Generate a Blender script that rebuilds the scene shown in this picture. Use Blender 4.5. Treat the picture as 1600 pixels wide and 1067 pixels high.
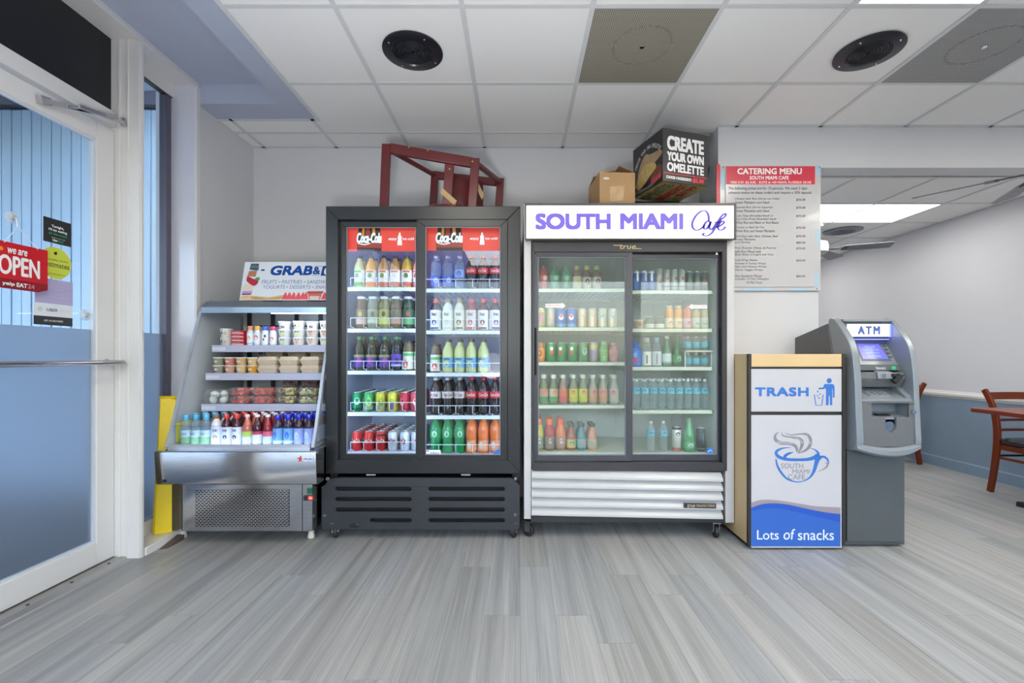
import bpy, bmesh, math, random
from mathutils import Vector, Matrix
from mathutils.geometry import tessellate_polygon
random.seed(7)
SC = bpy.context.scene
COL = SC.collection
for _o in list(bpy.data.objects):
    bpy.data.objects.remove(_o)

# ------------------------------------------------------------------ camera, sky, exposure
CAMZ = 1.12
cam_d = bpy.data.cameras.new('camera')
cam_d.sensor_width = 36.0
cam_d.lens = 16.0
cam_d.shift_x = -9 / 1600
cam_d.shift_y = 21.5 / 1600
cam_d.clip_start = 0.02
cam = bpy.data.objects.new('camera', cam_d)
COL.objects.link(cam)
cam.location = (0, 0, CAMZ)
cam.rotation_euler = (math.pi / 2, 0, 0)
SC.camera = cam

world = bpy.data.worlds.new('sky')
SC.world = world
world.use_nodes = True
_nt = world.node_tree
_bg = _nt.nodes['Background']
_sky = _nt.nodes.new('ShaderNodeTexSky')
_sky.sky_type = 'NISHITA'
_sky.sun_disc = False
_sky.sun_elevation = math.radians(52)
_sky.sun_rotation = math.radians(150)
_sky.air_density = 1.0
_sky.dust_density = 5.0
_sky.ozone_density = 0.6
_nt.links.new(_sky.outputs[0], _bg.inputs[0])
SKY_STRENGTH = 1.5
_bg.inputs[1].default_value = SKY_STRENGTH
PANEL_EMIT = 12.0          # fluorescent ceiling panels
# added fill spot that brightens the ceiling, standing in for a bounced strobe
fl_d = bpy.data.lights.new('bounce_fill', 'SPOT')
fl_d.energy = 110.0; fl_d.color = (1.0, 0.98, 0.97); fl_d.spot_size = math.radians(125); fl_d.spot_blend = 1.0; fl_d.shadow_soft_size = 0.15
fill_spot = bpy.data.objects.new('bounce_fill', fl_d)
COL.objects.link(fill_spot)
fill_spot.location = (-0.3, 0.3, 1.0)
fill_spot.rotation_euler = (Vector((-0.15, 1.1, 1.76))).to_track_quat('-Z', 'Y').to_euler()
SC.view_settings.view_transform = 'Standard'
SC.view_settings.look = 'None'
SC.view_settings.gamma = 1.0
SC.view_settings.use_curve_mapping = False
SC.view_settings.exposure = 0.30
SC.cycles.transparent_max_bounces = 32
SC.cycles.max_bounces = 10
SC.cycles.diffuse_bounces = 5
SC.cycles.glossy_bounces = 4
SC.cycles.transmission_bounces = 8
SC.cycles.caustics_reflective = False
SC.cycles.caustics_refractive = False
SC.cycles.sample_clamp_indirect = 6.0

# ------------------------------------------------------------------ helpers
F = 711.11
def W(px, Y): return (px - 809.0) / F * Y
def Z(py, Y): return CAMZ - (py - 555.0) / F * Y

def lin(c):
    out = []
    for v in c[:3]:
        v = v / 255.0
        out.append(v / 12.92 if v <= 0.04045 else ((v + 0.055) / 1.055) ** 2.4)
    return (out[0], out[1], out[2], 1.0)

MATS = {}
def mat(name, rgb, rough=0.5, metal=0.0, emit=0.0, spec=0.5, var=0.06, nscale=9.0, stretch=None, coat=0.0, bump=0.0, objrand=0.0):
    if name in MATS: return MATS[name]
    m = bpy.data.materials.new(name); m.use_nodes = True
    nt = m.node_tree; N = nt.nodes; L = nt.links
    p = N['Principled BSDF']
    col = lin(rgb)
    p.inputs['Roughness'].default_value = rough
    p.inputs['Metallic'].default_value = metal
    p.inputs['Specular IOR Level'].default_value = spec
    if coat: p.inputs['Coat Weight'].default_value = coat; p.inputs['Coat Roughness'].default_value = 0.05
    p.inputs['Base Color'].default_value = col
    if var > 0 or bump > 0 or objrand > 0:
        tc = N.new('ShaderNodeTexCoord'); mp = N.new('ShaderNodeMapping')
        if stretch: mp.inputs['Scale'].default_value = stretch
        nz = N.new('ShaderNodeTexNoise'); nz.inputs['Scale'].default_value = nscale
        nz.inputs['Detail'].default_value = 3
        L.new(tc.outputs['Object'], mp.inputs[0]); L.new(mp.outputs[0], nz.inputs[0])
        hs = N.new('ShaderNodeHueSaturation'); hs.inputs['Color'].default_value = col
        mr = N.new('ShaderNodeMapRange')
        mr.inputs[1].default_value = 0.25; mr.inputs[2].default_value = 0.75
        mr.inputs[3].default_value = 1 - var; mr.inputs[4].default_value = 1 + var
        L.new(nz.outputs[0], mr.inputs[0])
        last = mr.outputs[0]
        if objrand > 0:
            oi = N.new('ShaderNodeObjectInfo'); m2 = N.new('ShaderNodeMapRange')
            m2.inputs[3].default_value = 1 - objrand; m2.inputs[4].default_value = 1 + objrand
            L.new(oi.outputs['Random'], m2.inputs[0])
            mu = N.new('ShaderNodeMath'); mu.operation = 'MULTIPLY'
            L.new(last, mu.inputs[0]); L.new(m2.outputs[0], mu.inputs[1]); last = mu.outputs[0]
        L.new(last, hs.inputs['Value']); L.new(hs.outputs[0], p.inputs['Base Color'])
        if bump > 0:
            b = N.new('ShaderNodeBump'); b.inputs['Strength'].default_value = bump; b.inputs['Distance'].default_value = 0.002
            L.new(nz.outputs[0], b.inputs['Height']); L.new(b.outputs[0], p.inputs['Normal'])
        if emit > 0: L.new(hs.outputs[0], p.inputs['Emission Color'])
    if emit > 0:
        if var <= 0: p.inputs['Emission Color'].default_value = col
        p.inputs['Emission Strength'].default_value = emit
    MATS[name] = m
    return m

def clear_mat(name, tint=(255, 255, 255), ior=1.45, rough=0.0, milk=0.0, milkcol=(255, 255, 255), streak=False):
    """thin clear sheet: what lies behind shows through, with fresnel reflection"""
    if name in MATS: return MATS[name]
    m = bpy.data.materials.new(name); m.use_nodes = True
    nt = m.node_tree; N = nt.nodes; L = nt.links
    N.remove(N['Principled BSDF'])
    out = N['Material Output']
    tr = N.new('ShaderNodeBsdfTransparent'); tr.inputs[0].default_value = lin(tint)
    gl = N.new('ShaderNodeBsdfGlossy'); gl.inputs['Roughness'].default_value = rough
    fr = N.new('ShaderNodeFresnel'); fr.inputs[0].default_value = ior
    mx = N.new('ShaderNodeMixShader')
    ge = N.new('ShaderNodeNewGeometry'); im = N.new('ShaderNodeMix')      # same reflectance from both sides of the sheet
    im.inputs[2].default_value = ior; im.inputs[3].default_value = 1.0 / ior
    L.new(ge.outputs['Backfacing'], im.inputs[0]); L.new(im.outputs[0], fr.inputs[0])
    L.new(fr.outputs[0], mx.inputs[0]); L.new(tr.outputs[0], mx.inputs[1]); L.new(gl.outputs[0], mx.inputs[2])
    last = mx.outputs[0]
    if milk > 0:
        df = N.new('ShaderNodeBsdfDiffuse'); df.inputs[0].default_value = lin(milkcol)
        m2 = N.new('ShaderNodeMixShader'); m2.inputs[0].default_value = milk
        if streak:
            tc = N.new('ShaderNodeTexCoord'); nz = N.new('ShaderNodeTexNoise'); nz.inputs['Scale'].default_value = 5
            L.new(tc.outputs['Object'], nz.inputs[0])
            mm = N.new('ShaderNodeMath'); mm.operation = 'MULTIPLY'; mm.inputs[1].default_value = milk * 2
            L.new(nz.outputs[0], mm.inputs[0]); L.new(mm.outputs[0], m2.inputs[0])
        L.new(last, m2.inputs[1]); L.new(df.outputs[0], m2.inputs[2]); last = m2.outputs[0]
    L.new(last, out.inputs[0])
    MATS[name] = m
    return m

WOFF = {}
class B:
    """collects shapes and links them as ONE mesh object"""
    def __init__(s): s.v = []; s.f = []; s.m = []
    def add(s, vs, fs, m=0):
        b = len(s.v); s.v.extend([Vector(v) for v in vs])
        for f in fs: s.f.append([b + i for i in f]); s.m.append(m)
        return s
    def box(s, x0, x1, y0, y1, z0, z1, m=0):
        v = [(x0,y0,z0),(x1,y0,z0),(x1,y1,z0),(x0,y1,z0),(x0,y0,z1),(x1,y0,z1),(x1,y1,z1),(x0,y1,z1)]
        return s.add(v, [(3,2,1,0),(4,5,6,7),(0,1,5,4),(1,2,6,5),(2,3,7,6),(3,0,4,7)], m)
    def obox(s, c, u, v, w, m=0):
        """box about c with half-axes u, v, w"""
        c = Vector(c); u = Vector(u); v = Vector(v); w = Vector(w)
        P = [c + a*u + b*v + d*w for d in (-1,1) for (a,b) in ((-1,-1),(1,-1),(1,1),(-1,1))]
        return s.add(P, [(3,2,1,0),(4,5,6,7),(0,1,5,4),(1,2,6,5),(2,3,7,6),(3,0,4,7)], m)
    def prism(s, pts, axis, a, b, m=0):
        n = len(pts)
        def P(p, t):
            return (t, p[0], p[1]) if axis == 'x' else (p[0], t, p[1]) if axis == 'y' else (p[0], p[1], t)
        v = [P(p, a) for p in pts] + [P(p, b) for p in pts]
        fs = [tuple(range(n))[::-1], tuple(range(n, 2*n))] + [(i, (i+1) % n, n + (i+1) % n, n + i) for i in range(n)]
        return s.add(v, fs, m)
    def loft(s, rings, m=0, caps=True, closed=True):
        n = len(rings[0]); v = [p for r in rings for p in r]; fs = []
        for k in range(len(rings) - 1):
            for i in range(n if closed else n - 1):
                j = (i + 1) % n
                fs.append((k*n+i, k*n+j, (k+1)*n+j, (k+1)*n+i))
        if caps:
            fs.append(tuple(range(n))[::-1]); fs.append(tuple((len(rings)-1)*n + i for i in range(n)))
        return s.add(v, fs, m)
    def lathe(s, prof, c=(0,0,0), n=16, m=0, axis='z', caps=True):
        rings = []
        for r, h in prof:
            ring = []
            for i in range(n):
                a = 2*math.pi*i/n
                x, y = max(r, 1e-5)*math.cos(a), max(r, 1e-5)*math.sin(a)
                p = (x, y, h) if axis == 'z' else (h, x, y) if axis == 'x' else (x, h, y)
                ring.append((c[0]+p[0], c[1]+p[1], c[2]+p[2]))
            rings.append(ring)
        return s.loft(rings, m, caps)
    def tube(s, path, r, n=6, m=0, closed=False):
        path = [Vector(p) for p in path]; rings = []; k = len(path)
        rr = r if isinstance(r, (list, tuple)) else [r]*k
        for i, p in enumerate(path):
            if closed: t = path[(i+1) % k] - path[i-1]
            else: t = (path[min(i+1, k-1)] - path[max(i-1, 0)])
            t.normalize()
            up = Vector((0,0,1)) if abs(t.z) < 0.9 else Vector((1,0,0))
            a = t.cross(up).normalized(); b = a.cross(t).normalized()
            rings.append([p + rr[i]*(math.cos(2*math.pi*j/n)*a + math.sin(2*math.pi*j/n)*b) for j in range(n)])
        if closed: rings.append(rings[0])
        return s.loft(rings, m, not closed)
    def poly(s, pts2, O, U, V, m=0, off=0.0):
        O = Vector(O); U = Vector(U).normalized(); V = Vector(V).normalized(); N = U.cross(V)
        return s.add([O + U*p[0] + V*p[1] + N*off for p in pts2], [tuple(range(len(pts2)))], m)
    def ribbon(s, pts2, wd, O, U, V, m=0, off=0.0):
        O = Vector(O); U = Vector(U).normalized(); V = Vector(V).normalized(); N = U.cross(V)
        k = len(pts2); ww = wd if isinstance(wd, (list, tuple)) else [wd]*k; L = []; R = []
        for i in range(k):
            a = pts2[max(i-1, 0)]; b = pts2[min(i+1, k-1)]
            d = Vector((b[0]-a[0], b[1]-a[1])); d.normalize(); q = Vector((-d.y, d.x))*ww[i]/2
            L.append(O + U*(pts2[i][0]+q.x) + V*(pts2[i][1]+q.y) + N*off)
            R.append(O + U*(pts2[i][0]-q.x) + V*(pts2[i][1]-q.y) + N*off)
        v = L + R
        return s.add(v, [(i, i+1, k+i+1, k+i) for i in range(k-1)], m)
    def holed(s, outer, holes, axis, a, b, m=0):
        """flat plate with openings: outer and holes are 2D loops; it runs from a to b along axis"""
        loops = [outer] + holes
        flat = [p for l in loops for p in l]
        tris = tessellate_polygon([[Vector((p[0], p[1], 0)) for p in l] for l in loops])
        def P(p, t):
            return (t, p[0], p[1]) if axis == 'x' else (p[0], t, p[1]) if axis == 'y' else (p[0], p[1], t)
        n = len(flat)
        v = [P(p, a) for p in flat] + [P(p, b) for p in flat]
        fs = [tuple(t) for t in tris] + [tuple(n + i for i in reversed(t)) for t in tris]
        k = 0
        for l in loops:
            c = len(l)
            for i in range(c): fs.append((k+i, k+(i+1) % c, n+k+(i+1) % c, n+k+i))
            k += c
        return s.add(v, fs, m)
    def mesh(s, name, mats, off=(0,0,0), ang=35, smooth=True, fixn=True):
        me = bpy.data.meshes.new(name)
        o = Vector(off)
        me.from_pydata([v - o for v in s.v], [], s.f)
        for mm in (mats if isinstance(mats, (list, tuple)) else [mats]): me.materials.append(mm)
        me.polygons.foreach_set('material_index', s.m)
        if fixn:
            bm = bmesh.new(); bm.from_mesh(me)
            bmesh.ops.recalc_face_normals(bm, faces=bm.faces); bm.to_mesh(me); bm.free()
        if smooth:
            me.polygons.foreach_set('use_smooth', [True]*len(me.polygons))
            me.set_sharp_from_angle(angle=math.radians(ang))
        me.update()
        return me
    def build(s, name, mats, parent=None, bevel=0.0, seg=2, **kw):
        root = parent
        off = WOFF.get(parent, Vector((0,0,0))) if parent else Vector((0,0,0))
        me = s.mesh(name, mats, off, **kw)
        o = link(name, me, parent)
        WOFF[o] = off
        if bevel > 0:
            md = o.modifiers.new('bevel', 'BEVEL'); md.width = bevel; md.segments = seg
            md.limit_method = 'ANGLE'; md.angle_limit = math.radians(40); md.harden_normals = False
        return o

def link(name, me, parent=None, loc=None):
    o = bpy.data.objects.new(name, me); COL.objects.link(o)
    if parent: o.parent = parent
    if loc is not None: o.location = loc
    return o

def thing(name, label, cat, loc=(0,0,0), rz=0.0, group=None):
    o = bpy.data.objects.new(name, None); COL.objects.link(o)
    o.empty_display_size = 0.05
    o.location = loc; o.rotation_euler = (0,0,rz); o['label'] = label; o['category'] = cat
    if group: o['group'] = group
    WOFF[o] = Vector(loc)
    return o
def local(o): WOFF[o] = Vector((0,0,0)); return o     # children of o are given in its own axes
def tag(o, label, cat, group=None):
    o['label'] = label; o['category'] = cat
    if group: o['group'] = group
    return o
def struct(o): o['kind'] = 'structure'; return o
def copy_tree(o, parent=None):
    c = o.copy(); COL.objects.link(c)
    if parent: c.parent = parent
    for ch in KIDS.get(o, o.children): copy_tree(ch, c)
    return c
KIDS = {}

def smooth2(pts, n=6):
    """Catmull-Rom through 2D or 3D points"""
    out = []; k = len(pts); D = len(pts[0])
    for i in range(k - 1):
        p0 = pts[max(i-1, 0)]; p1 = pts[i]; p2 = pts[i+1]; p3 = pts[min(i+2, k-1)]
        for j in range(n):
            t = j / n
            out.append(tuple(0.5*((2*p1[d]) + (-p0[d]+p2[d])*t + (2*p0[d]-5*p1[d]+4*p2[d]-p3[d])*t*t + (-p0[d]+3*p1[d]-3*p2[d]+p3[d])*t**3) for d in range(D)))
    out.append(tuple(pts[-1]))
    return out
def lerp(a, b, t): return a + (b - a)*t
def circ(cx, cy, r, n=20, ry=None):
    ry = r if ry is None else ry
    return [(cx + r*math.cos(2*math.pi*i/n), cy + ry*math.sin(2*math.pi*i/n)) for i in range(n)]
def rrect(x0, x1, y0, y1, r, n=4):
    out = []
    for cx, cy, a0 in ((x1-r, y1-r, 0), (x0+r, y1-r, 90), (x0+r, y0+r, 180), (x1-r, y0+r, 270)):
        for i in range(n+1):
            a = math.radians(a0 + 90*i/n); out.append((cx + r*math.cos(a), cy + r*math.sin(a)))
    return out

GLYPH = {}
def glyphs(body, bold=0.0, shear=0.0, res=3, space=1.0):
    """flat letter outlines of a word, filled; returned as vertices in a unit square and faces"""
    key = (body, bold, shear, res, space)
    if key not in GLYPH:
        cu = bpy.data.curves.new('lettering', 'FONT'); cu.body = body; cu.resolution_u = res
        cu.offset = bold; cu.shear = shear; cu.fill_mode = 'FRONT'; cu.space_character = space
        ob = bpy.data.objects.new('lettering', cu)
        COL.objects.link(ob)
        dg = bpy.context.evaluated_depsgraph_get()
        me = ob.evaluated_get(dg).to_mesh()
        vs = [v.co.copy() for v in me.vertices]; fs = [tuple(p.vertices) for p in me.polygons]
        ob.evaluated_get(dg).to_mesh_clear()
        bpy.data.objects.remove(ob); bpy.data.curves.remove(cu)
        if vs:
            x0 = min(v.x for v in vs); x1 = max(v.x for v in vs); y0 = min(v.y for v in vs); y1 = max(v.y for v in vs)
            vs = [((v.x-x0)/max(x1-x0, 1e-6), (v.y-y0)/max(y1-y0, 1e-6)) for v in vs]
        GLYPH[key] = (vs, fs)
    return GLYPH[key]
def letter(b, body, O, U, V, u0, u1, v0, v1, m=0, off=0.0008, bold=0.0, shear=0.0, res=3, space=1.0):
    """fit a word into the rectangle u0..u1, v0..v1 of the plane O, U, V; bold strikes it again beside itself"""
    vs, fs = glyphs(body, 0.0, shear, res, space)
    O = Vector(O); U = Vector(U).normalized(); V = Vector(V).normalized(); N = U.cross(V)
    d = bold*(v1 - v0)
    reps = [(0, 0)] if d == 0 else [(-d, 0), (d, 0), (0, -d), (0, d)] if bold < .03 else [(-d, 0), (d, 0), (0, -d), (0, d), (-d, -d), (d, -d), (-d, d), (d, d)]
    for k, (du, dv) in enumerate(reps):
        b.add([O + U*(lerp(u0+d, u1-d, x)+du) + V*(lerp(v0+d, v1-d, y)+dv) + N*(off + k*1e-5) for x, y in vs], fs, m)
XU = (1,0,0); ZV = (0,0,1); YU = (0,1,0)
# ------------------------------------------------------------------ materials of the room
m_wall = mat('wall_paint', (212, 213, 217), 0.55, var=0.015, nscale=2.0)
m_wallb = mat('dining_wall_paint', (210, 211, 217), 0.5, var=0.015, nscale=2.0)
m_blue = mat('blue_wainscot_paint', (128, 148, 168), 0.5, var=0.05, nscale=3.0)
m_white = mat('white_trim_paint', (226, 224, 222), 0.35, var=0.03, nscale=6.0)
m_jamb = mat('white_gloss_jamb', (214, 216, 228), 0.12, var=0.02, spec=0.6)
m_frame = mat('painted_door_frame', (222, 221, 220), 0.4, var=0.02, nscale=4)
m_soffit = mat('soffit_daylight_tint', (178, 186, 206), 0.6, var=0.02)  # bluish cast of the window light put into the paint colour
m_tile = mat('ceiling_tile_face', (240, 240, 239), 0.85, var=0.025, nscale=220.0, bump=0.05, objrand=0.015)
m_grid = mat('ceiling_grid_paint', (213, 216, 218), 0.45, var=0.02)
m_black = mat('black_panel', (26, 28, 31), 0.35, var=0.05)
m_chrome = mat('chrome', (205, 205, 210), 0.12, metal=1.0, var=0.03)
m_steel = mat('brushed_steel', (190, 190, 192), 0.14, metal=1.0, var=0.08, nscale=14, stretch=(1, 1, 14))
m_dark = mat('dark_plastic', (40, 41, 45), 0.4, var=0.06)
m_glass = clear_mat('window_glass', (236, 244, 250), 1.3)
m_panel = mat('fluorescent_diffuser', (255, 250, 238), 0.5, emit=PANEL_EMIT, var=0.0)
m_panel2 = mat('dining_diffuser', (255, 252, 246), 0.5, emit=PANEL_EMIT*.6, var=0.0)
m_ext = mat('blue_cladding_paint', (166, 192, 214), 0.5, var=0.06, nscale=3, stretch=(5, 5, .4), objrand=0.06)
m_extd = mat('cladding_gap', (26, 36, 52), 0.7, var=0.05)
m_ground = mat('concrete_walk', (92, 94, 96), 0.85, var=0.12, nscale=6)
m_extsof = mat('outdoor_soffit_paint', (190, 205, 216), 0.6, var=0.03)

def film_mat():
    m = bpy.data.materials.new('frosted_window_film'); m.use_nodes = True
    nt = m.node_tree; N = nt.nodes; L = nt.links
    p = N['Principled BSDF']
    p.inputs['Base Color'].default_value = lin((170, 184, 202))
    p.inputs['Transmission Weight'].default_value = 0.8
    p.inputs['Roughness'].default_value = 0.42
    p.inputs['IOR'].default_value = 1.25
    tc = N.new('ShaderNodeTexCoord'); nz = N.new('ShaderNodeTexNoise'); nz.inputs['Scale'].default_value = 400
    b = N.new('ShaderNodeBump'); b.inputs['Strength'].default_value = 0.05
    L.new(tc.outputs['Object'], nz.inputs[0]); L.new(nz.outputs[0], b.inputs['Height']); L.new(b.outputs[0], p.inputs['Normal'])
    return m
m_film = film_mat()

def plank_mat():
    m = bpy.data.materials.new('grey_oak_plank'); m.use_nodes = True
    nt = m.node_tree; N = nt.nodes; L = nt.links
    p = N['Principled BSDF']
    p.inputs['Roughness'].default_value = 0.42
    p.inputs['Specular IOR Level'].default_value = 0.4
    oi = N.new('ShaderNodeObjectInfo')
    ge = N.new('ShaderNodeNewGeometry')
    off = N.new('ShaderNodeVectorMath'); off.operation = 'SCALE'; off.inputs[0].default_value = (31.7, 57.3, 11.1)
    L.new(oi.outputs['Random'], off.inputs['Scale'])
    ad = N.new('ShaderNodeVectorMath'); ad.operation = 'ADD'
    L.new(ge.outputs['Position'], ad.inputs[0]); L.new(off.outputs[0], ad.inputs[1])
    def noise(scale, stretch, det, dist=0.0):
        mp = N.new('ShaderNodeMapping'); mp.inputs['Scale'].default_value = stretch
        L.new(ad.outputs[0], mp.inputs[0])
        nz = N.new('ShaderNodeTexNoise'); nz.inputs['Scale'].default_value = scale
        nz.inputs['Detail'].default_value = det; nz.inputs['Distortion'].default_value = dist
        L.new(mp.outputs[0], nz.inputs[0]); return nz.outputs[0]
    broad = noise(1.0, (20, 0.45, 1), 4, 0.35)      # wide grey bands along the plank
    fine = noise(1.0, (150, 2.2, 1), 4, 0.2)       # wood grain
    hair = noise(1.0, (420, 5.0, 1), 2)            # hairlines
    def rng(sock, a, b, c, d):
        r = N.new('ShaderNodeMapRange'); r.inputs[1].default_value = a; r.inputs[2].default_value = b
        r.inputs[3].default_value = c; r.inputs[4].default_value = d; L.new(sock, r.inputs[0]); return r.outputs[0]
    def mul(a, b):
        q = N.new('ShaderNodeMath'); q.operation = 'MULTIPLY'; L.new(a, q.inputs[0]); L.new(b, q.inputs[1]); return q.outputs[0]
    v = mul(mul(rng(broad, .3, .7, .78, 1.20), rng(fine, .3, .7, .86, 1.10)), rng(hair, .3, .7, .94, 1.06))
    v = mul(v, rng(oi.outputs['Random'], 0, 1, .91, 1.09))
    hs = N.new('ShaderNodeHueSaturation'); L.new(v, hs.inputs['Value'])
    mx = N.new('ShaderNodeMix'); mx.data_type = 'RGBA'
    mx.inputs[6].default_value = lin((157, 159, 160)); mx.inputs[7].default_value = lin((162, 161, 158))
    mul2 = N.new('ShaderNodeMath'); mul2.operation = 'FRACT'
    m17 = N.new('ShaderNodeMath'); m17.operation = 'MULTIPLY'; m17.inputs[1].default_value = 17.3
    L.new(oi.outputs['Random'], m17.inputs[0]); L.new(m17.outputs[0], mul2.inputs[0]); L.new(mul2.outputs[0], mx.inputs[0])
    L.new(mx.outputs[2], hs.inputs['Color']); L.new(hs.outputs[0], p.inputs['Base Color'])
    bp = N.new('ShaderNodeBump'); bp.inputs['Strength'].default_value = 0.12; bp.inputs['Distance'].default_value = 0.001
    L.new(fine, bp.inputs['Height']); L.new(bp.outputs[0], p.inputs['Normal'])
    return m
m_plank = plank_mat()

# ------------------------------------------------------------------ floor
XL, XR, YF_, YB = -2.27, 4.27, -3.6, 7.6
CEIL = 2.76; DCEIL = 2.46
floor = B().box(XL - .08, XR + .1, YF_, YB, -0.06, -0.0035)
m_sub = mat('floor_underlay', (92, 93, 96), 0.8, var=0.1)
floor = struct(floor.build('floor', m_sub))
PWD, PLN = 0.152, 1.22
pm = B().box(0.0004, PWD - .0004, 0.0005, PLN - .0005, -0.0035, 0.0).mesh('plank', m_plank, smooth=False)
rows = {}
ncol = int((XR - XL) / PWD) + 1
offs = [0.0, 0.47, 0.83, 0.21, 0.66, 1.02, 0.38]
for c in range(ncol):
    x = XL + c*PWD
    y0 = 0.35 - offs[(c*3 + c//5) % 7]
    y = y0
    while y < (3.0 if x < 1.75 else 7.3):
        if y + PLN > 0.4:
            o = link('plank', pm, floor, (x, y, 0))
        y += PLN
# planks behind the viewer are one sheet of the same boards
bk = B()
for c in range(ncol):
    x = XL + c*PWD
    for k in range(4): bk.box(x + .0004, x + PWD - .0004, -3.6 + k*1.0, -3.6 + (k+1)*1.0 - .001, -0.0035, 0)
o = bk.build('rear_boards', m_plank, floor, smooth=False); o['kind'] = 'stuff'

# ------------------------------------------------------------------ main ceiling
ceil = struct(B().box(-1.40, XR, YF_, 3.62, 2.80, 2.86).box(-2.3, -1.40, 3.16, 3.62, 2.80, 2.86).build('ceiling', m_wall))
GX = [-2.0, -1.43, -.862, -.262, .353, .966, 1.567, 2.17, 2.78, 3.39, 4.0]
GY = [3.36, 2.75, 2.14, 1.53, .92, .31, -.30, -.91, -1.52, -2.13, -2.74, -3.35]
edges_x = [-2.09] + GX + [XR]
edges_y = [YF_] + GY[::-1] + [3.60]
LIGHTS = [(1.567, 2.17, .92, 2.14), (-.862, -.262, -.30, .92), (1.567, 2.17, -1.52, -.30), (-.862, -.262, -2.74, -1.52), (3.39, 4.0, .92, 2.14)]
VENTS = [(.353, .966, 2.14, 2.75), (2.17, 2.78, 2.14, 2.75)]
def covered(x0, x1, y0, y1, L):
    cx, cy = (x0+x1)/2, (y0+y1)/2
    return any(a < cx < b and c < cy < d for a, b, c, d in L)
for j in range(len(edges_y) - 1):
    for i in range(len(edges_x) - 1):
        x0, x1, y0, y1 = edges_x[i], edges_x[i+1], edges_y[j], edges_y[j+1]
        if x1 <= -1.40 and y1 < 3.2: continue
        if covered(x0, x1, y0, y1, LIGHTS + VENTS): continue
        if x0 < -1.40 and y0 < 3.16 and y1 > 3.3 and x1 <= -1.40 + .6:
            if x1 <= -1.40: y0 = 3.16
        if x0 < -1.40 and y1 < 3.2: x0 = -1.40
        if x0 < -1.40 and y0 < 3.16 <= y1 and x1 > -1.40: x0 = -1.40
        if x1 <= -1.40 and y0 < 3.16: y0 = 3.16
        me = B().box(-(x1-x0)/2 + .004, (x1-x0)/2 - .004, -(y1-y0)/2 + .004, (y1-y0)/2 - .004, 0, .016).mesh('ceiling_tile', m_tile, smooth=False)
        link('ceiling_tile', me, ceil, ((x0+x1)/2, (y0+y1)/2, CEIL + .003))
TB = .012
for x in GX:
    b = B()
    y0, y1 = (YF_, 3.6) if x > -1.40 else (3.16, 3.6)
    b.box(x - TB, x + TB, y0, y1, CEIL - .002, CEIL + .001).box(x - .002, x + .002, y0, y1, CEIL, CEIL + .03)
    b.build('grid_bar', m_grid, ceil, smooth=False)
for y in GY:
    x0 = -1.40 if y < 3.2 else -2.09
    B().box(x0, XR, y - TB, y + TB, CEIL - .001, CEIL + .002).build('grid_bar', m_grid, ceil, smooth=False)
B().box(-2.09, 1.44, 3.575, 3.60, CEIL - .002, CEIL + .002).box(1.44, XR, 3.245, 3.27, CEIL - .002, CEIL + .002).box(-1.403, -1.378, YF_, 3.16, CEIL - .002, CEIL + .002).box(-2.09, -1.378, 3.16, 3.185, CEIL - .002, CEIL + .002).build('wall_angle', m_grid, ceil, smooth=False)

b = B().box(-1.43, -1.395, 3.16, 3.36, CEIL + .003, CEIL + .019); b.build('ceiling_tile', m_tile, ceil, smooth=False)
# raised tray along the shopfront
tray = B()
tray.box(-2.35, -1.55, YF_, 2.97, 2.887, 2.93)
tray.box(-1.55, -1.40, YF_, 3.16, CEIL, 2.93)
tray.box(-2.35, -1.55, 2.97, 3.16, CEIL, 2.93)
struct(tray.build('ceiling_tray', m_soffit, smooth=False))

# ------------------------------------------------------------------ walls
struct(B().box(-2.35, 1.44, 3.60, 3.70, -.05, 2.9).build('wall_back', m_wall, smooth=False))
struct(B().box(-2.35, -2.09, 2.955, 3.60, -.05, 2.9).build('wall_left', m_wall, smooth=False))
struct(B().box(1.44, 2.162, 3.27, 3.70, -.05, 2.86).build('column', m_wall, smooth=False))
struct(B().box(2.162, XR, 3.27, 3.42, 2.467, 2.86).build('beam', m_wall, smooth=False))
struct(B().box(XR, XR + .1, YF_, YB, -.05, 2.9).build('wall_right', m_wallb, smooth=False))
wfr = B().box(-2.35, XR + .1, YF_ - .1, YF_, -.05, .85).box(-2.35, XR + .1, YF_ - .1, YF_, 2.62, 2.95)
for xa, xb in ((-2.35, -1.7), (.2, .4), (2.3, 2.5), (3.9, XR + .1)): wfr.box(xa, xb, YF_ - .1, YF_, .85, 2.62)
struct(wfr.build('wall_front', m_wall, smooth=False))
w3 = struct(B().box(-1.7, 3.9, YF_ - .08, YF_ - .05, .85, .90).build('fill_window', m_frame, smooth=False))  # unseen window, added to let daylight in from behind the viewer
for xa, xb in ((-1.7, .2), (.4, 2.3), (2.5, 3.9)): B().box(xa, xb, YF_ - .06, YF_ - .054, .90, 2.62).build('clear_glass', m_glass, w3, smooth=False)
struct(B().box(1.44, XR + .1, YB, YB + .1, -.05, 2.9).build('wall_dining_end', m_wallb, smooth=False))
struct(B().box(1.44, 1.54, 3.70, YB, -.05, 2.9).build('wall_dining_side', m_wallb, smooth=False))
struct(B().box(XR - .008, XR, -3.6, YB, .0, .71).build('wall_right_wainscot', m_blue, smooth=False))
rail = B().prism([(XR, .70), (XR - .012, .70), (XR - .016, .712), (XR - .026, .722), (XR - .026, .742), (XR - .018, .750), (XR - .012, .768), (XR, .768)], 'y', -3.6, YB)
struct(rail.build('trim_1', m_white, smooth=False))
struct(B().prism([(XR, 0), (XR - .02, 0), (XR - .02, .088), (XR - .012, .10), (XR, .10)], 'y', -3.6, YB).build('baseboard_right', m_blue, smooth=False))

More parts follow.
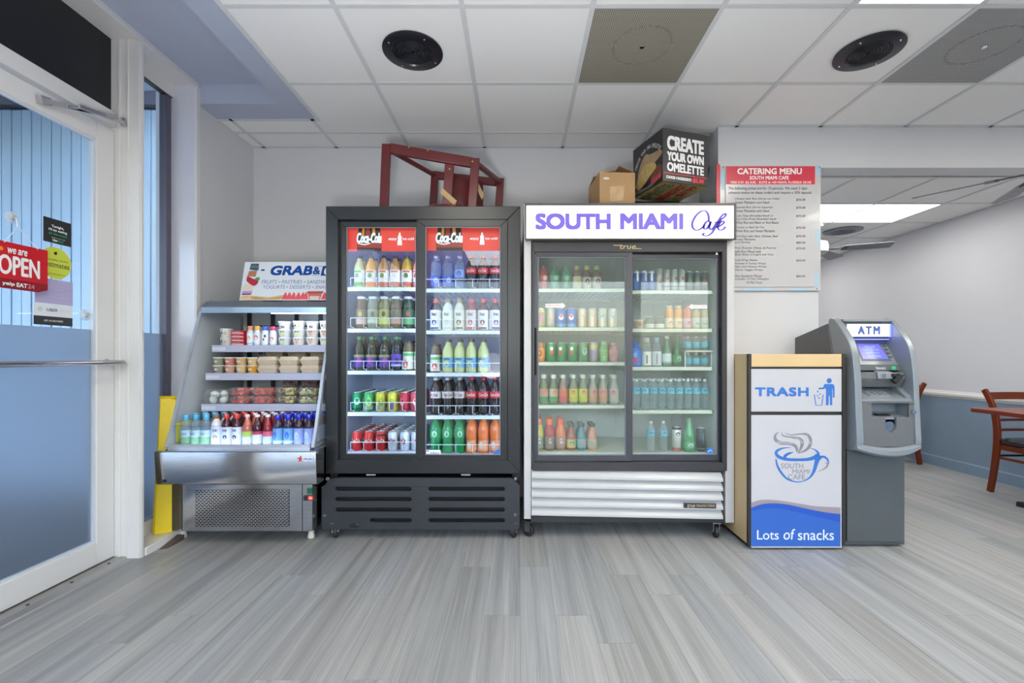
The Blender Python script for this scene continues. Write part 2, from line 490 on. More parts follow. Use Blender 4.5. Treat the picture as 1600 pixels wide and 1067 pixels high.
# dining-room ceiling
dc = struct(B().box(1.44, XR, 3.42, YB, DCEIL + .03, DCEIL + .08).build('ceiling_dining', m_wall, smooth=False))
DX = [1.95, 2.56, 3.17, 3.78]; DY = [3.44, 4.02, 4.60, 5.20, 5.81, 6.42, 7.03]
ex = [1.54] + DX + [XR]; ey = DY + [YB]
DL = (2.56, 3.78, 4.02, 4.60)
for j in range(len(ey) - 1):
    for i in range(len(ex) - 1):
        x0, x1, y0, y1 = ex[i], ex[i+1], ey[j], ey[j+1]
        if covered(x0, x1, y0, y1, [DL, (2.56, 3.78, 5.81, 6.42)]): continue
        me = B().box(-(x1-x0)/2 + .004, (x1-x0)/2 - .004, -(y1-y0)/2 + .004, (y1-y0)/2 - .004, 0, .016).mesh('ceiling_tile', m_tile, smooth=False)
        link('ceiling_tile', me, dc, ((x0+x1)/2, (y0+y1)/2, DCEIL + .003))
for x in DX: B().box(x - TB, x + TB, 3.42, YB, DCEIL - .002, DCEIL + .001).build('grid_bar', m_grid, dc, smooth=False)
for y in DY: B().box(1.54, XR, y - TB, y + TB, DCEIL - .001, DCEIL + .002).build('grid_bar', m_grid, dc, smooth=False)

# ------------------------------------------------------------------ ceiling fittings
m_pframe = mat('light_frame_enamel', (232, 230, 222), 0.4, var=0.02)
def light_panel(x0, x1, y0, y1, z, label):
    t = thing('ceiling_light', label, 'light', ((x0+x1)/2, (y0+y1)/2, z))
    w = .022
    f = B()
    f.box(x0+.012, x1-.012, y0+.012, y0+w, z - .003, z + .03).box(x0+.012, x1-.012, y1-w, y1-.012, z - .003, z + .03)
    f.box(x0+.012, x0+w, y0+w, y1-w, z - .003, z + .03).box(x1-w, x1-.012, y0+w, y1-w, z - .003, z + .03)
    f.build('frame', m_pframe, t, smooth=False)
    B().box(x0+w, x1-w, y0+w, y1-w, z, z + .02).build('diffuser', m_panel if z > 2.6 else m_panel2, t, smooth=False)
names = ['glowing fluorescent ceiling panel cut off above the black ceiling speakers',
         'fluorescent ceiling panel nearest the entrance door', 'fluorescent ceiling panel in mid room behind the viewer',
         'fluorescent ceiling panel at the rear of the room', 'fluorescent ceiling panel close to the dining wall']
for L_, nm in zip(LIGHTS, names): light_panel(*L_, CEIL, nm)
DL_FILL = (2.56, 3.78, 5.81, 6.42)  # unseen panel added to brighten the dining room
light_panel(*DL_FILL, DCEIL, 'added fluorescent fill panel deeper in the dining room, unseen behind the column')
light_panel(*DL, DCEIL, 'bright rectangular fluorescent panel in the dining room ceiling')

m_perf = bpy.data.materials.new('perforated_vent_face'); m_perf.use_nodes = True
def perf(m, rgb):
    nt = m.node_tree; N = nt.nodes; L = nt.links; p = N['Principled BSDF']
    tc = N.new('ShaderNodeTexCoord'); mp = N.new('ShaderNodeMapping'); mp.inputs['Scale'].default_value = (110, 110, 0)
    vo = N.new('ShaderNodeTexVoronoi'); vo.inputs['Randomness'].default_value = 0.0; vo.inputs['Scale'].default_value = 1.0
    L.new(tc.outputs['Object'], mp.inputs[0]); L.new(mp.outputs[0], vo.inputs['Vector'])
    r = N.new('ShaderNodeMapRange'); r.inputs[1].default_value = 0.30; r.inputs[2].default_value = 0.40
    L.new(vo.outputs['Distance'], r.inputs[0])
    mx = N.new('ShaderNodeMix'); mx.data_type = 'RGBA'
    mx.inputs[6].default_value = lin((62, 62, 58)); mx.inputs[7].default_value = lin(rgb)
    L.new(r.outputs[0], mx.inputs[0]); L.new(mx.outputs[2], p.inputs['Base Color']); p.inputs['Roughness'].default_value = .6
perf(m_perf, (176, 172, 156))
m_perf2 = bpy.data.materials.new('grey_perforated_vent_face'); m_perf2.use_nodes = True
perf(m_perf2, (186, 187, 188))
m_ring = mat('vent_ring_paint', (138, 134, 120), 0.6, var=0.05)
m_ring2 = mat('grey_vent_ring_paint', (150, 151, 152), 0.6, var=0.05)
for (x0, x1, y0, y1), mm, mr, lab in ((VENTS[0], m_perf, m_ring, 'tan perforated ceiling vent panel with round deflector ring'),
                                      (VENTS[1], m_perf2, m_ring2, 'pale grey perforated ceiling vent beside a black speaker')):
    cx, cy = (x0+x1)/2, (y0+y1)/2
    t = thing('ceiling_vent', lab, 'vent', (cx, cy, CEIL))
    b = B().box(x0+.012, x1-.012, y0+.012, y1-.012, CEIL - .001, CEIL + .006); b.build('face_plate', mm, t, smooth=False)
    b = B()
    for k in range(40):
        a = 2*math.pi*k/40
        c = Vector((cx + .15*math.cos(a), cy - .03 + .15*math.sin(a), CEIL - .002))
        b.obox(c, Vector((-math.sin(a), math.cos(a), 0))*.008, Vector((math.cos(a), math.sin(a), 0))*.006, (0, 0, .0015))
    b.build('deflector_ring', mr, t, smooth=False)
    B().lathe([(0.0, -.008), (.012, -.008), (.014, -.004), (.014, 0)], (cx, cy - .03, CEIL), 14).build('screw', m_chrome, t)

m_spk = mat('black_speaker_enamel', (30, 32, 40), 0.28, var=0.06)
m_spkd = mat('speaker_cone_dark', (14, 15, 18), 0.6, var=0.1)
def speaker(cx, cy, z, R, label, body=m_spk, cone=m_spkd):
    t = thing('ceiling_speaker', label, 'speaker', (cx, cy, z))
    B().lathe([(R*.62, -.004), (R*.66, -.014), (R*.72, -.012), (R*.93, -.010), (R, -.006), (R, 0), (R*.60, 0)], (cx, cy, z), 40, caps=False).build('flange', body, t)
    b = B()
    for k in range(7):
        r = R*(.08 + .085*k)
        b.lathe([(r, -.006), (r + R*.03, -.009), (r + R*.055, -.006), (r + R*.055, -.002), (r, -.002)], (cx, cy, z), 32, caps=False)
    b.build('grille_rings', body, t)
    B().lathe([(0, -.002), (R*.64, -.003), (R*.64, -.001), (0, -.001)], (cx, cy, z), 32).build('cone', cone, t)
    for k in range(4):
        a = math.radians(38 + 90*k)
        B().lathe([(0, -.015), (.004, -.0145), (.006, -.011), (.006, -.008)], (cx + R*.84*math.cos(a), cy + R*.84*math.sin(a), z), 8).build('screw', m_chrome, t)
speaker(-.566, 2.455, CEIL - .001, .160, 'round black ceiling speaker above the red upturned stool')
speaker(1.895, 2.46, CEIL - .001, .162, 'round black ceiling speaker between the two perforated vents')
speaker(3.50, 4.90, DCEIL - .001, .18, 'round grey ceiling speaker in the dining room', mat('grey_speaker_enamel', (120, 126, 134), .4), m_spk)

# ------------------------------------------------------------------ shopfront: door, post, window
DXP = -2.22                        # inside face of the door
door = B()
door.box(-2.265, DXP, 2.40, 2.505, .015, 2.355)          # lock stile
door.box(-2.265, DXP, 1.55, 1.65, .015, 2.355)
door.box(-2.265, DXP, 1.65, 2.40, .015, .135)
door.box(-2.265, DXP, 1.65, 2.40, 2.258, 2.355)
dr = struct(door.build('door_1', m_frame, bevel=.004))
B().box(-2.246, -2.240, 1.65, 2.40, 1.256, 2.258).build('clear_glass', m_glass, dr, smooth=False)
B().box(-2.246, -2.240, 1.65, 2.40, .135, 1.255).build('frosted_glass', m_film, dr, smooth=False)
b = B()
for (y0, y1, z0, z1) in ((1.65, 2.40, .135, .147), (1.65, 2.40, 2.246, 2.258), (2.388, 2.40, .147, 2.246), (1.65, 1.662, .147, 2.246)):
    b.box(-2.239, -2.226, y0, y1, z0, z1)
b.build('glazing_bead', mat('pale_bead', (206, 214, 224), .3), dr, smooth=False)
b = B().tube([(-2.135, 1.60, 1.082), (-2.135, 2.465, 1.082)], .013, 12)
b.build('push_bar', mat('chrome_push_bar', (196, 190, 192), .16, metal=1.0, var=.04), dr)
b = B()
for y in (1.62, 2.455): b.tube([(-2.218, y, 1.082), (-2.135, y, 1.082)], .009, 8).lathe([(.018, 0), (.018, .006), (.010, .008)], (-2.222, y, 1.082), 12, axis='x')
b.build('bar_bracket', m_chrome, dr)
b = B().obox((-2.205, 2.12, 2.305), (.012, 0, 0), (0, .022, .006), (0, -.004, .016))
b.obox((-2.17, 2.27, 2.345), (.006, 0, 0), (.03, .16, .045), (0, -.003, .010))
b.obox((-2.15, 2.36, 2.365), (.006, 0, 0), (-.01, .14, .03), (0, -.002, .009))
b.lathe([(.014, -.02), (.014, .02)], (-2.165, 2.50, 2.40), 10)
b.build('closer_arm', m_chrome, dr, smooth=False)

fr = B()
fr.box(-2.275, DXP + .012, 1.50, 2.505, 2.372, 2.452)         # header bar over the door
fr.box(-2.290, -2.085, 2.507, 2.536, 0, 2.862)                 # post between door and window
fr.box(-2.085, -2.078, 2.512, 2.532, 0, 2.862)
fr.box(-2.200, -2.185, 2.500, 2.508, 0, 2.862)
fr.box(-2.150, -2.140, 2.500, 2.508, 0, 2.862)
fr.box(-2.290, -2.085, 1.43, 1.545, 0, 2.862)                  # hinge post
fr.box(-2.300, -2.085, -3.6, 2.955, 2.862, 2.90)               # head over all
fr.box(-2.086, -2.074, -3.6, 2.965, 2.852, 2.887)
pf = struct(fr.build('door_frame', m_frame, bevel=.003))
B().box(-2.262, -2.240, 1.545, 2.507, 2.452, 2.862).build('transom_panel', m_black, pf, smooth=False)
th = B().prism([(-2.29, .0), (-2.29, .012), (-2.16, .012), (-2.135, .001), (-2.135, .0)], 'y', 1.5, 2.507)
t_o = struct(th.build('threshold', mat('aluminium_threshold', (172, 170, 168), .35, metal=.8, var=.08), smooth=False))
for k in range(5):
    B().lathe([(0, 0), (.007, 0), (.006, .003), (0, .004)], (-2.175, 1.62 + k*.2, .012), 8).build('screw', m_dark, t_o)

wf = B()
wf.box(-2.275, -2.215, 2.540, 2.940, .045, .13)
wf.box(-2.275, -2.215, 2.540, 2.940, 2.78, 2.862)
wf.box(-2.275, -2.225, 2.540, 2.640, .13, 2.78)
w1 = struct(wf.build('window_1', m_frame, bevel=.003))
B().box(-2.272, -2.228, 2.885, 2.925, .13, 2.78).build('dark_mullion', mat('bronze_mullion', (86, 84, 100), .35), w1, smooth=False)
B().box(-2.252, -2.246, 2.64, 2.89, 1.256, 2.78).build('clear_glass', m_glass, w1, smooth=False)
B().box(-2.252, -2.246, 2.64, 2.89, .13, 1.255).build('frosted_glass', m_film, w1, smooth=False)
B().box(-2.255, -2.225, 2.64, 2.93, 2.772, 2.782).build('dark_seal', m_dark, w1, smooth=False)
struct(B().box(-2.30, -2.075, 2.540, 2.955, 0, .045).build('window_sill', m_white, bevel=.003))
jb = B().box(-2.28, -2.085, 2.940, 2.956, .045, 2.862)
struct(jb.build('window_jamb', m_jamb, smooth=False))
struct(B().box(-2.087, -2.072, 2.938, 2.975, 0, 2.862).build('trim_2', m_frame, bevel=.002))
# second window, before the door
w2 = B().box(-2.275, -2.215, -3.5, 1.43, .045, .13).box(-2.275, -2.215, -3.5, 1.43, 2.78, 2.862)
for y in (-3.5, -1.9, -.3): w2.box(-2.275, -2.215, y, y + .05, .13, 2.78)
w2 = struct(w2.build('window_2', m_frame, smooth=False))
for y0, y1 in ((-3.45, -1.9), (-1.85, -.3), (-.25, 1.43)):
    B().box(-2.252, -2.246, y0, y1, 1.256, 2.78).build('clear_glass', m_glass, w2, smooth=False)
    B().box(-2.252, -2.246, y0, y1, .13, 1.255).build('frosted_glass', m_film, w2, smooth=False)
struct(B().box(-2.30, -2.085, -3.6, 1.43, 0, .045).build('window_sill', m_white, smooth=False))

# outside: clad return wall, soffit, walk
ew = struct(B().box(-6.5, -2.36, 3.75, 3.85, -.05, 3.16).build('exterior_wall', m_extd, smooth=False))
pw = .0815
pmesh = B().box(.004, pw - .006, -.012, .0, 0, 3.13).mesh('cladding_panel', m_ext, smooth=False)
pmesh2 = B().box(.004, pw - .006, -.016, .0, 0, 3.13).mesh('cladding_panel', m_ext, smooth=False)
for k in range(48):
    link('cladding_panel', pmesh if k % 2 else pmesh2, ew, (-6.35 + k*pw, 3.745, 0.0))
struct(B().box(-6.5, -2.36, 3.70, 3.85, 3.16, 3.27).build('exterior_fascia', mat('bronze_fascia', (104, 110, 122), .5), smooth=False))
struct(B().box(-6.5, -2.36, -3.6, 3.85, 3.27, 3.35).build('exterior_soffit', m_extsof, smooth=False))
struct(B().box(-9.5, -2.35, -12.0, 3.85, -.12, -.04).box(-2.35, 9.0, -12.0, -3.7, -.12, -.04).build('exterior_walk', m_ground, smooth=False))
# ------------------------------------------------------------------ black two-door cooler
m_cab = mat('black_cooler_enamel', (29, 31, 34), 0.38, var=0.07, nscale=12)
m_cabf = mat('black_anodised_frame', (32, 34, 37), 0.3, var=0.05, nscale=8)
m_grl = mat('charcoal_grille_plastic', (43, 45, 50), 0.45, var=0.05)
m_hole = mat('vent_shadow_black', (10, 10, 12), 0.8, var=0.05)
m_liner = mat('blue_white_liner', (196, 204, 232), 0.4, var=0.02)
m_led = mat('cold_white_led', (205, 220, 255), 0.4, emit=10.0, var=0.0)
m_shelf = mat('white_coated_shelf', (226, 230, 240), 0.35, var=0.03)
m_wire = mat('white_coated_wire', (232, 236, 246), 0.3, var=0.03)
m_door = clear_mat('cooler_door_glass', (244, 250, 252), 1.32)
m_red = mat('red_header_film', (236, 66, 48), 0.4, emit=0.35, var=0.05)
m_print = mat('white_print', (245, 245, 245), 0.5, var=0.0)
m_rubber = mat('black_rubber', (30, 30, 32), 0.6, var=0.08)
m_castor = mat('grey_castor_metal', (120, 118, 116), 0.35, metal=.8, var=0.1)

CF = 2.78
cx0, cx1 = W(509, CF), W(813, CF)
czt, czb = Z(322, CF), Z(740, CF)
coke = thing('drinks_cooler', 'tall black sliding-door drinks cooler with red header strip', 'cooler', ((cx0+cx1)/2, 3.15, 0))
b = B()
b.box(cx0+.004, cx0+.05, CF+.06, 3.56, .10, czt-.004).box(cx1-.05, cx1-.004, CF+.06, 3.56, .10, czt-.004)
b.box(cx0+.05, cx1-.05, 3.52, 3.56, .10, czt-.004).box(cx0+.05, cx1-.05, CF+.06, 3.52, czt-.06, czt-.004)
b.box(cx0+.05, cx1-.05, CF+.06, 3.52, .40, .455).box(cx0+.05, cx1-.05, CF+.06, 3.52, .10, .13)
b.build('cabinet', m_cab, coke, smooth=False)
b = B()
b.box(cx0+.05, cx0+.056, CF+.06, 3.52, .455, czt-.06).box(cx1-.056, cx1-.05, CF+.06, 3.52, .455, czt-.06)
b.box(cx0+.056, cx1-.056, 3.50, 3.52, .455, czt-.06).box(cx0+.056, cx1-.056, CF+.06, 3.50, czt-.07, czt-.06)
b.box(cx0+.056, cx1-.056, CF+.06, 3.50, .455, .47)
for k in range(1, 8):
    xx = lerp(cx0, cx1, k/8); b.box(xx-.004, xx+.004, 3.494, 3.50, .47, czt-.07)
b.build('liner', m_liner, coke, smooth=False)

def mitred(bb, x0, x1, z0, z1, l, r, t, d, y0, y1, m=0):
    """picture frame of four mitred bars; l, r, t, d are the bar widths"""
    O = [(x0, z0), (x1, z0), (x1, z1), (x0, z1)]; I = [(x0+l, z0+d), (x1-r, z0+d), (x1-r, z1-t), (x0+l, z1-t)]
    for i in range(4):
        j = (i+1) % 4
        bb.prism([O[i], O[j], I[j], I[i]], 'y', y0, y1, m)
b = B()
mitred(b, cx0, cx1, czb, czt, W(528, CF)-cx0, cx1-W(793, CF), czt-Z(343, CF), Z(718, CF)-czb, CF, CF+.06)
b.build('front_frame', m_cabf, coke, bevel=.003)
def slide_door(root, x0, x1, z0, z1, l, r, t, d, y0, mframe, mglass, th=.022):
    b = B(); mitred(b, x0, x1, z0, z1, l, r, t, d, y0, y0+th)
    o = b.build('sliding_door', mframe, root, bevel=.002)
    B().box(x0+l-.004, x1-r+.004, y0+th*.45, y0+th*.45+.004, z0+d-.004, z1-t+.004).build('glass_pane', mglass, o, smooth=False)
    g = .006
    gb = B(); mitred(gb, x0+l-.001, x1-r+.001, z0+d-.001, z1-t+.001, g, g, g, g, y0+th*.2, y0+th*.45)
    gb.build('gasket', mat('grey_gasket', (128, 132, 138), .5), o, smooth=False)
    return o
YL = CF + .030
dl = slide_door(coke, W(528, YL), W(662, YL), Z(718, YL), Z(346, YL), W(541, YL)-W(528, YL), W(662, YL)-W(650, YL), Z(346, YL)-Z(354.5, YL), Z(709.5, YL)-Z(718, YL), YL, m_cabf, m_door)
YR = CF + .004
drr = slide_door(coke, W(651, YR), W(793, YR), Z(718, YR), Z(343, YR), W(664.5, YR)-W(651, YR), W(793, YR)-W(782, YR), Z(343, YR)-Z(354, YR), Z(711, YR)-Z(718, YR), YR, m_cabf, m_door)
# stickers on the sliding pane
gy = YR + .0085
b = B(); b.poly([(W(663, gy), Z(712, gy)), (W(688.5, gy), Z(712, gy)), (W(688.5, gy), Z(703, gy)), (W(663, gy), Z(703, gy))], (0, gy, 0), XU, ZV, 0, .0004)
b.poly(circ(W(667.5, gy), Z(707, gy), .017), (0, gy, 0), XU, ZV, 0, .0008)
b.ribbon([(W(667.5, gy) + .011*math.cos(a/10), Z(707, gy) + .011*math.sin(a/10)) for a in range(5, 58, 4)], .006, (0, gy, 0), XU, ZV, 1, .0012)
letter(b, 'imbera', (0, gy, 0), XU, ZV, W(672, gy), W(686.5, gy), Z(710, gy), Z(705, gy), 1, .001, bold=.02)
b.build('maker_sticker', [m_print, mat('sticker_blue', (60, 110, 180), .5)], drr, smooth=False, fixn=False)
b = B(); b.poly([(W(771, gy), Z(710, gy)), (W(781, gy), Z(710, gy)), (W(781, gy), Z(701, gy)), (W(775, gy), Z(703, gy)), (W(771, gy), Z(707, gy))], (0, gy, 0), XU, ZV, 0, .0006)
b.build('energy_sticker', mat('energy_sticker_blue', (40, 110, 200), .5), drr, smooth=False, fixn=False)
b = B().lathe([(.007, 0), (.007, .012), (.004, .014)], (W(651.5, YL), YL, Z(371, YL)), 10, axis='y')
b.build('latch_knob', m_rubber, dl)

# shelves (top heights of the boards), with wire fronts
CL = [1.558, 1.291, 1.020, .753, .497]; CR = [1.549, 1.280, 1.007, .732, .480]
xm = W(657, 2.95)
SHY = 2.93
for zs, xa, xb, left in ((CL, cx0+.058, xm-.002, 1), (CR, xm+.002, cx1-.058, 0)):
    for k, z in enumerate(zs):
        b = B()
        if k < 4:
            b.box(xa, xb, SHY, SHY+.012, z-.024, z).box(xa, xb, 3.47, 3.485, z-.02, z)
            b.box(xa, xa+.01, SHY, 3.485, z-.02, z).box(xb-.01, xb, SHY, 3.485, z-.02, z)
            n = 13
            for i in range(n):
                xx = lerp(xa+.01, xb-.01, (i+.5)/n); b.box(xx-.006, xx+.006, SHY+.012, 3.47, z-.008, z)
        else:
            b.box(xa, xb, SHY, 3.485, .47, z)
        o = b.build('shelf', m_shelf, coke, smooth=False)
        h = .062 if k != 1 else .07
        w0 = xa + (.035 if left else .008)
        bb = B()
        bb.tube([(w0, SHY+.012, z+h), (xb-.004, SHY+.012, z+h)], .0022, 5)
        nn = 6
        for i in range(nn):
            xx = lerp(w0, xb-.03, i/(nn-1))
            bb.tube([(xx, SHY+.012, z+h), (xx, SHY+.012, z+.012), (xx+.02, SHY+.012, z+.008), (xx+.02, SHY+.012, z)], .0018, 5)
        bb.build('wire_front', m_wire, o)
# light bars inside
b = B()
for xa, xb, ya, yb in ((cx0+.058, cx0+.068, .075, .10), (cx1-.068, cx1-.058, .075, .10), (xm-.010, xm+.010, .100, .112)): B().box(xa, xb, CF+ya, CF+yb, .50, czt-.10).build('led_strip', m_led, coke, smooth=False)
# red header strips behind the panes
hy = CF + .066
def header(x0, x1, z0, z1):
    b = B(); b.box(x0, x1, hy, hy+.003, z0, z1)
    h = z1 - z0; O = (0, hy, 0)
    bx0, bx1 = lerp(x0, x1, .17), lerp(x0, x1, .50); bc = (bx0+bx1)/2
    half = (bx1-bx0)/2
    prof = [(.98, 0), (1.0, .25), (.97, .45), (.9, .7), (.82, 1.0)]
    b.poly([(bc - half*w, z0 + h*t) for w, t in prof] + [(bc + half*w, z0 + h*t) for w, t in prof[::-1]], O, XU, ZV, 1, .0006)
    for (u0, u1, mm) in ((-.62, -.42, 2), (-.30, .05, 3), (.25, .5, 2), (.55, .66, 1)):
        b.poly([(bc + half*u0, z0 + h*.55), (bc + half*u1, z0 + h*.55), (bc + half*u1*.86, z1), (bc + half*u0*.86, z1)], O, XU, ZV, mm, .001)
    b.poly([(bc - half*.97, z0 + h*.12), (bc + half*.97, z0 + h*.12), (bc + half*.98, z0 + h*.30), (bc - half*.98, z0 + h*.30)], O, XU, ZV, 3, .001)
    letter(b, 'Coca-Cola', O, XU, ZV, bc - half*1.02, bc + half*1.0, z0 + h*.30, z0 + h*.68, 4, .0016, bold=.035, shear=.25)
    b.ribbon(smooth2([(bc - half*.95, z0 + h*.30), (bc - half*.4, z0 + h*.24), (bc + half*.1, z0 + h*.30)], 5), [.002] + [.006]*9 + [.001], O, XU, ZV, 4, .0016)
    c = lerp(x0, x1, .74); w = .014
    b.poly([(c-w, z0+h*.22), (c+w, z0+h*.22), (c+w*.95, z0+h*.36), (c+w*.7, z0+h*.44), (c+w*.9, z0+h*.52), (c+w*.35, z0+h*.6), (c+w*.3, z0+h*.68), (c-w*.3, z0+h*.68), (c-w*.35, z0+h*.6), (c-w*.9, z0+h*.52), (c-w*.7, z0+h*.44), (c-w*.95, z0+h*.36)], O, XU, ZV, 4, .001)
    letter(b, 'enjoy', O, XU, ZV, lerp(x0, x1, .59), lerp(x0, x1, .70), z0+h*.38, z0+h*.50, 4, .001, bold=.02)
    letter(b, 'ice cold', O, XU, ZV, lerp(x0, x1, .78), lerp(x0, x1, .93), z0+h*.41, z0+h*.51, 4, .001, bold=.02)
    b.build('header_strip', [m_red, mat('cola_brown', (58, 30, 22), .4, emit=.1), mat('header_amber', (222, 140, 40), .4, emit=.3), mat('header_rust', (170, 54, 34), .4, emit=.2), mat('header_white', (250, 250, 250), .4, emit=.35, var=0)], coke, smooth=False, fixn=False)
header(W(538, hy), W(655, hy), Z(392.5, hy), Z(350, hy))
header(W(660, hy), W(786, hy), Z(391.5, hy), Z(350, hy))
# louvred base
g0, g1 = Z(828, CF-.01), Z(746, CF-.01)
gx0, gx1 = W(502.5, CF-.01), W(812, CF-.01)
gY = CF - .012
def P2(x, y): return (W(x, gY), Z(y, gY))
slots = []
for (xa, xb) in ((524, 643), (669.5, 789)):
    for k, (ya, yb) in enumerate(((760.5, 767), (776.5, 783), (793, 799.5), (809.5, 816))):
        x_0 = 577.5 if (k == 3 and xa < 600) else xa
        p0 = P2(x_0, yb); p1 = P2(xb, ya)
        slots.append(rrect(p0[0], p1[0], p0[1], p1[1], (p1[1]-p0[1])*.48, 3))
badge = P2(554, 821)
outer = [(gx0+.01, g0+.004), (gx1-.012, g0), (gx1, g0+.02), (gx1, g1-.05), (gx1-.02, g1-.03), (gx1-.05, g1-.004), (cx0+.085, g1), (gx0+.045, g1-.012), (gx0+.02, g1-.045), (gx0, g1-.055), (gx0, g0+.03)]
b = B().holed(outer, slots, 'y', gY, gY+.02)
go = b.build('base_grille', m_grl, coke, bevel=.0025)
B().box(gx0+.02, gx1-.02, gY+.035, gY+.04, g0+.01, g1-.01).build('vent_backing', m_hole, coke, smooth=False)
b = B().lathe([(.030, -.004), (.026, -.006), (0, -.006)], (0, 0, 0), 20, axis='y')
for v in b.v: v.z *= .5; v += Vector((badge[0], gY, badge[1]))
b.build('oval_badge', m_cab, go)
b = B()
for px in (580, 728): B().obox((W(px, CF), CF-.004, Z(741.5, CF)), (.028, 0, 0), (0, .004, 0), (0, 0, .004)).build('hinge_clip', mat('clip_grey', (150, 148, 146), .4), coke, smooth=False)
b = B()
for px, py in ((512, 748), (805, 748), (507, 806), (805, 804)):
    B().lathe([(.012, -.022), (.009, -.026), (0, -.027)], (W(px, gY), gY + .02, Z(py, gY)), 12, axis='y').build('fixing_screw', m_castor, coke)

def castor(root, x, y, R=.038, w=.024, drop=.10, turn=0.3):
    b = B(); b.lathe([(R*.55, -w/2), (R*.9, -w/2), (R, -w*.3), (R, w*.3), (R*.9, w/2), (R*.55, w/2)], (0, 0, 0), 20, axis='x')
    M = Matrix.Rotation(turn, 4, 'Z')
    for v in b.v: v[:] = (M @ v) + Vector((x, y, R))
    o = b.build('castor', m_rubber, root)
    f = B(); f.box(-w*.8, -w*.62, -R*.5, R*.5, -.004, drop-R).box(w*.62, w*.8, -R*.5, R*.5, -.004, drop-R).box(-w*1.1, w*1.1, -R*.8, R*.8, drop-R-.006, drop-R)
    f.lathe([(R*.18, -w*.9), (R*.18, w*.9)], (0, 0, 0), 10, axis='x')
    for v in f.v: v[:] = (M @ v) + Vector((x, y, R))
    f.build('fork', m_castor, o, smooth=False)
for x, y, t in ((W(524, 2.80), 2.80, .35), (W(803, 2.80), 2.80, -.2), (cx0+.07, 3.45, .2), (cx1-.07, 3.45, -.4)): castor(coke, x, y, turn=t)

# ------------------------------------------------------------------ white two-door cooler with lit sign
m_wcab = mat('white_cooler_enamel', (196, 194, 194), 0.3, var=0.04, nscale=5)
m_sign = mat('backlit_sign_face', (255, 255, 250), 0.3, emit=1.0, var=0.0)
m_purple = mat('purple_sign_print', (118, 100, 208), 0.4, emit=0.12, var=0.0)
m_greyl = mat('grey_white_liner', (200, 203, 202), 0.4, var=0.03)
m_door2 = clear_mat('old_cooler_glass', (249, 252, 250), 1.36, milk=0.05, milkcol=(210, 222, 216), streak=True)
TF = 2.78
tx0, tx1 = W(818.5, TF), W(1147.5, TF)
tzt = 1.985
true = thing('drinks_cooler', 'tall white sliding-door drinks cooler under a lit white sign', 'cooler', ((tx0+tx1)/2, 3.15, 0))
b = B()
b.box(tx0, tx0+.045, TF, 3.56, Z(811, TF), Z(318.5, TF)).box(tx1-.055, tx1, TF, 3.56, Z(817, TF), Z(318.5, TF))
b.box(tx0+.045, tx1-.055, 3.53, 3.56, .10, 2.0).box(tx0+.045, tx1-.055, TF+.10, 3.53, 1.95, 2.0)
b.build('cabinet', m_wcab, true, bevel=.004)
b = B()
b.box(tx0+.045, tx0+.051, TF+.06, 3.53, .42, 1.95).box(tx1-.061, tx1-.055, TF+.06, 3.53, .42, 1.95)
b.box(tx0+.051, tx1-.061, 3.50, 3.53, .42, 1.95).box(tx0+.051, tx1-.061, TF+.06, 3.50, 1.93, 1.95).box(tx0+.051, tx1-.061, TF+.06, 3.50, .42, .475)
for k in range(1, 9):
    xx = lerp(tx0, tx1, k/9); b.box(xx-.004, xx+.004, 3.494, 3.50, .475, 1.93)
b.build('liner', m_greyl, true, smooth=False)
ix0, ix1 = W(832, TF), W(1135.5, TF)
b = B()
mitred(b, ix0, ix1, Z(735.5, TF), Z(376, TF), .012, .030, Z(376, TF)-Z(394, TF), Z(722, TF)-Z(735.5, TF), TF-.006, TF+.06)
b.build('front_frame', mat('black_brown_frame', (52, 50, 54), .35, var=.08), true, bevel=.002)
b = B(); letter(b, 'true', (0, TF-.006, 0), XU, ZV, W(968, TF), W(993, TF), Z(389.5, TF), Z(383, TF), 0, .001, bold=.01, shear=.2)
b.box(W(958, TF), W(972, TF), TF-.008, TF-.006, Z(384.3, TF), Z(383.2, TF)).box(W(990, TF), W(1002, TF), TF-.008, TF-.006, Z(389.3, TF), Z(388.3, TF))
b.build('maker_script', mat('gold_script', (206, 186, 130), .4), true, smooth=False, fixn=False)
YA = TF + .002
m_tdf = mat('black_door_frame', (60, 60, 68), .3, var=.08)
d1 = slide_door(true, W(834, YA), W(988.5, YA), Z(720.5, YA), Z(392.5, YA), W(840.5, YA)-W(834, YA), W(988.5, YA)-W(978, YA), Z(392.5, YA)-Z(401, YA), Z(711.5, YA)-Z(720.5, YA), YA, m_tdf, m_door2)
YB2 = TF + .030
d2 = slide_door(true, W(977, YB2), W(1132, YB2), Z(720, YB2), Z(397.5, YB2), W(987.5, YB2)-W(977, YB2), W(1132, YB2)-W(1121, YB2), Z(397.5, YB2)-Z(403.5, YB2), Z(710.5, YB2)-Z(720, YB2), YB2, m_tdf, m_door2)
B().box(W(1123.5, YB2), W(1128, YB2), YB2-.010, YB2, Z(586, YB2), Z(512, YB2)).build('finger_pull', m_hole, d2, bevel=.002)
B().box(W(834.8, YA), W(838.2, YA), YA-.008, YA, Z(586, YA), Z(512, YA)).build('finger_pull', m_hole, d1, bevel=.002)
m_stk = mat('white_arrow_sticker', (236, 234, 228), .5, var=.02); m_stkr = mat('sticker_red', (206, 60, 50), .5)
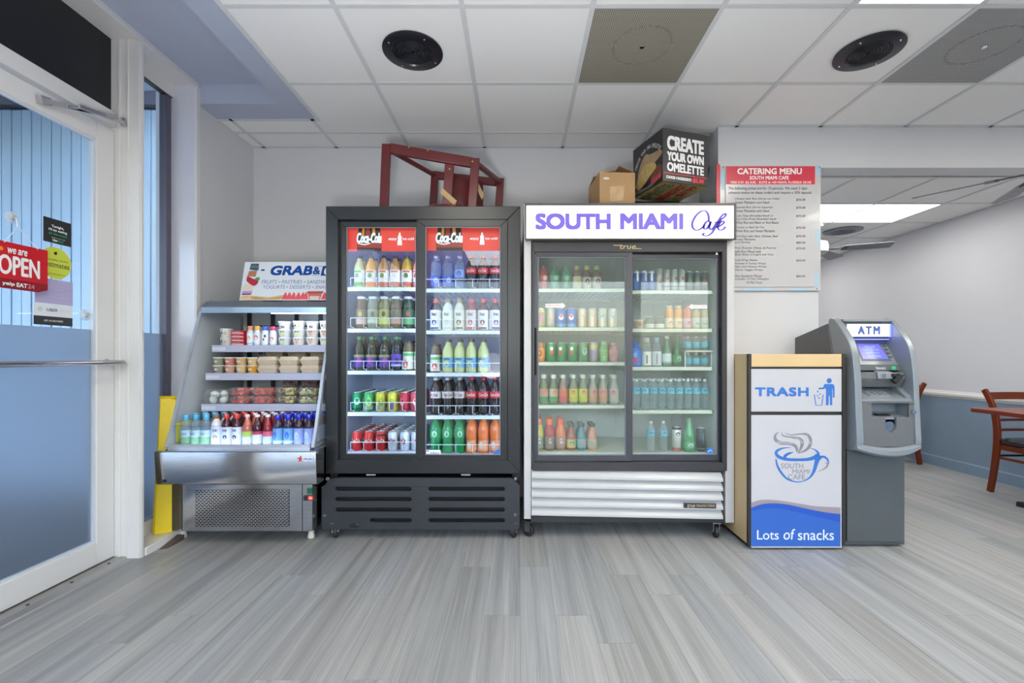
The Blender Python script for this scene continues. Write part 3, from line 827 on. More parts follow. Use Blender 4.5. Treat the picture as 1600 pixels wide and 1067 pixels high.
def arrow(root, gy, x0, x1, z0, z1, flip):
    b = B(); O = (0, gy, 0); zc = (z0+z1)/2; hh = (z1-z0)*.9; t = (x1-x0)*.22
    if flip: pts = [(x1, z0), (x1, z1), (x0+t, z1), (x0+t, zc+hh), (x0, zc), (x0+t, zc-hh), (x0+t, z0)]
    else: pts = [(x0, z0), (x1-t, z0), (x1-t, zc-hh), (x1, zc), (x1-t, zc+hh), (x1-t, z1), (x0, z1)]
    b.poly(pts, O, XU, ZV, 0, .0006)
    a0, a1 = (x0+t, x1-.004) if flip else (x0+.004, x1-t)
    letter(b, 'Slide to Open', O, XU, ZV, a0+.003, a1-.003, zc-(z1-z0)*.2, zc+(z1-z0)*.25, 1, .001)
    b.build('arrow_sticker', [m_stk, m_stkr], root, smooth=False, fixn=False)
ga = YA + .0095
arrow(d1, ga, W(852.5, ga), W(884, ga), Z(480.5, ga), Z(474.5, ga), False)
gb = YB2 + .0095
arrow(d2, gb, W(1075.5, gb), W(1104.5, gb), Z(482, gb), Z(476.5, gb), True)
b = B(); b.poly([(W(1105, gb), Z(709, gb)), (W(1113, gb), Z(709, gb)), (W(1113, gb), Z(700, gb)), (W(1105, gb), Z(700, gb))], (0, gb, 0), XU, ZV, 0, .0006)
b.ribbon([(W(1106, gb), Z(706, gb)), (W(1110, gb), Z(703, gb)), (W(1112.5, gb), Z(705, gb))], .004, (0, gb, 0), XU, ZV, 1, .001)
b.build('energy_sticker', [mat('energy_blue', (50, 120, 220), .5), m_print], d2, smooth=False, fixn=False)
# shelves
TL = [1.549, 1.299, 1.076, .799, .497]; TR = [1.537, 1.291, 1.045, .766, .492]
xm2 = W(981, 2.95)
m_tsh = mat('white_wire_shelf', (214, 218, 206), 0.4, var=0.03)
for zs, xa, xb in ((TL, tx0+.053, xm2-.004), (TR, xm2+.004, tx1-.063)):
    for k, z in enumerate(zs):
        b = B()
        if k < 4:
            b.box(xa, xb, SHY, SHY+.014, z-.022, z).box(xa, xb, 3.46, 3.475, z-.02, z)
            b.box(xa, xa+.008, SHY, 3.475, z-.018, z).box(xb-.008, xb, SHY, 3.475, z-.018, z)
            n = 16
            for i in range(n):
                xx = lerp(xa+.008, xb-.008, (i+.5)/n); b.box(xx-.004, xx+.004, SHY+.014, 3.46, z-.006, z)
        else: b.box(xa, xb, SHY, 3.485, .475, z)
        b.build('shelf', m_tsh, true, smooth=False)
b = B()
for x in (tx0+.062, tx1-.070): B().box(x, x+.008, TF+.075, TF+.095, .55, 1.86).build('led_strip', mat('interior_fill_led', (240, 255, 248), .4, emit=4.0, var=0.0), true, smooth=False)  # strips added to brighten the otherwise unlit interior
# lit sign
SY = 2.735
sx0, sx1, sz0, sz1 = W(820, SY), W(1150, SY), Z(374.5, SY), Z(317.5, SY)
b = B().box(sx0+.004, sx1-.004, SY+.006, TF+.10, sz0+.004, sz1-.004); b.build('sign_box', mat('sign_box_grey', (120, 118, 116), .4), true, smooth=False)
b = B(); mitred(b, sx0, sx1, sz0, sz1, .010, .014, .014, .008, SY-.006, SY+.012); b.build('sign_frame', mat('sign_frame_dark', (84, 82, 82), .35), true, bevel=.002)
s_o = B().box(sx0+.009, sx1-.012, SY, SY+.006, sz0+.008, sz1-.012).build('sign_face', m_sign, true, smooth=False)
b = B(); O = (0, SY, 0)
def sp(x, y): return (W(810 + x/4.446, SY), Z(300 + y/4.446, SY))
a0 = sp(118, 262); a1 = sp(642, 147); letter(b, 'SOUTH', O, XU, ZV, a0[0], a1[0], a0[1], a1[1], 0, .001, bold=.062, res=6)
b.build('lettering', m_purple, s_o, smooth=False, fixn=False); b = B()
a0 = sp(706, 260); a1 = sp(1146, 147); letter(b, 'MIAMI', O, XU, ZV, a0[0], a1[0], a0[1], a1[1], 0, .001, bold=.062, res=6)
b.build('lettering', m_purple, s_o, smooth=False, fixn=False); b = B()
strokes = [
    [(1318,205),(1322,185),(1316,152),(1295,130),(1262,138),(1228,172),(1208,215),(1212,250),(1238,265),(1268,254),(1298,228)],
    [(1332,208),(1312,204),(1292,225),(1288,252),(1306,256),(1328,226),(1336,205),(1326,245),(1338,262),(1356,246)],
    [(1350,250),(1385,205),(1412,166),(1438,150),(1436,168),(1405,195),(1375,235),(1345,282),(1315,303),(1288,302),(1282,290),(1300,286)],
    [(1358,213),(1404,207)],
    [(1372,247),(1406,232),(1428,212),(1418,203),(1396,220),(1385,248),(1400,265),(1424,257),(1440,238)]]
for st in strokes:
    pts = smooth2([sp(*p) for p in st], 6) if len(st) > 2 else [sp(*p) for p in st]
    k = len(pts)
    wds = []
    for i in range(k):
        a, c = pts[max(i-1, 0)], pts[min(i+1, k-1)]
        dx, dz = c[0]-a[0], c[1]-a[1]; q = abs(dz)/max(math.hypot(dx, dz), 1e-6)
        wds.append(.006 + .009*q*(1 if i > 1 and i < k-2 else .3))
    b.ribbon(pts, wds, O, XU, ZV, 1, .001)
b.build('script_lettering', [m_purple, mat('violet_script_print', (92, 76, 196), .4, emit=.1, var=0)], s_o, smooth=False, fixn=False)
# louvred base: five slats
lx0a, lx1a = W(830.5, TF), W(1127.5, TF)
for k in range(5):
    def zz(t, side): return Z(lerp(733.5, 805.5, t), TF) if side == 0 else Z(lerp(739, 811.5, t), TF)
    b = B(); t0, t1 = k/5, (k+1)/5
    rings = []
    for (x, sd) in ((lx0a, 0), (lx1a, 1)):
        za, zb = zz(t0, sd), zz(t1, sd); h = za - zb
        rings.append([(x, TF+.012, za), (x, TF-.010, za - h*.35), (x, TF-.022, za - h*.62), (x, TF-.022, zb + h*.16), (x, TF-.006, zb + h*.10), (x, TF+.020, zb + h*.10), (x, TF+.020, za)])
    b.loft(rings); so = b.build('louvre_slat', mat('white_louvre_enamel', (192, 191, 190), .3, var=.03), true, smooth=False)
    if k == 3:
        yy = TF - .0225
        q = B().poly([(W(1068, yy), Z(793.5, yy)), (W(1119, yy), Z(794.5, yy)), (W(1119, yy), Z(786.5, yy)), (W(1068, yy), Z(785.5, yy))], (0, yy, 0), XU, ZV, 0, .001)
        letter(q, 'true', (0, yy, 0), XU, ZV, W(1074, yy), W(1086, yy), Z(792.5, yy), Z(787.5, yy), 1, .0016, shear=.2, bold=.01)
        letter(q, 'MANUFACTURING', (0, yy, 0), XU, ZV, W(1088, yy), W(1117, yy), Z(791.8, yy), Z(788, yy), 1, .0016)
        q.build('name_plate', [mat('plate_dark', (52, 48, 44), .4), mat('plate_gold', (200, 186, 150), .4)], so, smooth=False, fixn=False)
b = B().box(lx0a-.01, lx1a+.012, TF+.024, TF+.03, Z(812, TF), Z(735, TF)).box(lx0a-.005, lx1a+.02, TF+.0, TF+.05, Z(816, TF), Z(806.5, TF)).box(lx0a-.004, lx1a+.02, TF+.05, 3.52, .10, .125)
b.build('base_chassis', mat('chassis_black', (44, 44, 44), .5), true, smooth=False)
B().box(W(838, 3.0), W(1112, 3.0), 2.86, 3.5, 2.0, 2.03).build('top_tray', mat('dark_top_tray', (66, 70, 74), .4), true, smooth=False)
B().box(.84, 1.26, 3.33, 3.55, 2.03, 2.245).build('cube_support', m_cab, true, smooth=False)  # unseen block added to hold up the omelette cube
b = B().tube([(W(851, 2.86) + .018*math.cos(a), 2.86, 2.045 + .018*math.sin(a)) for a in [k*.52 for k in range(13)]], .003, 6)
b.tube([(W(853, 2.86), 2.86, 2.03), (W(856, 2.87), 2.90, 2.032), (W(860, 2.9), 2.97, 2.033)], .003, 6)
b.build('cord_loop', m_wire, true)
for x, y, t in ((W(818, 2.82)+.03, 2.82, 1.0), (W(1118, 2.80), 2.80, -.12), (tx0+.08, 3.45, .2), (tx1-.09, 3.45, -.4)): castor(true, x, y, turn=t)

# ------------------------------------------------------------------ curved steel open-front case
m_alu = mat('aluminium_edge', (206, 212, 222), .25, metal=.5, var=.05)
m_galv = mat('case_top_grey', (132, 136, 142), .4, metal=.5, var=.05)
m_cwall = mat('case_inner_steel', (206, 212, 216), .4, metal=.15, var=.06)
m_cshelf = mat('case_shelf_enamel', (186, 190, 214), .3, var=.03)
m_sglass = clear_mat('case_side_glass', (236, 242, 246), 1.32, milk=.10)
m_haze = clear_mat('case_side_haze', (236, 242, 246), 1.3, milk=.45, milkcol=(228, 232, 234))  # pale haze and reflection on this end glass, mixed into its colour
m_acry = clear_mat('acrylic_front', (244, 248, 255), 1.28)
kx0, kx1 = -2.055, -1.178
case = thing('display_case', 'stainless open-front chilled case with curved glass sides', 'display case', ((kx0+kx1)/2, 3.0, 0))
prof = [(2.655, .58), (2.70, .70), (2.745, .84), (2.80, 1.02), (2.855, 1.17), (2.905, 1.30), (2.945, 1.395), (2.985, 1.445), (3.04, 1.475)]
b = B()
b.box(kx0+.02, kx1-.03, 2.675, 3.45, .085, .545)
b.build('body', m_steel, case, bevel=.003)
b = B().prism([(2.59, .574), (2.585, .565), (2.597, .385), (2.610, .378), (2.70, .378), (2.70, .574)], 'x', kx0-.012, kx1+.03)
fp = b.build('front_panel', m_steel, case, bevel=.003)
b = B().lathe([(.010, -.003), (.008, -.006), (0, -.006)], (W(258, 2.6), 2.597, Z(751, 2.6)), 12, axis='y'); b.build('knob', m_rubber, fp)
b = B(); O = (0, 2.592, 0); yy = 2.586
star = []
scx, scz = W(469.5, yy), Z(717, yy)
for k in range(10):
    a = math.pi/2 + k*math.pi/5; r = .022 if k % 2 == 0 else .009
    star.append((scx + r*math.cos(a), scz + r*math.sin(a)))
b.poly(star, (0, yy, 0), XU, ZV, 0, .001)
b.poly([(W(472, yy), Z(720, yy)), (W(489, yy), Z(720, yy)), (W(489, yy), Z(714, yy)), (W(472, yy), Z(714, yy))], (0, yy, 0), XU, ZV, 1, .0014)
letter(b, 'OMCAN', (0, yy, 0), XU, ZV, W(473, yy), W(488, yy), Z(719, yy), Z(715.2, yy), 2, .002, bold=.03)
b.build('maker_logo', [mat('logo_red', (206, 60, 62), .4), mat('logo_white', (236, 238, 244), .4), mat('logo_navy', (40, 60, 140), .4)], fp, smooth=False, fixn=False)
# perforated service panel: rows of staggered slots
gx_0, gx_1, gz0, gz1 = W(305.5, 2.672), W(451.5, 2.672), Z(822.5, 2.672), Z(764.5, 2.672)
b = B(); NR, NC = 21, 24
sh = (gz1-gz0)/NR; sw = (gx_1-gx_0)/NC
for r in range(NR):
    z0 = gz0 + r*sh
    b.box(gx_0, gx_1, 2.667, 2.670, z0 + sh*.52, z0 + sh)
    o_ = .5*sw if r % 2 else 0
    for c in range(NC + 1):
        xa = max(gx_0, gx_0 + c*sw - sw*.17 + o_); xb = min(gx_1, gx_0 + c*sw + sw*.17 + o_)
        if xb > xa: b.box(xa, xb, 2.667, 2.670, z0, z0 + sh*.52)
o = b.build('grille', m_steel, case, smooth=False); o['kind'] = 'stuff'
B().box(gx_0, gx_1, 2.6705, 2.6735, gz0, gz1).build('grille_backing', m_hole, case, smooth=False)
b = B()
for px in (284, 472): B().box(W(px, 2.672)-.0015, W(px, 2.672)+.0015, 2.6735, 2.676, .09, .378).build('panel_joint', m_hole, case, smooth=False)
b = B().box(W(480.5, 2.67), W(488, 2.67), 2.662, 2.675, Z(771, 2.67), Z(762, 2.67)); so = b.build('power_switch', mat('green_switch', (16, 98, 60), .3, emit=.15), case, bevel=.002)
b = B().box(W(474.5, 2.67), W(493.5, 2.67), 2.664, 2.675, Z(782, 2.67), Z(774, 2.67)); so = b.build('thermostat', m_dark, case, bevel=.002)
b = B().poly([(W(481, 2.663), Z(781, 2.663)), (W(489, 2.663), Z(781, 2.663)), (W(489, 2.663), Z(775, 2.663)), (W(481, 2.663), Z(775, 2.663))], (0, 2.664, 0), XU, ZV, 0, .0006)
letter(b, '06', (0, 2.664, 0), XU, ZV, W(483, 2.663), W(487.5, 2.663), Z(780.3, 2.663), Z(775.8, 2.663), 1, .0012, bold=.01)
b.build('red_display', [mat('display_dark_red', (190, 24, 22), .3, emit=.6, var=0), mat('display_digit', (255, 150, 140), .3, emit=1.6, var=0)], so, smooth=False, fixn=False)
for px in (283, 484):
    B().lathe([(.020, 0), (.022, .012), (.017, .03), (.017, .085)], (W(px, 2.78), 2.80, 0), 16).build('foot', mat('cream_foot', (214, 210, 196), .5), case)
for x in (kx0+.06, kx1-.08): B().lathe([(.020, 0), (.022, .012), (.017, .03), (.017, .085)], (x, 3.38, 0), 16).build('foot', MATS['cream_foot'], case)
# inner shell
b = B()
b.box(kx0+.03, kx1-.035, 3.36, 3.40, .545, 1.45).box(kx0+.02, kx1-.03, 2.70, 3.36, .545, .560)
b.build('inner_back', m_cwall, case, smooth=False)
b = B()
for k in range(5):
    x = lerp(kx0+.08, kx1-.10, k/4); b.box(x-.012, x+.012, 3.34, 3.36, .56, 1.44)
for k, z in enumerate((1.33, 1.13, .94)):
    for i in range(16):
        x = lerp(kx0+.16, kx1-.10, i/15); b.box(x-.014, x+.014, 3.352, 3.361, z, z+.010)
b.build('shelf_upright', m_dark, case, smooth=False)
# canopy
b = B().prism([(2.93, 1.405), (2.945, 1.44), (2.985, 1.472), (3.04, 1.482), (3.45, 1.482), (3.45, 1.44), (3.03, 1.42), (2.98, 1.405)], 'x', kx0+.012, kx1-.02)
b.build('canopy', m_galv, case, ang=25)
B().box(kx0+.02, kx1-.025, 2.927, 2.935, 1.392, 1.43).build('canopy_lip', mat('canopy_lip_blue', (170, 196, 220), .25, metal=.4), case, bevel=.002)
B().box(W(428, 3.0), kx1-.05, 2.965, 2.985, 1.392, 1.404).build('light_tube', mat('case_tube_white', (225, 235, 255), .4, emit=20.0, var=0), case, smooth=False)
B().box(kx0+.10, kx1-.05, 2.668, 2.676, .585, .592).build('deck_light', mat('deck_led_white', (215, 228, 255), .4, emit=12.0, var=0), case, smooth=False)
# glass sides with aluminium edge
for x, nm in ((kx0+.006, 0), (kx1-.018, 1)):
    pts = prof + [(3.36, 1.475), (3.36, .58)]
    B().prism(pts, 'x', x, x+.005).build('side_glass', m_sglass if nm else m_haze, case, smooth=False)
    e = smooth2(prof, 3); rings = []
    eb = B()
    n = len(e)
    for i in range(n):
        a, c = e[max(i-1, 0)], e[min(i+1, n-1)]
        d = Vector((c[0]-a[0], c[1]-a[1])).normalized(); q = Vector((-d.y, d.x))*.011
        rings.append([(x-.006, e[i][0]-q.x, e[i][1]-q.y), (x+.011, e[i][0]-q.x, e[i][1]-q.y), (x+.011, e[i][0]+q.x, e[i][1]+q.y), (x-.006, e[i][0]+q.x, e[i][1]+q.y)])
    eb.loft(rings); eb.build('side_edge', m_alu, case, ang=50)
# deck and acrylic front
B().box(kx0+.02, kx1-.03, 2.66, 3.34, .566, .578).box(kx0+.02, kx1-.03, 2.645, 2.665, .566, .600).build('deck', m_alu, case, smooth=False)
B().box(kx0+.02, kx1-.03, 2.690, 2.695, .578, .702).box(kx0+.02, kx1-.03, 2.686, 2.699, .700, .704).build('acrylic_guard', m_acry, case, smooth=False)
KS = [(1.181, 2.985), (1.000, 2.925), (.806, 2.885)]
for z, y in KS:
    o = B().box(kx0+.05, kx1-.04, y, 3.345, z-.014, z).box(kx0+.05, kx1-.04, y-.004, y+.004, z-.040, z+.006).build('shelf', m_cshelf, case, bevel=.0015)
    B().box(kx0+.055, kx0+.14, y-.0055, y-.004, z-.030, z-.008).build('price_strip', mat('price_strip_white', (214, 216, 232), .5), o, smooth=False)
yc = B().box(kx0+.014, kx0+.018, 2.72, 2.86, .60, .715, 0); yc.poly([(2.74, .62), (2.82, .62), (2.82, .69), (2.74, .69)], (kx0+.018, 0, 0), YU, ZV, 1, .0006)  # yellow reflection in the side glass, built as a solid card
yc.build('yellow_reflection', [mat('yellow_reflection_base', (226, 214, 70), .5), mat('yellow_reflection_pale', (240, 236, 190), .5)], case, smooth=False, fixn=False)
# ------------------------------------------------------------------ drinks and food
SHAPES = {   # (radius, height) as shares of the item's own, body up to the neck; cap = (bottom, top, radius)
 'juice': dict(p=[(.86,0),(.97,.02),(1,.05),(1,.18),(.95,.22),(.95,.52),(1,.56),(.98,.62),(.84,.72),(.56,.83),(.44,.87),(.42,.92)], cap=(.91,1.0,.50)),
 'jarbot': dict(p=[(.90,0),(1,.03),(1,.30),(.96,.33),(.96,.62),(1,.66),(.98,.74),(.80,.86),(.70,.90),(.70,.93)], cap=(.92,1.0,.80)),
 'soda': dict(p=[(.80,0),(.96,.03),(1,.10),(.90,.22),(.84,.32),(.96,.44),(1,.55),(.96,.66),(.70,.80),(.42,.89),(.36,.92)], cap=(.92,1.0,.42)),
 'bai': dict(p=[(.90,0),(1,.02),(1,.60),(.95,.70),(.74,.79),(.48,.85),(.46,.88)], cap=(.87,1.0,.54)),
 'lemon': dict(p=[(.90,0),(1,.03),(1,.56),(.94,.66),(.66,.76),(.40,.84),(.36,.91)], cap=(.90,1.0,.44)),
 'sport': dict(p=[(.86,0),(.98,.03),(1,.08),(.94,.2),(.92,.34),(1,.46),(1,.56),(.90,.68),(.66,.78),(.62,.82)], cap=(.81,1.0,.68)),
 'snap': dict(p=[(.92,0),(1,.03),(1,.50),(.94,.58),(.66,.70),(.50,.80),(.50,.88)], cap=(.87,1.0,.62)),
 'water': dict(p=[(.84,0),(.98,.02),(1,.05),(.93,.09),(1,.13),(.93,.18),(1,.23),(.93,.28),(1,.33),(1,.60),(.93,.63),(.98,.67),(.84,.78),(.42,.90),(.38,.93)], cap=(.92,1.0,.44)),
 'tall': dict(p=[(.92,0),(1,.02),(1,.50),(.94,.60),(.62,.76),(.44,.86),(.40,.93)], cap=(.92,1.0,.48)),
 'square': dict(p=[(.96,0),(1,.02),(1,.62),(.92,.72),(.54,.80),(.50,.84)], cap=(.83,1.0,.60)),
 'sparkling': dict(p=[(.90,0),(1,.03),(.96,.2),(.98,.40),(.80,.60),(.50,.80),(.40,.92)], cap=(.91,1.0,.46)),
 'yog': dict(p=[(.90,0),(1,.03),(1,.66),(.92,.72),(.74,.76),(.72,.80)], cap=(.79,1.0,.82)),
}
MESHC = {}
def pmat(c, kind='plastic'):
    if isinstance(c, tuple) and c and c[0] == 'clear':
        return clear_mat('clear_bottle_%d_%d_%d' % c[1:4], c[1:4], 1.33, rough=.03, milk=.18, milkcol=(225, 235, 240))
    if kind == 'can': return mat('can_%d_%d_%d' % c, c, .28, metal=.35, var=.05, nscale=40)
    if kind == 'paper': return mat('label_%d_%d_%d' % c, c, .5, var=.05, nscale=60)
    return mat('drink_%d_%d_%d' % c, c, .12, var=.10, nscale=30, spec=.6)
def cached(key, fn, mats, **kw):
    if key not in MESHC:
        b = B(); fn(b); MESHC[key] = b.mesh(key[0], mats, **kw)
    return MESHC[key]
def curved_word(b, word, r, z0, z1, half, m=0, bold=.03, shear=0.0):
    q = B(); letter(q, word, (0,0,0), XU, ZV, -half, half, z0, z1, m, 0, bold, shear, 2)
    b.add([(r*math.sin(v.x), -r*math.cos(v.x), v.z) for v in q.v], q.f, m)
def patch(b, r, z0, z1, half, m=0, c=0.0, n=6):
    P = []
    for k in range(n+1):
        a = c + lerp(-half, half, k/n); P.append((r*math.sin(a), -r*math.cos(a)))
    b.add([(x, y, z0) for x, y in P] + [(x, y, z1) for x, y in P], [(k, k+1, n+1+k+1, n+1+k) for k in range(n)], m)
def dotp(b, r, cz, rz, half, m=0, c=0.0):
    b.add([(r*math.sin(c + half*math.cos(t)), -r*math.cos(c + half*math.cos(t)), cz + rz*math.sin(t)) for t in [k*math.pi/6 for k in range(12)]], [tuple(range(12))], m)
NSEG = 16
def make_bottle(key, d):
    R, H, sh = d['r'], d['h'], SHAPES[d['sh']]
    t = thing(d.get('name', 'bottle'), 'x', d.get('cat', 'bottle'))
    local(t)
    body = link('bottle_body', cached(('bottle_body', key), lambda b: b.lathe([(r*R, h*H) for r, h in sh['p']], n=NSEG), pmat(d['body'])), t)
    c0, c1, cr = sh['cap']
    link('cap', cached(('cap', d['sh'], R, H, d['cap']), lambda b: b.lathe([(cr*R*.96, c0*H), (cr*R, c0*H+.002), (cr*R, c1*H-.003), (cr*R*.92, c1*H), (0, c1*H)], n=12), pmat(d['cap'])), t)
    KIDS[t] = list(COL.objects)[-2:]
    if d.get('lab'):
        h0, h1, lc = d['lab']
        prof = [(r, h) for r, h in sh['p']]
        def rad(h):
            for (r0, a), (r1, b_) in zip(prof, prof[1:]):
                if a <= h <= b_: return lerp(r0, r1, (h-a)/max(b_-a, 1e-6))
            return prof[-1][0]
        hs = sorted([h0, h1] + [h for r, h in prof if h0 < h < h1])
        mm = [pmat(lc, 'paper')]
        extra = []
        def fn(b):
            b.lathe([(rad(h)*R + .0008, h*H) for h in hs], n=NSEG, caps=False)
            rr = max(rad(h) for h in hs)*R
            for e in d.get('art', []):
                mm.append(pmat(e[-1], 'paper')); mi = len(mm) - 1
                if e[0] == 'band': b.lathe([(rr+.0012, e[1]*H), (rr+.0012, e[2]*H)], n=NSEG, m=mi, caps=False)
                elif e[0] == 'dot': dotp(b, rr+.0016, e[1]*H, e[2]*H, e[3], mi, e[4] if len(e) > 5 else 0)
                elif e[0] == 'patch': patch(b, rr+.0016, e[1]*H, e[2]*H, e[3], mi)
                elif e[0] == 'word': curved_word(b, e[1], rr+.0020, e[2]*H, e[3]*H, e[4], mi, .04, .25 if e[1] in ('Coca-Cola', 'Diet Coke') else 0)
        k = ('label', key)
        if k not in MESHC:
            b = B(); fn(b); MESHC[k] = b.mesh('label', mm, fixn=False)
        KIDS[t].append(link('label', MESHC[k], t))
    return t
def make_can(key, d):
    R, H = d['r'], d['h']
    t = thing('can', 'x', 'can'); local(t)
    mm = [pmat(d['body'], 'can')]
    def fn(b):
        b.lathe([(R*.78, 0), (R*.84, .004), (R, .012), (R, H-.014), (R*.84, H-.003), (R*.86, H)], n=NSEG)
        for e in d.get('art', []):
            mm.append(pmat(e[-1], 'can')); mi = len(mm)-1
            if e[0] == 'band': b.lathe([(R+.0005, e[1]*H), (R+.0005, e[2]*H)], n=NSEG, m=mi, caps=False)
            elif e[0] == 'dot': dotp(b, R+.0009, e[1]*H, e[2]*H, e[3], mi, e[4] if len(e) > 5 else 0)
            elif e[0] == 'patch': patch(b, R+.0009, e[1]*H, e[2]*H, e[3], mi)
            elif e[0] == 'word': curved_word(b, e[1], R+.0013, e[2]*H, e[3]*H, e[4], mi, .04)
    k = ('can_body', key)
    if k not in MESHC:
        b = B(); fn(b); MESHC[k] = b.mesh('can_body', mm)
    a = link('can_body', MESHC[k], t)
    top = d.get('top', (200, 202, 206))
    c = link('lid', cached(('lid', R, H, top), lambda b: b.lathe([(R*.86, H-.001), (R*.86, H+.002), (R*.80, H+.002), (R*.77, H-.003), (0, H-.003)], n=NSEG, caps=False).lathe([(.006, H-.003), (.006, H-.0005), (0, H-.0005)], (0, -.008, 0), 8), mat('can_lid_%d_%d_%d' % top, top, .25, metal=.9, var=.03)), t)
    KIDS[t] = [a, c]
    return t
def make_cup(key, d):
    R, H = d['r'], d['h']
    t = thing(d.get('name', 'cup'), 'x', 'cup'); local(t)
    mm = [pmat(d['body'], 'paper')]
    def fn(b):
        b.lathe([(R*.72, 0), (R*.74, .002), (R*.94, H*.86), (R*.96, H*.9)], n=NSEG)
        for e in d.get('art', []):
            mm.append(pmat(e[-1], 'paper')); mi = len(mm)-1
            rr = R*.88 + .0015
            if e[0] == 'dot': dotp(b, rr, e[1]*H, e[2]*H, e[3], mi, e[4] if len(e) > 5 else 0)
            elif e[0] == 'band': b.lathe([(lerp(R*.74, R*.94, e[1])+.0008, e[1]*H*.95), (lerp(R*.74, R*.94, e[2])+.0008, e[2]*H*.95)], n=NSEG, m=mi, caps=False)
    k = ('cup_body', key)
    if k not in MESHC:
        b = B(); fn(b); MESHC[k] = b.mesh('cup_body', mm)
    a = link('cup_body', MESHC[k], t)
    c = link('lid', cached(('lid', 'cup', R, H, d['cap']), lambda b: b.lathe([(R*.97, H*.86), (R, H*.87), (R, H*.96), (R*.95, H), (0, H)], n=NSEG), pmat(d['cap'])), t)
    KIDS[t] = [a, c]
    return t
def tray_rings(hw, hd, z0, z1, k0, k1, r=.012):
    out = []
    for z, k in ((z0, k0), (z1, k1)):
        out.append([(x, y, z) for x, y in rrect(-hw*k, hw*k, -hd*k, hd*k, r, 2)])
    return out
m_clam = clear_mat('clear_clamshell', (246, 250, 252), 1.4, milk=.10)
def make_clam(key, d):
    hw, hd, H = d['w']/2, d['d']/2, d['h']
    t = thing(d.get('name', 'food_container'), 'x', 'food container'); local(t)
    m = m_clam if d['fill'] else pmat(d['body'], 'paper')
    a = link('tray', cached(('tray', key), lambda b: b.loft(tray_rings(hw, hd, 0, H*.55, .84, .97)).box(-hw, hw, -hd, -hd*.94, H*.53, H*.57).box(-hw, hw, hd*.94, hd, H*.53, H*.57), m), t)
    c = link('lid', cached(('lid', key), lambda b: b.loft(tray_rings(hw, hd, H*.575, H*.62, 1.0, 1.0)).loft(tray_rings(hw, hd, H*.62, H, .93, .80)), m), t)
    KIDS[t] = [a, c]
    rnd = random.Random(hash(key) % 1000 if False else sum(map(ord, str(key))))
    if d['fill'] == 'eggs':
        for i, (sx, sy, sz) in enumerate(((-.45, -.30, .26), (.42, -.34, .26), (-.36, -.12, .62), (.36, -.10, .62))):
            me = cached(('egg', 'egg'), lambda b: b.lathe([(.022*math.sin(q)*(1 + .10*math.cos(q)), -.028*math.cos(q)) for q in [k*math.pi/10 for k in range(11)]], n=14), mat('boiled_egg_white', (240, 238, 232), .35, var=.03))
            o = link('egg', me, t, (sx*hw, sy*hd, sz*H)); o.rotation_euler = (.5, .9*i, .4*i); KIDS[t].append(o)
    elif d['fill']:
        cols = d['fill']
        def fn(b):
            for i in range(46):
                x, y, z = rnd.uniform(-.74, .74)*hw, rnd.uniform(-.80, .74)*hd, rnd.uniform(.10, .80)*H
                s = rnd.uniform(.010, .017)
                e = [Vector((rnd.uniform(-1, 1), rnd.uniform(-1, 1), rnd.uniform(-1, 1))).normalized()*s*rnd.uniform(.5, 1.0) for _ in range(3)]
                b.obox((x, y, z), e[0], e[1], e[0].cross(e[1]).normalized()*s*.7, rnd.randrange(len(cols)))
            for v in b.v: v[:] = (max(-.80*hw, min(.80*hw, v.x)), max(-.82*hd, min(.82*hd, v.y)), max(.06*H, min(.90*H, v.z)))
        mm = [pmat(c_, 'plastic') for c_ in cols]
        k = ('filling', key)
        if k not in MESHC: b = B(); fn(b); MESHC[k] = b.mesh('filling', mm, smooth=False)
        o = link('filling', MESHC[k], t); o['kind'] = 'stuff'; KIDS[t].append(o)
    return t
def make_pack(key, d):
    t = thing('snack_box', 'x', 'box'); local(t)
    w, dd, h = d['w']/2, d['d']/2, d['h']
    mm = [pmat(d['body'], 'paper')] + [pmat(c, 'paper') for c in d['cols']]
    b = B().box(-w, w, -dd, dd, 0, h)
    b.poly([(-w*.9, h*.18), (w*.9, h*.12), (w*.9, h*.40), (-w*.9, h*.46)], (0, -dd, 0), XU, ZV, 1, .0006)
    b.poly([(-w*.9, h*.60), (w*.5, h*.56), (w*.5, h*.84), (-w*.9, h*.88)], (0, -dd, 0), XU, ZV, 2, .0006)
    letter(b, 'COOKIES', (0, -dd, 0), XU, ZV, -w*.8, w*.4, h*.62, h*.82, 1, .001)
    a = link('carton', b.mesh('carton', mm, smooth=False, fixn=False), t); KIDS[t] = [a]
    return t
PROTO = {}; DEF = {}
def define(key, fn, desc, **d): DEF[key] = (fn, desc, d)
def place(key, x, y, z, label, group, rz=0.0):
    if key not in PROTO:
        fn, desc, d = DEF[key]
        t = fn(key, d); PROTO[key] = t
    else: t = copy_tree(PROTO[key])
    t.location = (x, y, z + .0015); t.rotation_euler = (0, 0, rz)
    t['label'] = label; t['group'] = group
    return t
ORD = ['first', 'second', 'third', 'fourth', 'fifth', 'sixth', 'seventh', 'eighth', 'ninth', 'tenth', 'eleventh', 'twelfth', 'thirteenth', 'fourteenth']
RND = random.Random(3)
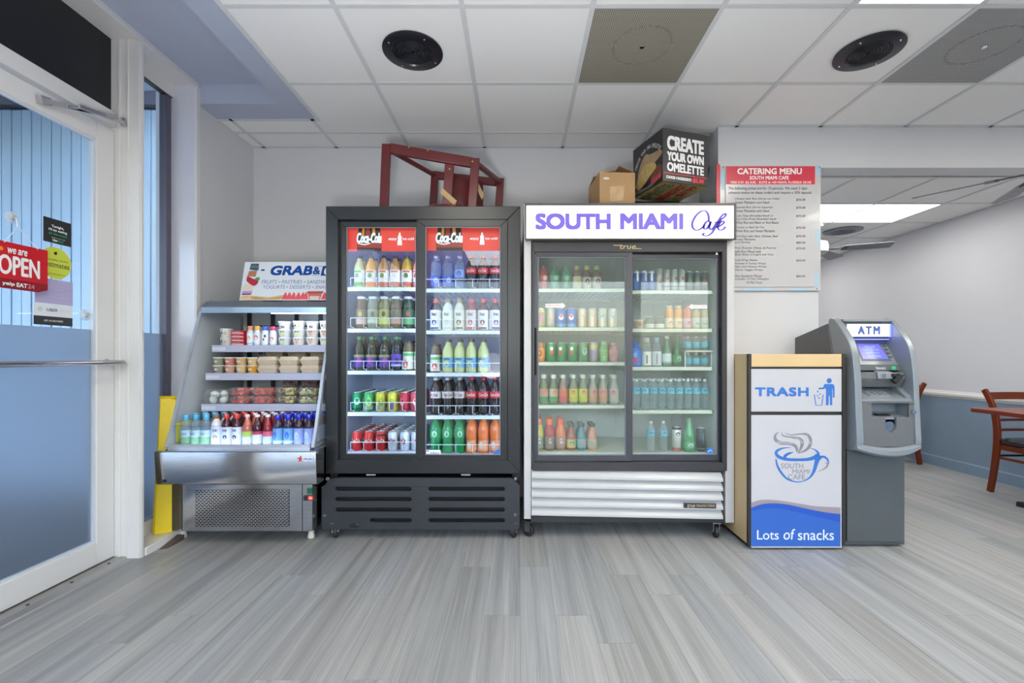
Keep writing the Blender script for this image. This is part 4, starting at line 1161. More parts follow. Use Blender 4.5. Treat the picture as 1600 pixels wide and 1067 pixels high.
def shelf_row(items, z, y0, dy, nrow, ref, flip, shelf, group, jit=.0005, lim=None):
    """items: (pixel column in the photo, kind); counted from the landmark ref; neighbours are eased apart"""
    n = len(items)
    R = [DEF[k][2]['r'] for _, k in items]; X = [W(px, y0) for px, _ in items]
    lo, hi = lim or BAYS[(ref, shelf[:5])]
    g = .0045
    for _ in range(60):
        for i in range(n - 1):
            d = R[i] + R[i+1] + g - (X[i+1] - X[i])
            if d > 0: X[i] -= d/2; X[i+1] += d/2
        X[0] = max(X[0], lo + R[0]); X[-1] = min(X[-1], hi - R[-1])
    for i in range(1, n): X[i] = max(X[i], X[i-1] + R[i] + R[i-1] + g)
    X[-1] = min(X[-1], hi - R[-1])
    for i in range(n - 2, -1, -1): X[i] = min(X[i], X[i+1] - R[i] - R[i+1] - g*.7)
    for j in range(nrow):
        for i, (px, key) in enumerate(items):
            if j >= DEF[key][2].get('rows', nrow): continue
            pos = (n - 1 - i) if flip else i
            lab = '%s %s from %s, %s row, %s' % (DEF[key][1], ORD[pos], ref, 'front' if j == 0 else ORD[j], shelf)
            place(key, X[i] + (RND.uniform(-jit, jit) if j else 0), y0 + j*dy, z, lab, group, RND.uniform(-.35, .35))
BAYS = {('curved case', 'black'): (cx0+.060, W(668, 3.0)), ('white cooler', 'black'): (W(668, 3.0), cx1-.060),
        ('black cooler', 'white'): (tx0+.055, W(977, 3.0)), ('trash cabinet', 'white'): (W(980, 3.0), tx1-.066)}

BT, CN, CP, CM = make_bottle, make_can, make_cup, make_clam
wl = (240, 238, 232)
# kinds on the black cooler's shelves
def juice(key, desc, body, cap, band, fruit): define(key, BT, desc, sh='juice', r=.0355, h=.215, body=body, cap=cap, lab=(.06, .55, wl), art=[('band', .06, .18, band), ('dot', .37, .085, .38, fruit), ('patch', .47, .53, .7, band)], rows=2)
juice('j1', 'pale green juice bottle', (206, 208, 140), (70, 76, 74), (120, 178, 92), (150, 172, 120))
juice('j2', 'orange juice bottle', (226, 178, 60), (74, 86, 70), (238, 130, 70), (120, 150, 90))
juice('j3', 'amber juice bottle', (190, 146, 84), (62, 80, 84), (214, 120, 92), (130, 150, 70))
juice('j4', 'cider-coloured juice bottle', (176, 140, 80), (54, 68, 90), (212, 116, 96), (214, 210, 206))
juice('j5', 'golden juice bottle', (186, 160, 60), (60, 96, 74), (206, 104, 84), (84, 128, 60))
juice('j6', 'pink-labelled juice bottle', (214, 150, 120), (60, 80, 84), (224, 120, 130), (200, 90, 90))
def tea(key, desc, body, cap, lab, art): define(key, BT, desc, sh='jarbot', r=.0355, h=.213, body=body, cap=cap, lab=(.14, .60, lab), art=art, rows=2)
tea('t1', 'brown iced tea bottle', (104, 74, 44), (226, 226, 232), (132, 112, 92), [('band', .14, .30, (208, 176, 160)), ('dot', .45, .09, .35, (200, 170, 90))])
tea('t2', 'grey-green tea bottle', (128, 128, 108), (216, 218, 224), (152, 152, 120), [('band', .18, .30, (200, 204, 190)), ('dot', .45, .09, .35, (90, 100, 70))])
tea('t3', 'pale olive tea bottle', (144, 132, 84), (214, 216, 222), (176, 168, 96), [('band', .14, .34, (206, 208, 116)), ('dot', .46, .08, .35, (96, 90, 50))])
tea('t4', 'dark amber tea bottle', (88, 64, 34), (222, 222, 226), (112, 98, 62), [('band', .16, .32, (196, 150, 130)), ('dot', .45, .09, .4, (60, 90, 60))])
tea('t5', 'green-labelled tea bottle', (58, 70, 50), (206, 200, 214), (66, 98, 80), [('band', .14, .32, (110, 170, 110)), ('dot', .46, .08, .4, (170, 90, 50))])
define('p1', BT, 'purple-labelled dark juice bottle', sh='juice', r=.036, h=.222, body=(70, 62, 44), cap=(62, 138, 92), lab=(.10, .46, (92, 58, 150)), art=[('dot', .28, .10, .4, (168, 60, 150)), ('band', .38, .46, (150, 150, 92))], rows=2)
define('p2', BT, 'black grape juice bottle', sh='juice', r=.036, h=.222, body=(34, 32, 40), cap=(60, 136, 92), lab=(.12, .48, (104, 70, 176)), art=[('dot', .28, .10, .4, (60, 40, 110)), ('band', .12, .18, (190, 176, 220))], rows=2)
define('p3', BT, 'brown-capped tomato juice jar', sh='jarbot', r=.035, h=.195, body=(104, 92, 60), cap=(84, 66, 56), lab=(.04, .62, (214, 206, 190)), art=[('dot', .22, .14, .45, (222, 70, 48)), ('band', .48, .58, (96, 176, 104))], rows=2)
def cn(key, desc, body, art, r=.033, h=.122, **k): define(key, CN, desc, r=r, h=h, body=body, art=art, **k)
cn('c_gr', 'bright green can', (20, 142, 86), [('dot', .55, .2, .55, (200, 226, 210)), ('band', .08, .2, (12, 98, 60))])
cn('c_lg', 'light green can', (70, 172, 92), [('dot', .5, .22, .55, (190, 220, 140)), ('band', .1, .3, (160, 170, 150))])
cn('c_ye', 'yellow lemon can', (206, 196, 56), [('dot', .5, .22, .5, (110, 130, 70)), ('band', .08, .34, (150, 150, 120))])
cn('c_yp', 'yellow and purple can', (212, 202, 60), [('dot', .45, .22, .5, (150, 176, 110)), ('patch', .1, .5, .35, (120, 90, 160))])
cn('c_rd', 'crimson can', (188, 36, 58), [('dot', .5, .2, .5, (226, 150, 150)), ('band', .08, .18, (150, 22, 40))])
cn('c_pk', 'pink-red can', (206, 74, 88), [('dot', .5, .2, .5, (236, 190, 190))])
cn('c_ck', 'red cola can', (206, 34, 32), [('word', 'Coca-Cola', .42, .66, .85, (244, 240, 238))])
cn('c_cz', 'red and dark cola can', (198, 40, 30), [('word', 'Coca-Cola', .42, .66, .85, (244, 240, 238)), ('band', .78, .88, (70, 30, 24))])
cn('c_dc', 'silver diet cola can', (206, 206, 210), [('word', 'Diet Coke', .42, .66, .85, (200, 40, 40))])
cn('c_sv', 'silver cola can with red mark', (198, 200, 206), [('dot', .5, .16, .45, (206, 60, 56))])
define('w_bl', BT, 'blue-labelled water bottle', sh='water', r=.0365, h=.222, body=('clear', 214, 226, 250), cap=(196, 206, 232), lab=(.34, .58, (150, 172, 226)), art=[('dot', .46, .08, .4, (80, 110, 200))], rows=2)
define('w_bd', BT, 'dark blue-labelled water bottle', sh='water', r=.0365, h=.222, body=('clear', 206, 220, 248), cap=(190, 204, 232), lab=(.10, .40, (92, 108, 196)), art=[('dot', .26, .08, .4, (190, 200, 236))], rows=2)
define('s_tr', BT, 'red-topped cola bottle', sh='soda', r=.0365, h=.225, body=(60, 50, 56), cap=(206, 44, 52), lab=(.46, .62, (216, 60, 62)), art=[('word', 'Coca-Cola', .50, .58, .8, wl)], rows=2)
def bai(key, desc, body, cap, lab, fruit): define(key, BT, desc, sh='bai', r=.036, h=.210, body=body, cap=cap, lab=(.03, .64, lab), art=[('word', 'bai', .46, .57, .42, (50, 48, 60)), ('dot', .26, .085, .42, fruit), ('patch', .05, .10, .8, fruit)], rows=2)
bai('b1', 'berry-printed white-label bottle', (60, 40, 60), (196, 76, 62), (226, 222, 226), (52, 66, 124))
bai('b2', 'plain white drink bottle', (226, 226, 222), (150, 132, 100), (230, 230, 226), (212, 206, 196))
bai('b3', 'cream-coloured drink bottle', (222, 216, 200), (160, 134, 96), (228, 222, 208), (146, 112, 54))
bai('b4', 'red fruit-water bottle', (158, 58, 70), (206, 58, 74), (226, 206, 206), (190, 70, 74))
bai('b5', 'dark red fruit-water bottle', (90, 36, 44), (200, 52, 68), (230, 222, 222), (140, 60, 76))
bai('b6', 'plum fruit-water bottle', (70, 34, 48), (200, 48, 62), (230, 222, 224), (130, 70, 90))
define('jar_t', BT, 'brown-capped salsa jar', sh='jarbot', r=.032, h=.185, body=(112, 96, 78), cap=(96, 70, 58), lab=(.04, .62, (226, 214, 200)), art=[('dot', .22, .12, .5, (214, 62, 46)), ('band', .44, .54, (96, 186, 112))], rows=2)
define('lem', BT, 'lemonade bottle', sh='lemon', r=.036, h=.220, body=(206, 210, 150), cap=(70, 70, 62), lab=(.14, .44, (120, 178, 214)), art=[('dot', .25, .09, .5, (232, 214, 60)), ('word', 'Calypso', .36, .43, .6, (40, 60, 80))], rows=2)
define('dk', BT, 'silver-labelled diet cola bottle', sh='soda', r=.0365, h=.241, body=(46, 34, 32), cap=(196, 190, 190), lab=(.44, .62, (206, 204, 204)), art=[('word', 'Diet Coke', .49, .58, .8, (200, 50, 50))], rows=3)
define('ck', BT, 'red-labelled cola bottle', sh='soda', r=.0365, h=.243, body=(46, 30, 28), cap=(206, 34, 52), lab=(.44, .62, (214, 42, 46)), art=[('word', 'Coca-Cola', .49, .58, .85, wl)], rows=3)
define('gs', BT, 'green soda bottle', sh='soda', r=.037, h=.238, body=(30, 140, 76), cap=(20, 136, 92), lab=(.42, .64, (36, 150, 84)), art=[('dot', .53, .09, .45, (176, 222, 190))], rows=3)
define('og', BT, 'orange soda bottle', sh='soda', r=.037, h=.242, body=(238, 120, 44), cap=(24, 140, 110), lab=(.06, .34, (238, 160, 110)), art=[('dot', .21, .10, .4, (240, 206, 180))], rows=3)

BC = 'of black cooler'
G1 = 'drinks in the black cooler'
yb = 3.0
case_ref, white_ref = 'curved case', 'white cooler'
shelf_row(list(zip((562, 580, 600, 618.5, 637, 651), ('j1', 'j2', 'j3', 'j4', 'j5', 'j6'))), CL[0], yb, .082, 2, case_ref, False, 'black cooler top shelf', G1)
shelf_row(list(zip((566, 583, 600, 618.5, 638), ('t1', 't2', 't3', 't4', 't5'))), CL[1], yb, .082, 2, case_ref, False, 'black cooler second shelf', G1)
shelf_row(list(zip((562, 581, 601, 619.5, 640, 653), ('p1', 'p1', 'p1', 'p2', 'p3', 'p3'))), CL[2], yb, .082, 2, case_ref, False, 'black cooler third shelf', G1)
shelf_row(list(zip((558, 576.5, 595, 613.5, 632, 649), ('c_gr', 'c_lg', 'c_ye', 'c_yp', 'c_rd', 'c_pk'))), CL[3], yb-.01, .075, 5, case_ref, False, 'black cooler fourth shelf', G1)
shelf_row(list(zip((558, 577, 595, 614, 633, 650), ('c_ck', 'c_ck', 'c_cz', 'c_dc', 'c_sv', 'c_sv'))), CL[4], yb-.01, .075, 5, case_ref, False, 'black cooler bottom shelf', G1)
shelf_row(list(zip((682, 700, 718, 737, 755, 773), ('w_bd', 'w_bd', 'w_bl', 's_tr', 's_tr', 's_tr'))), CR[0], yb, .082, 2, white_ref, True, 'black cooler top shelf', G1)
shelf_row(list(zip((681, 700, 718, 736, 755, 773), ('b1', 'b2', 'b3', 'b4', 'b5', 'b6'))), CR[1], yb, .082, 2, white_ref, True, 'black cooler second shelf', G1)
shelf_row(list(zip((680, 700, 718, 736, 755), ('jar_t', 'lem', 'lem', 'lem', 'lem'))), CR[2], yb, .082, 2, white_ref, True, 'black cooler third shelf', G1)
shelf_row(list(zip((681, 699.5, 718, 737, 755, 773), ('dk', 'dk', 'dk', 'ck', 'ck', 'ck'))), CR[3], yb, .082, 3, white_ref, True, 'black cooler fourth shelf', G1)
shelf_row(list(zip((681, 699.5, 718, 737, 755, 773), ('gs', 'gs', 'gs', 'og', 'og', 'og'))), CR[4], yb, .082, 3, white_ref, True, 'black cooler bottom shelf', G1)

# kinds in the white cooler
define('r_so', BT, 'red soda bottle', sh='soda', r=.034, h=.16, body=(176, 62, 62), cap=(190, 80, 76), lab=(.36, .60, (196, 92, 88)), art=[('dot', .48, .1, .4, (226, 200, 196))])
define('g_so', BT, 'pale green soda bottle', sh='soda', r=.036, h=.158, body=(84, 142, 112), cap=(96, 150, 120), lab=(.36, .60, (110, 160, 132)), art=[('dot', .48, .1, .4, (170, 206, 190))])
define('y_br', BT, 'yellow-capped chocolate drink', sh='square', r=.030, h=.162, body=(122, 84, 62), cap=(190, 196, 110), lab=(.05, .60, (196, 190, 176)), art=[('dot', .34, .13, .45, (130, 60, 56)), ('band', .52, .60, (96, 70, 70))])
define('y_b2', BT, 'yellow-capped banana drink', sh='square', r=.030, h=.162, body=(140, 92, 70), cap=(190, 196, 110), lab=(.05, .55, (206, 202, 180)), art=[('dot', .30, .13, .45, (206, 190, 70))])
cn('k_yp', 'yellow and pink can', (206, 200, 122), [('patch', .2, .8, .5, (196, 130, 150))], r=.030, h=.125)
cn('k_gy', 'pale grey can with pink print', (188, 184, 172), [('dot', .5, .2, .5, (190, 130, 140))], r=.030, h=.125)
cn('k_pe', 'blue cola can with round emblem', (42, 92, 190), [('dot', .55, .15, .5, (230, 230, 236)), ('patch', .56, .66, .4, (206, 60, 66)), ('band', .04, .2, (90, 150, 214))], r=.033, h=.125)
cn('k_cr', 'cream can with peach band', (206, 194, 172), [('band', .05, .45, (212, 186, 160)), ('dot', .7, .14, .5, (200, 130, 120))], r=.031, h=.125)
cn('k_wh', 'whitish can with grey print', (202, 202, 192), [('band', .05, .4, (206, 196, 172)), ('dot', .66, .14, .5, (140, 150, 150))], r=.031, h=.125)
define('m_oy', BT, 'orange flower-printed bottle', sh='sport', r=.030, h=.125, body=(222, 116, 62), cap=(206, 130, 100), lab=(.2, .7, (230, 170, 70)), art=[('dot', .45, .2, .5, (220, 80, 60))])
cn('k_7u', 'green lemon-lime can', (52, 142, 76), [('dot', .52, .14, .35, (206, 70, 60)), ('dot', .7, .1, .3, (226, 232, 226))], r=.033, h=.122)
cn('k_gf', 'faded green can', (96, 158, 108), [('dot', .55, .2, .5, (190, 200, 180))], r=.033, h=.122)
cn('k_pu', 'mauve and yellow can', (176, 160, 170), [('band', .7, .9, (196, 190, 120)), ('patch', .1, .6, .4, (150, 130, 160))], r=.031, h=.125)
define('m_gb', BT, 'light green small bottle', sh='sport', r=.030, h=.135, body=(120, 178, 110), cap=(140, 188, 130), lab=(.2, .6, (140, 190, 120)), art=[])
define('m_pk', BT, 'dull pink small bottle', sh='sport', r=.031, h=.125, body=(196, 132, 136), cap=(190, 140, 142), lab=(.2, .6, (200, 142, 146)), art=[])
def snap(key, desc, body, lab, band): define(key, BT, desc, sh='snap', r=.0295, h=.192, body=body, cap=(222, 222, 216), lab=(.08, .52, lab), art=[('band', .08, .26, band), ('dot', .40, .09, .4, (222, 110, 100))], rows=2)
snap('n1', 'peach-labelled green tea bottle', (126, 132, 96), (196, 150, 136), (70, 140, 90))
snap('n2', 'green-banded tea bottle', (120, 128, 100), (186, 176, 150), (76, 150, 84))
snap('n3', 'pink lemonade bottle', (150, 130, 120), (214, 122, 92), (216, 96, 108))
snap('n4', 'yellow-labelled tea bottle', (140, 142, 116), (206, 206, 92), (196, 194, 72))
snap('n5', 'pale peach tea bottle', (166, 160, 146), (200, 160, 142), (204, 150, 120))
snap('n6', 'whitish tea bottle', (176, 176, 166), (196, 190, 182), (196, 190, 168))
def gat(key, desc, body, lab): define(key, BT, desc, sh='sport', r=.034, h=.205, body=body, cap=(232, 96, 44), lab=(.03, .44, lab), art=[('word', 'G', .22, .40, .22, wl), ('band', .03, .08, (120, 110, 100))], rows=2)
gat('g1', 'yellow sport drink with orange cap', (196, 186, 66), (150, 156, 140))
gat('g2', 'red sport drink with orange cap', (170, 40, 44), (150, 132, 126))
gat('g3', 'orange sport drink with orange cap', (224, 110, 58), (176, 136, 122))
def wav(key, desc, body, lab, a): define(key, BT, desc, sh='snap', r=.031, h=.175, body=body, cap=(62, 66, 66), lab=(.10, .42, lab), art=[('dot', .26, .09, .5, a)], rows=2)
wav('v1', 'amber drink with wave label', (160, 84, 62), (214, 186, 110), (62, 132, 166))
wav('v2', 'teal drink with pink label', (72, 130, 134), (120, 170, 176), (216, 110, 130))
wav('v3', 'peach drink with blue label', (206, 140, 116), (206, 172, 140), (130, 176, 196))
cn('e_rb', 'slim blue and silver energy can', (34, 96, 190), [('patch', .5, .95, .3, (206, 212, 220)), ('dot', .52, .07, .3, (206, 90, 80)), ('band', .9, .97, (190, 200, 214))], r=.0222, h=.135)
cn('e_rs', 'slim silver energy can with red', (196, 192, 190), [('dot', .45, .12, .5, (206, 80, 90))], r=.0232, h=.150)
cn('e_sv', 'slim silver can', (186, 190, 188), [('band', .2, .26, (140, 130, 130)), ('dot', .6, .08, .4, (190, 90, 90))], r=.0232, h=.142)
cn('e_dk', 'tall dark can', (66, 76, 76), [('dot', .55, .16, .5, (90, 110, 90)), ('band', .3, .36, (150, 120, 110))], r=.0242, h=.128)
cn('e_db', 'tall blackish can with red print', (54, 58, 58), [('dot', .45, .14, .5, (150, 70, 60))], r=.0242, h=.128)
define('q_cp', CP, 'cream dessert cup', r=.033, h=.060, body=(206, 186, 156), cap=(206, 204, 190), art=[('dot', .5, .2, .5, (196, 130, 100))], name='dessert_cup')
define('q_jr', BT, 'small dark jar with white label', sh='jarbot', r=.031, h=.080, body=(92, 96, 84), cap=(176, 176, 164), lab=(.08, .42, (214, 214, 204)), art=[], name='jar', cat='jar')
define('o_or', BT, 'orange nectar bottle', sh='jarbot', r=.027, h=.152, body=(226, 150, 40), cap=(214, 206, 190), lab=(.06, .46, (230, 214, 190)), art=[('dot', .24, .1, .5, (206, 130, 60))])
define('o_pk', BT, 'coral nectar bottle', sh='jarbot', r=.027, h=.150, body=(222, 120, 84), cap=(206, 90, 80), lab=(.06, .46, (214, 176, 190)), art=[('dot', .24, .1, .5, (206, 60, 90))])
define('o_tn', BT, 'tan nectar bottle', sh='jarbot', r=.027, h=.130, body=(196, 170, 116), cap=(150, 150, 120), lab=(.06, .56, (206, 206, 190)), art=[('word', 'Goya', .2, .32, .5, (50, 60, 60))])
define('u_bl', BT, 'broad bright blue drink bottle', sh='square', r=.038, h=.168, body=(24, 96, 206), cap=(30, 56, 160), lab=(.04, .62, (40, 120, 220)), art=[('dot', .20, .16, .5, (226, 50, 80)), ('dot', .45, .1, .3, (120, 180, 240))])
define('u_wh', BT, 'clear bottle with white label', sh='square', r=.031, h=.188, body=('clear', 220, 226, 226), cap=(190, 196, 196), lab=(.04, .52, (228, 228, 222)), art=[('patch', .1, .4, .15, (120, 100, 100))])
define('u_w2', BT, 'clear bottle with blue-edged label', sh='square', r=.031, h=.190, body=('clear', 216, 226, 230), cap=(110, 160, 200), lab=(.04, .52, (214, 222, 230)), art=[('patch', .08, .46, .2, (130, 180, 214)), ('patch', .14, .40, .08, (230, 120, 90))])
define('u_gp', BT, 'green glass bottle with paper label', sh='sparkling', r=.031, h=.200, body=(96, 132, 110), cap=(206, 214, 208), lab=(.10, .42, (206, 220, 220)), art=[('band', .10, .15, (120, 160, 170))])
define('u_dg', BT, 'dark green sparkling water bottle', sh='sparkling', r=.031, h=.225, body=(22, 92, 58), cap=(30, 96, 66), lab=(.12, .34, (40, 130, 76)), art=[('dot', .23, .08, .5, (150, 200, 160))])
define('h2o', BT, 'clear water bottle', sh='water', r=.0260, h=.195, body=('clear', 232, 240, 240), cap=(226, 230, 230), lab=(.52, .70, (110, 186, 214)), art=[('dot', .61, .06, .5, (60, 130, 190)), ('band', .52, .55, (120, 200, 180))], rows=3)
define('h2s', BT, 'small blue-labelled water bottle', sh='water', r=.0255, h=.090, body=('clear', 226, 238, 240), cap=(220, 228, 230), lab=(.18, .62, (90, 172, 200)), art=[])
cn('x_wc', 'white can with black top', (222, 220, 214), [('band', .86, .97, (50, 50, 52)), ('band', .04, .16, (216, 120, 120)), ('dot', .7, .08, .5, (120, 110, 110))], r=.028, h=.165, top=(60, 60, 64))
define('x_gb', BT, 'lone green sparkling water bottle', sh='sparkling', r=.037, h=.215, body=(70, 150, 96), cap=(92, 150, 112), lab=(.10, .30, (96, 170, 120)), art=[('dot', .2, .06, .5, (200, 222, 200))])
cn('x_bk', 'black can with blue claw marks', (52, 56, 54), [('patch', .35, .8, .06, (70, 120, 190)), ('band', .1, .16, (120, 124, 120))], r=.031, h=.150)
define('b_st', BT, 'tall plain white bottle', sh='tall', r=.036, h=.16, body=(196, 206, 202), cap=(200, 206, 204), lab=None)

WC = 'of white cooler'; G2 = 'drinks in the white cooler'
bref, tref = 'black cooler', 'trash cabinet'
shelf_row(list(zip((851, 868, 886, 901, 916, 931), ('r_so', 'g_so', 'g_so', 'y_b2', 'y_br', 'y_br'))), TL[0], 3.02, .08, 1, bref, False, 'white cooler top shelf', G2)
shelf_row(list(zip((850, 864, 877.5, 893.5, 909, 923, 938, 952), ('k_yp', 'k_gy', 'k_pe', 'k_pe', 'k_cr', 'k_cr', 'k_wh', 'k_wh'))), TL[1], yb, .075, 2, bref, False, 'white cooler second shelf', G2)
shelf_row(list(zip((848, 865, 880, 895, 910, 924, 939, 956), ('m_oy', 'k_7u', 'k_7u', 'k_7u', 'k_gf', 'k_pu', 'm_gb', 'm_pk'))), TL[2], yb, .075, 2, bref, False, 'white cooler third shelf', G2)
shelf_row(list(zip((850, 864.5, 880, 896, 911, 926.5, 942, 959), ('n1', 'n2', 'n3', 'n4', 'n4', 'n5', 'n5', 'n6'))), TL[3], yb, .075, 2, bref, False, 'white cooler fourth shelf', G2)
shelf_row(list(zip((842.5, 858.5, 876, 892, 908.5, 925), ('g1', 'g2', 'g3', 'v1', 'v2', 'v3'))), TL[4], yb, .080, 2, bref, False, 'white cooler bottom shelf', G2)
shelf_row(list(zip((997, 1009.5, 1022, 1034, 1046, 1058, 1070, 1085, 1097, 1108.5), ('e_rb', 'e_rb', 'e_rb', 'e_rs', 'e_sv', 'e_sv', 'e_sv', 'e_dk', 'e_dk', 'e_db'))), TR[0], yb, .06, 2, tref, True, 'white cooler top shelf', G2)
shelf_row(list(zip((998, 1015, 1033, 1050.5, 1064, 1077.5, 1091.5, 1105), ('q_cp', 'q_jr', 'q_jr', 'o_or', 'o_or', 'o_pk', 'o_tn', 'o_tn'))), TR[1], yb, .065, 1, tref, True, 'white cooler second shelf', G2)
shelf_row(list(zip((997, 1012.5, 1028, 1044, 1060.5), ('u_bl', 'u_wh', 'u_w2', 'u_gp', 'u_dg'))), TR[2], yb, .09, 1, 'middle post', False, 'white cooler third shelf', G2, lim=(W(980, 3.0), W(1069, 2.95)))
hs = B()
hz = TR[2] + .106
hx0, hx1 = W(1070, 2.95), tx1 - .064
hs.box(hx0, hx1, SHY, SHY+.008, hz-.010, hz).box(hx0, hx1, 3.30, 3.308, hz-.01, hz)
for i in range(14): xx = lerp(hx0+.004, hx1-.004, i/13); hs.box(xx-.002, xx+.002, SHY, 3.308, hz-.006, hz-.002)
for xx in (hx0, hx1-.006): hs.box(xx, xx+.006, SHY+.02, SHY+.026, TR[2], hz-.006).box(xx, xx+.006, 3.28, 3.286, TR[2], hz-.006)
hs.build('half_shelf', m_tsh, true, smooth=False)
shelf_row(list(zip((1077, 1092, 1106.5), ('h2s', 'h2s', 'h2s'))), hz, yb, .072, 2, tref, True, 'white cooler raised rack', G2, lim=(hx0+.004, hx1-.004))
shelf_row(list(zip((1077, 1092, 1106.5), ('h2s', 'h2s', 'h2s'))), TR[2], yb-.01, .072, 1, tref, True, 'white cooler under raised rack', G2, lim=(hx0+.010, hx1-.010))
shelf_row(list(zip((994, 1008, 1022, 1036, 1050, 1064, 1078, 1092, 1106), ['h2o']*9)), TR[3], yb, .072, 3, tref, True, 'white cooler fourth shelf', G2)
shelf_row(list(zip((1017, 1036.5, 1057, 1076, 1095), ('h2o', 'h2o', 'x_wc', 'x_gb', 'x_bk'))), TR[4], yb-.02, .08, 1, tref, True, 'white cooler bottom shelf', G2)

# the curved case
G3 = 'food and drink in the curved case'
CC = 'of curved case'; wr = 'window side'
define('y_cu', CP, 'white yogurt cup with berry print', r=.0415, h=.052, body=(228, 230, 232), cap=(232, 234, 238), art=[('dot', .3, .12, .14, (60, 50, 70)), ('dot', .25, .12, .12, .3, (170, 60, 90)), ('dot', .6, .12, .5, (206, 210, 214))], name='yogurt_cup')
define('y_cg', CP, 'white yogurt cup with green print', r=.0415, h=.052, body=(224, 228, 224), cap=(230, 234, 236), art=[('dot', .35, .2, .4, (206, 216, 150)), ('dot', .7, .08, .4, (90, 100, 110))], name='yogurt_cup')
define('y_co', CP, 'white yogurt cup with peach print', r=.0415, h=.052, body=(228, 222, 214), cap=(230, 232, 234), art=[('dot', .4, .2, .2, (226, 160, 110)), ('dot', .72, .08, .4, (100, 100, 110))], name='yogurt_cup')
define('y_pl', CP, 'plain white lidded cup', r=.040, h=.055, body=(220, 220, 216), cap=(226, 228, 230), art=[('dot', .4, .2, .25, .3, (200, 180, 140)), ('dot', .45, .15, .15, -.3, (60, 66, 80))], name='dessert_cup')
define('bx_r', make_pack, 'flat red cookie box', w=.085, d=.07, h=.024, body=(206, 40, 66), cols=[(232, 214, 190), (150, 60, 130)])
define('d_o', BT, 'white yogurt drink with orange cap', sh='yog', r=.021, h=.128, body=(228, 236, 244), cap=(236, 150, 104), lab=(.08, .62, (232, 240, 248)), art=[('dot', .36, .12, .5, (240, 170, 130)), ('band', .0801, .13, (150, 190, 226))])
define('d_y', BT, 'white yogurt drink with yellow cap', sh='yog', r=.021, h=.128, body=(228, 236, 244), cap=(240, 190, 90), lab=(.08, .62, (232, 240, 248)), art=[('dot', .40, .12, .6, (226, 90, 70))])
define('d_b', BT, 'white yogurt drink with blue cap', sh='yog', r=.0225, h=.126, body=(226, 234, 244), cap=(60, 90, 206), lab=(.08, .62, (230, 238, 248)), art=[('dot', .30, .07, .25, (206, 50, 70)), ('dot', .48, .09, .25, .4, (40, 80, 90))])
define('d_p', BT, 'white yogurt drink with pink cap', sh='yog', r=.021, h=.124, body=(228, 236, 244), cap=(226, 70, 130), lab=(.08, .62, (232, 240, 248)), art=[('dot', .34, .10, .6, (230, 110, 90))])
def put(key, px, y, z, lab, rz=0.0): place(key, W(px, y), y, z, lab, G3, rz)
z1, y1 = KS[0][0] + .004, 3.04
for lv in range(2): put('y_pl', 354, y1, z1 + lv*.0562, '%s, %s of pair nearest window, top shelf' % (DEF['y_pl'][1], ('lower', 'upper')[lv]))
for lv in range(4): put('bx_r', 376.5, y1+.01, z1 + lv*.0245, 'flat red cookie box, %s in its pile from below, top shelf %s' % (ORD[lv], CC), RND.uniform(-.06, .06))
for px, k in ((391.5, 'd_o'), (402.5, 'd_y'), (414.5, 'd_b'), (427, 'd_p')): put(k, px, y1-.01, z1, '%s, front row, top shelf %s' % (DEF[k][1], CC))
for i, (px, ks) in enumerate(((445, ('y_cg', 'y_cg', 'y_cu')), (467.5, ('y_co', 'y_cg', 'y_pl')), (488.5, ('y_co', 'y_co', 'y_cu')), (509, ('y_cg', 'y_co', 'y_pl')))):
    for lv in range(3):
        put(ks[lv], px, y1+.01, z1 + lv*.0532 + (.003 if 'y_pl' in ks[:lv] else 0), '%s, %s in %s stack from window, top shelf' % (DEF[ks[lv]][1], ('bottom', 'middle', 'topmost')[lv], ORD[i+1]))
z2, y2 = KS[1][0] + .004, 2.985
def dip(key, desc, c, w=False): define(key, CP, desc, r=.0355, h=.050, body=c, cap=(226, 226, 222), art=[('dot', .45, .12, .35, (214, 214, 206))], name='dip_cup')
dip('q1', 'green-grey dip cup', (150, 152, 128)); dip('q2', 'pink dip cup', (206, 128, 118)); dip('q3', 'tan dip cup', (214, 178, 122)); dip('q4', 'beige dip cup', (212, 186, 130))
dip('q5', 'grey dip cup', (158, 154, 142)); dip('q6', 'rose dip cup', (212, 160, 134)); dip('q7', 'cream dip cup', (216, 190, 140)); dip('q8', 'mustard dip cup', (226, 160, 50))
for i, (px, lo, up) in enumerate(((342, 'q5', 'q1'), (359.7, 'q6', 'q2'), (377.4, 'q7', 'q3'), (395.1, 'q8', 'q4'))):
    put(lo, px, y2, z2, '%s, lower in %s stack from window, second shelf' % (DEF[lo][1], ORD[i]))
    put(up, px, y2, z2+.0515, '%s, upper in %s stack from window, second shelf' % (DEF[up][1], ORD[i]))
define('kb', CM, 'kraft takeaway box', w=.135, d=.11, h=.052, body=(206, 190, 168), fill=None, name='takeaway_box')
for i, px in enumerate((423, 456, 489)):
    for lv in range(2): put('kb', px, y2+.03, z2 + lv*.0535, 'kraft takeaway box, %s in %s front stack from window, %s' % (('lower', 'upper')[lv], ORD[i], CC.replace('of ', '')), RND.uniform(-.04, .04))
for i, px in enumerate((434, 468, 502)):
    for lv in range(3): put('kb', px, y2+.175, z2 + lv*.0535, 'kraft takeaway box, %s in %s rear stack from window, %s' % (('bottom', 'middle', 'topmost')[lv], ORD[i], 'curved case'), RND.uniform(-.04, .04))
z3, y3 = KS[2][0] + .004, 2.955
define('eg', CM, 'clear box of boiled eggs', w=.165, d=.12, h=.090, fill='eggs', body=None, name='egg_box')
define('st', CM, 'clear box of cut strawberries', w=.135, d=.11, h=.050, fill=[(222, 66, 60), (232, 96, 80), (206, 46, 50), (236, 130, 110)], body=None, name='fruit_box')
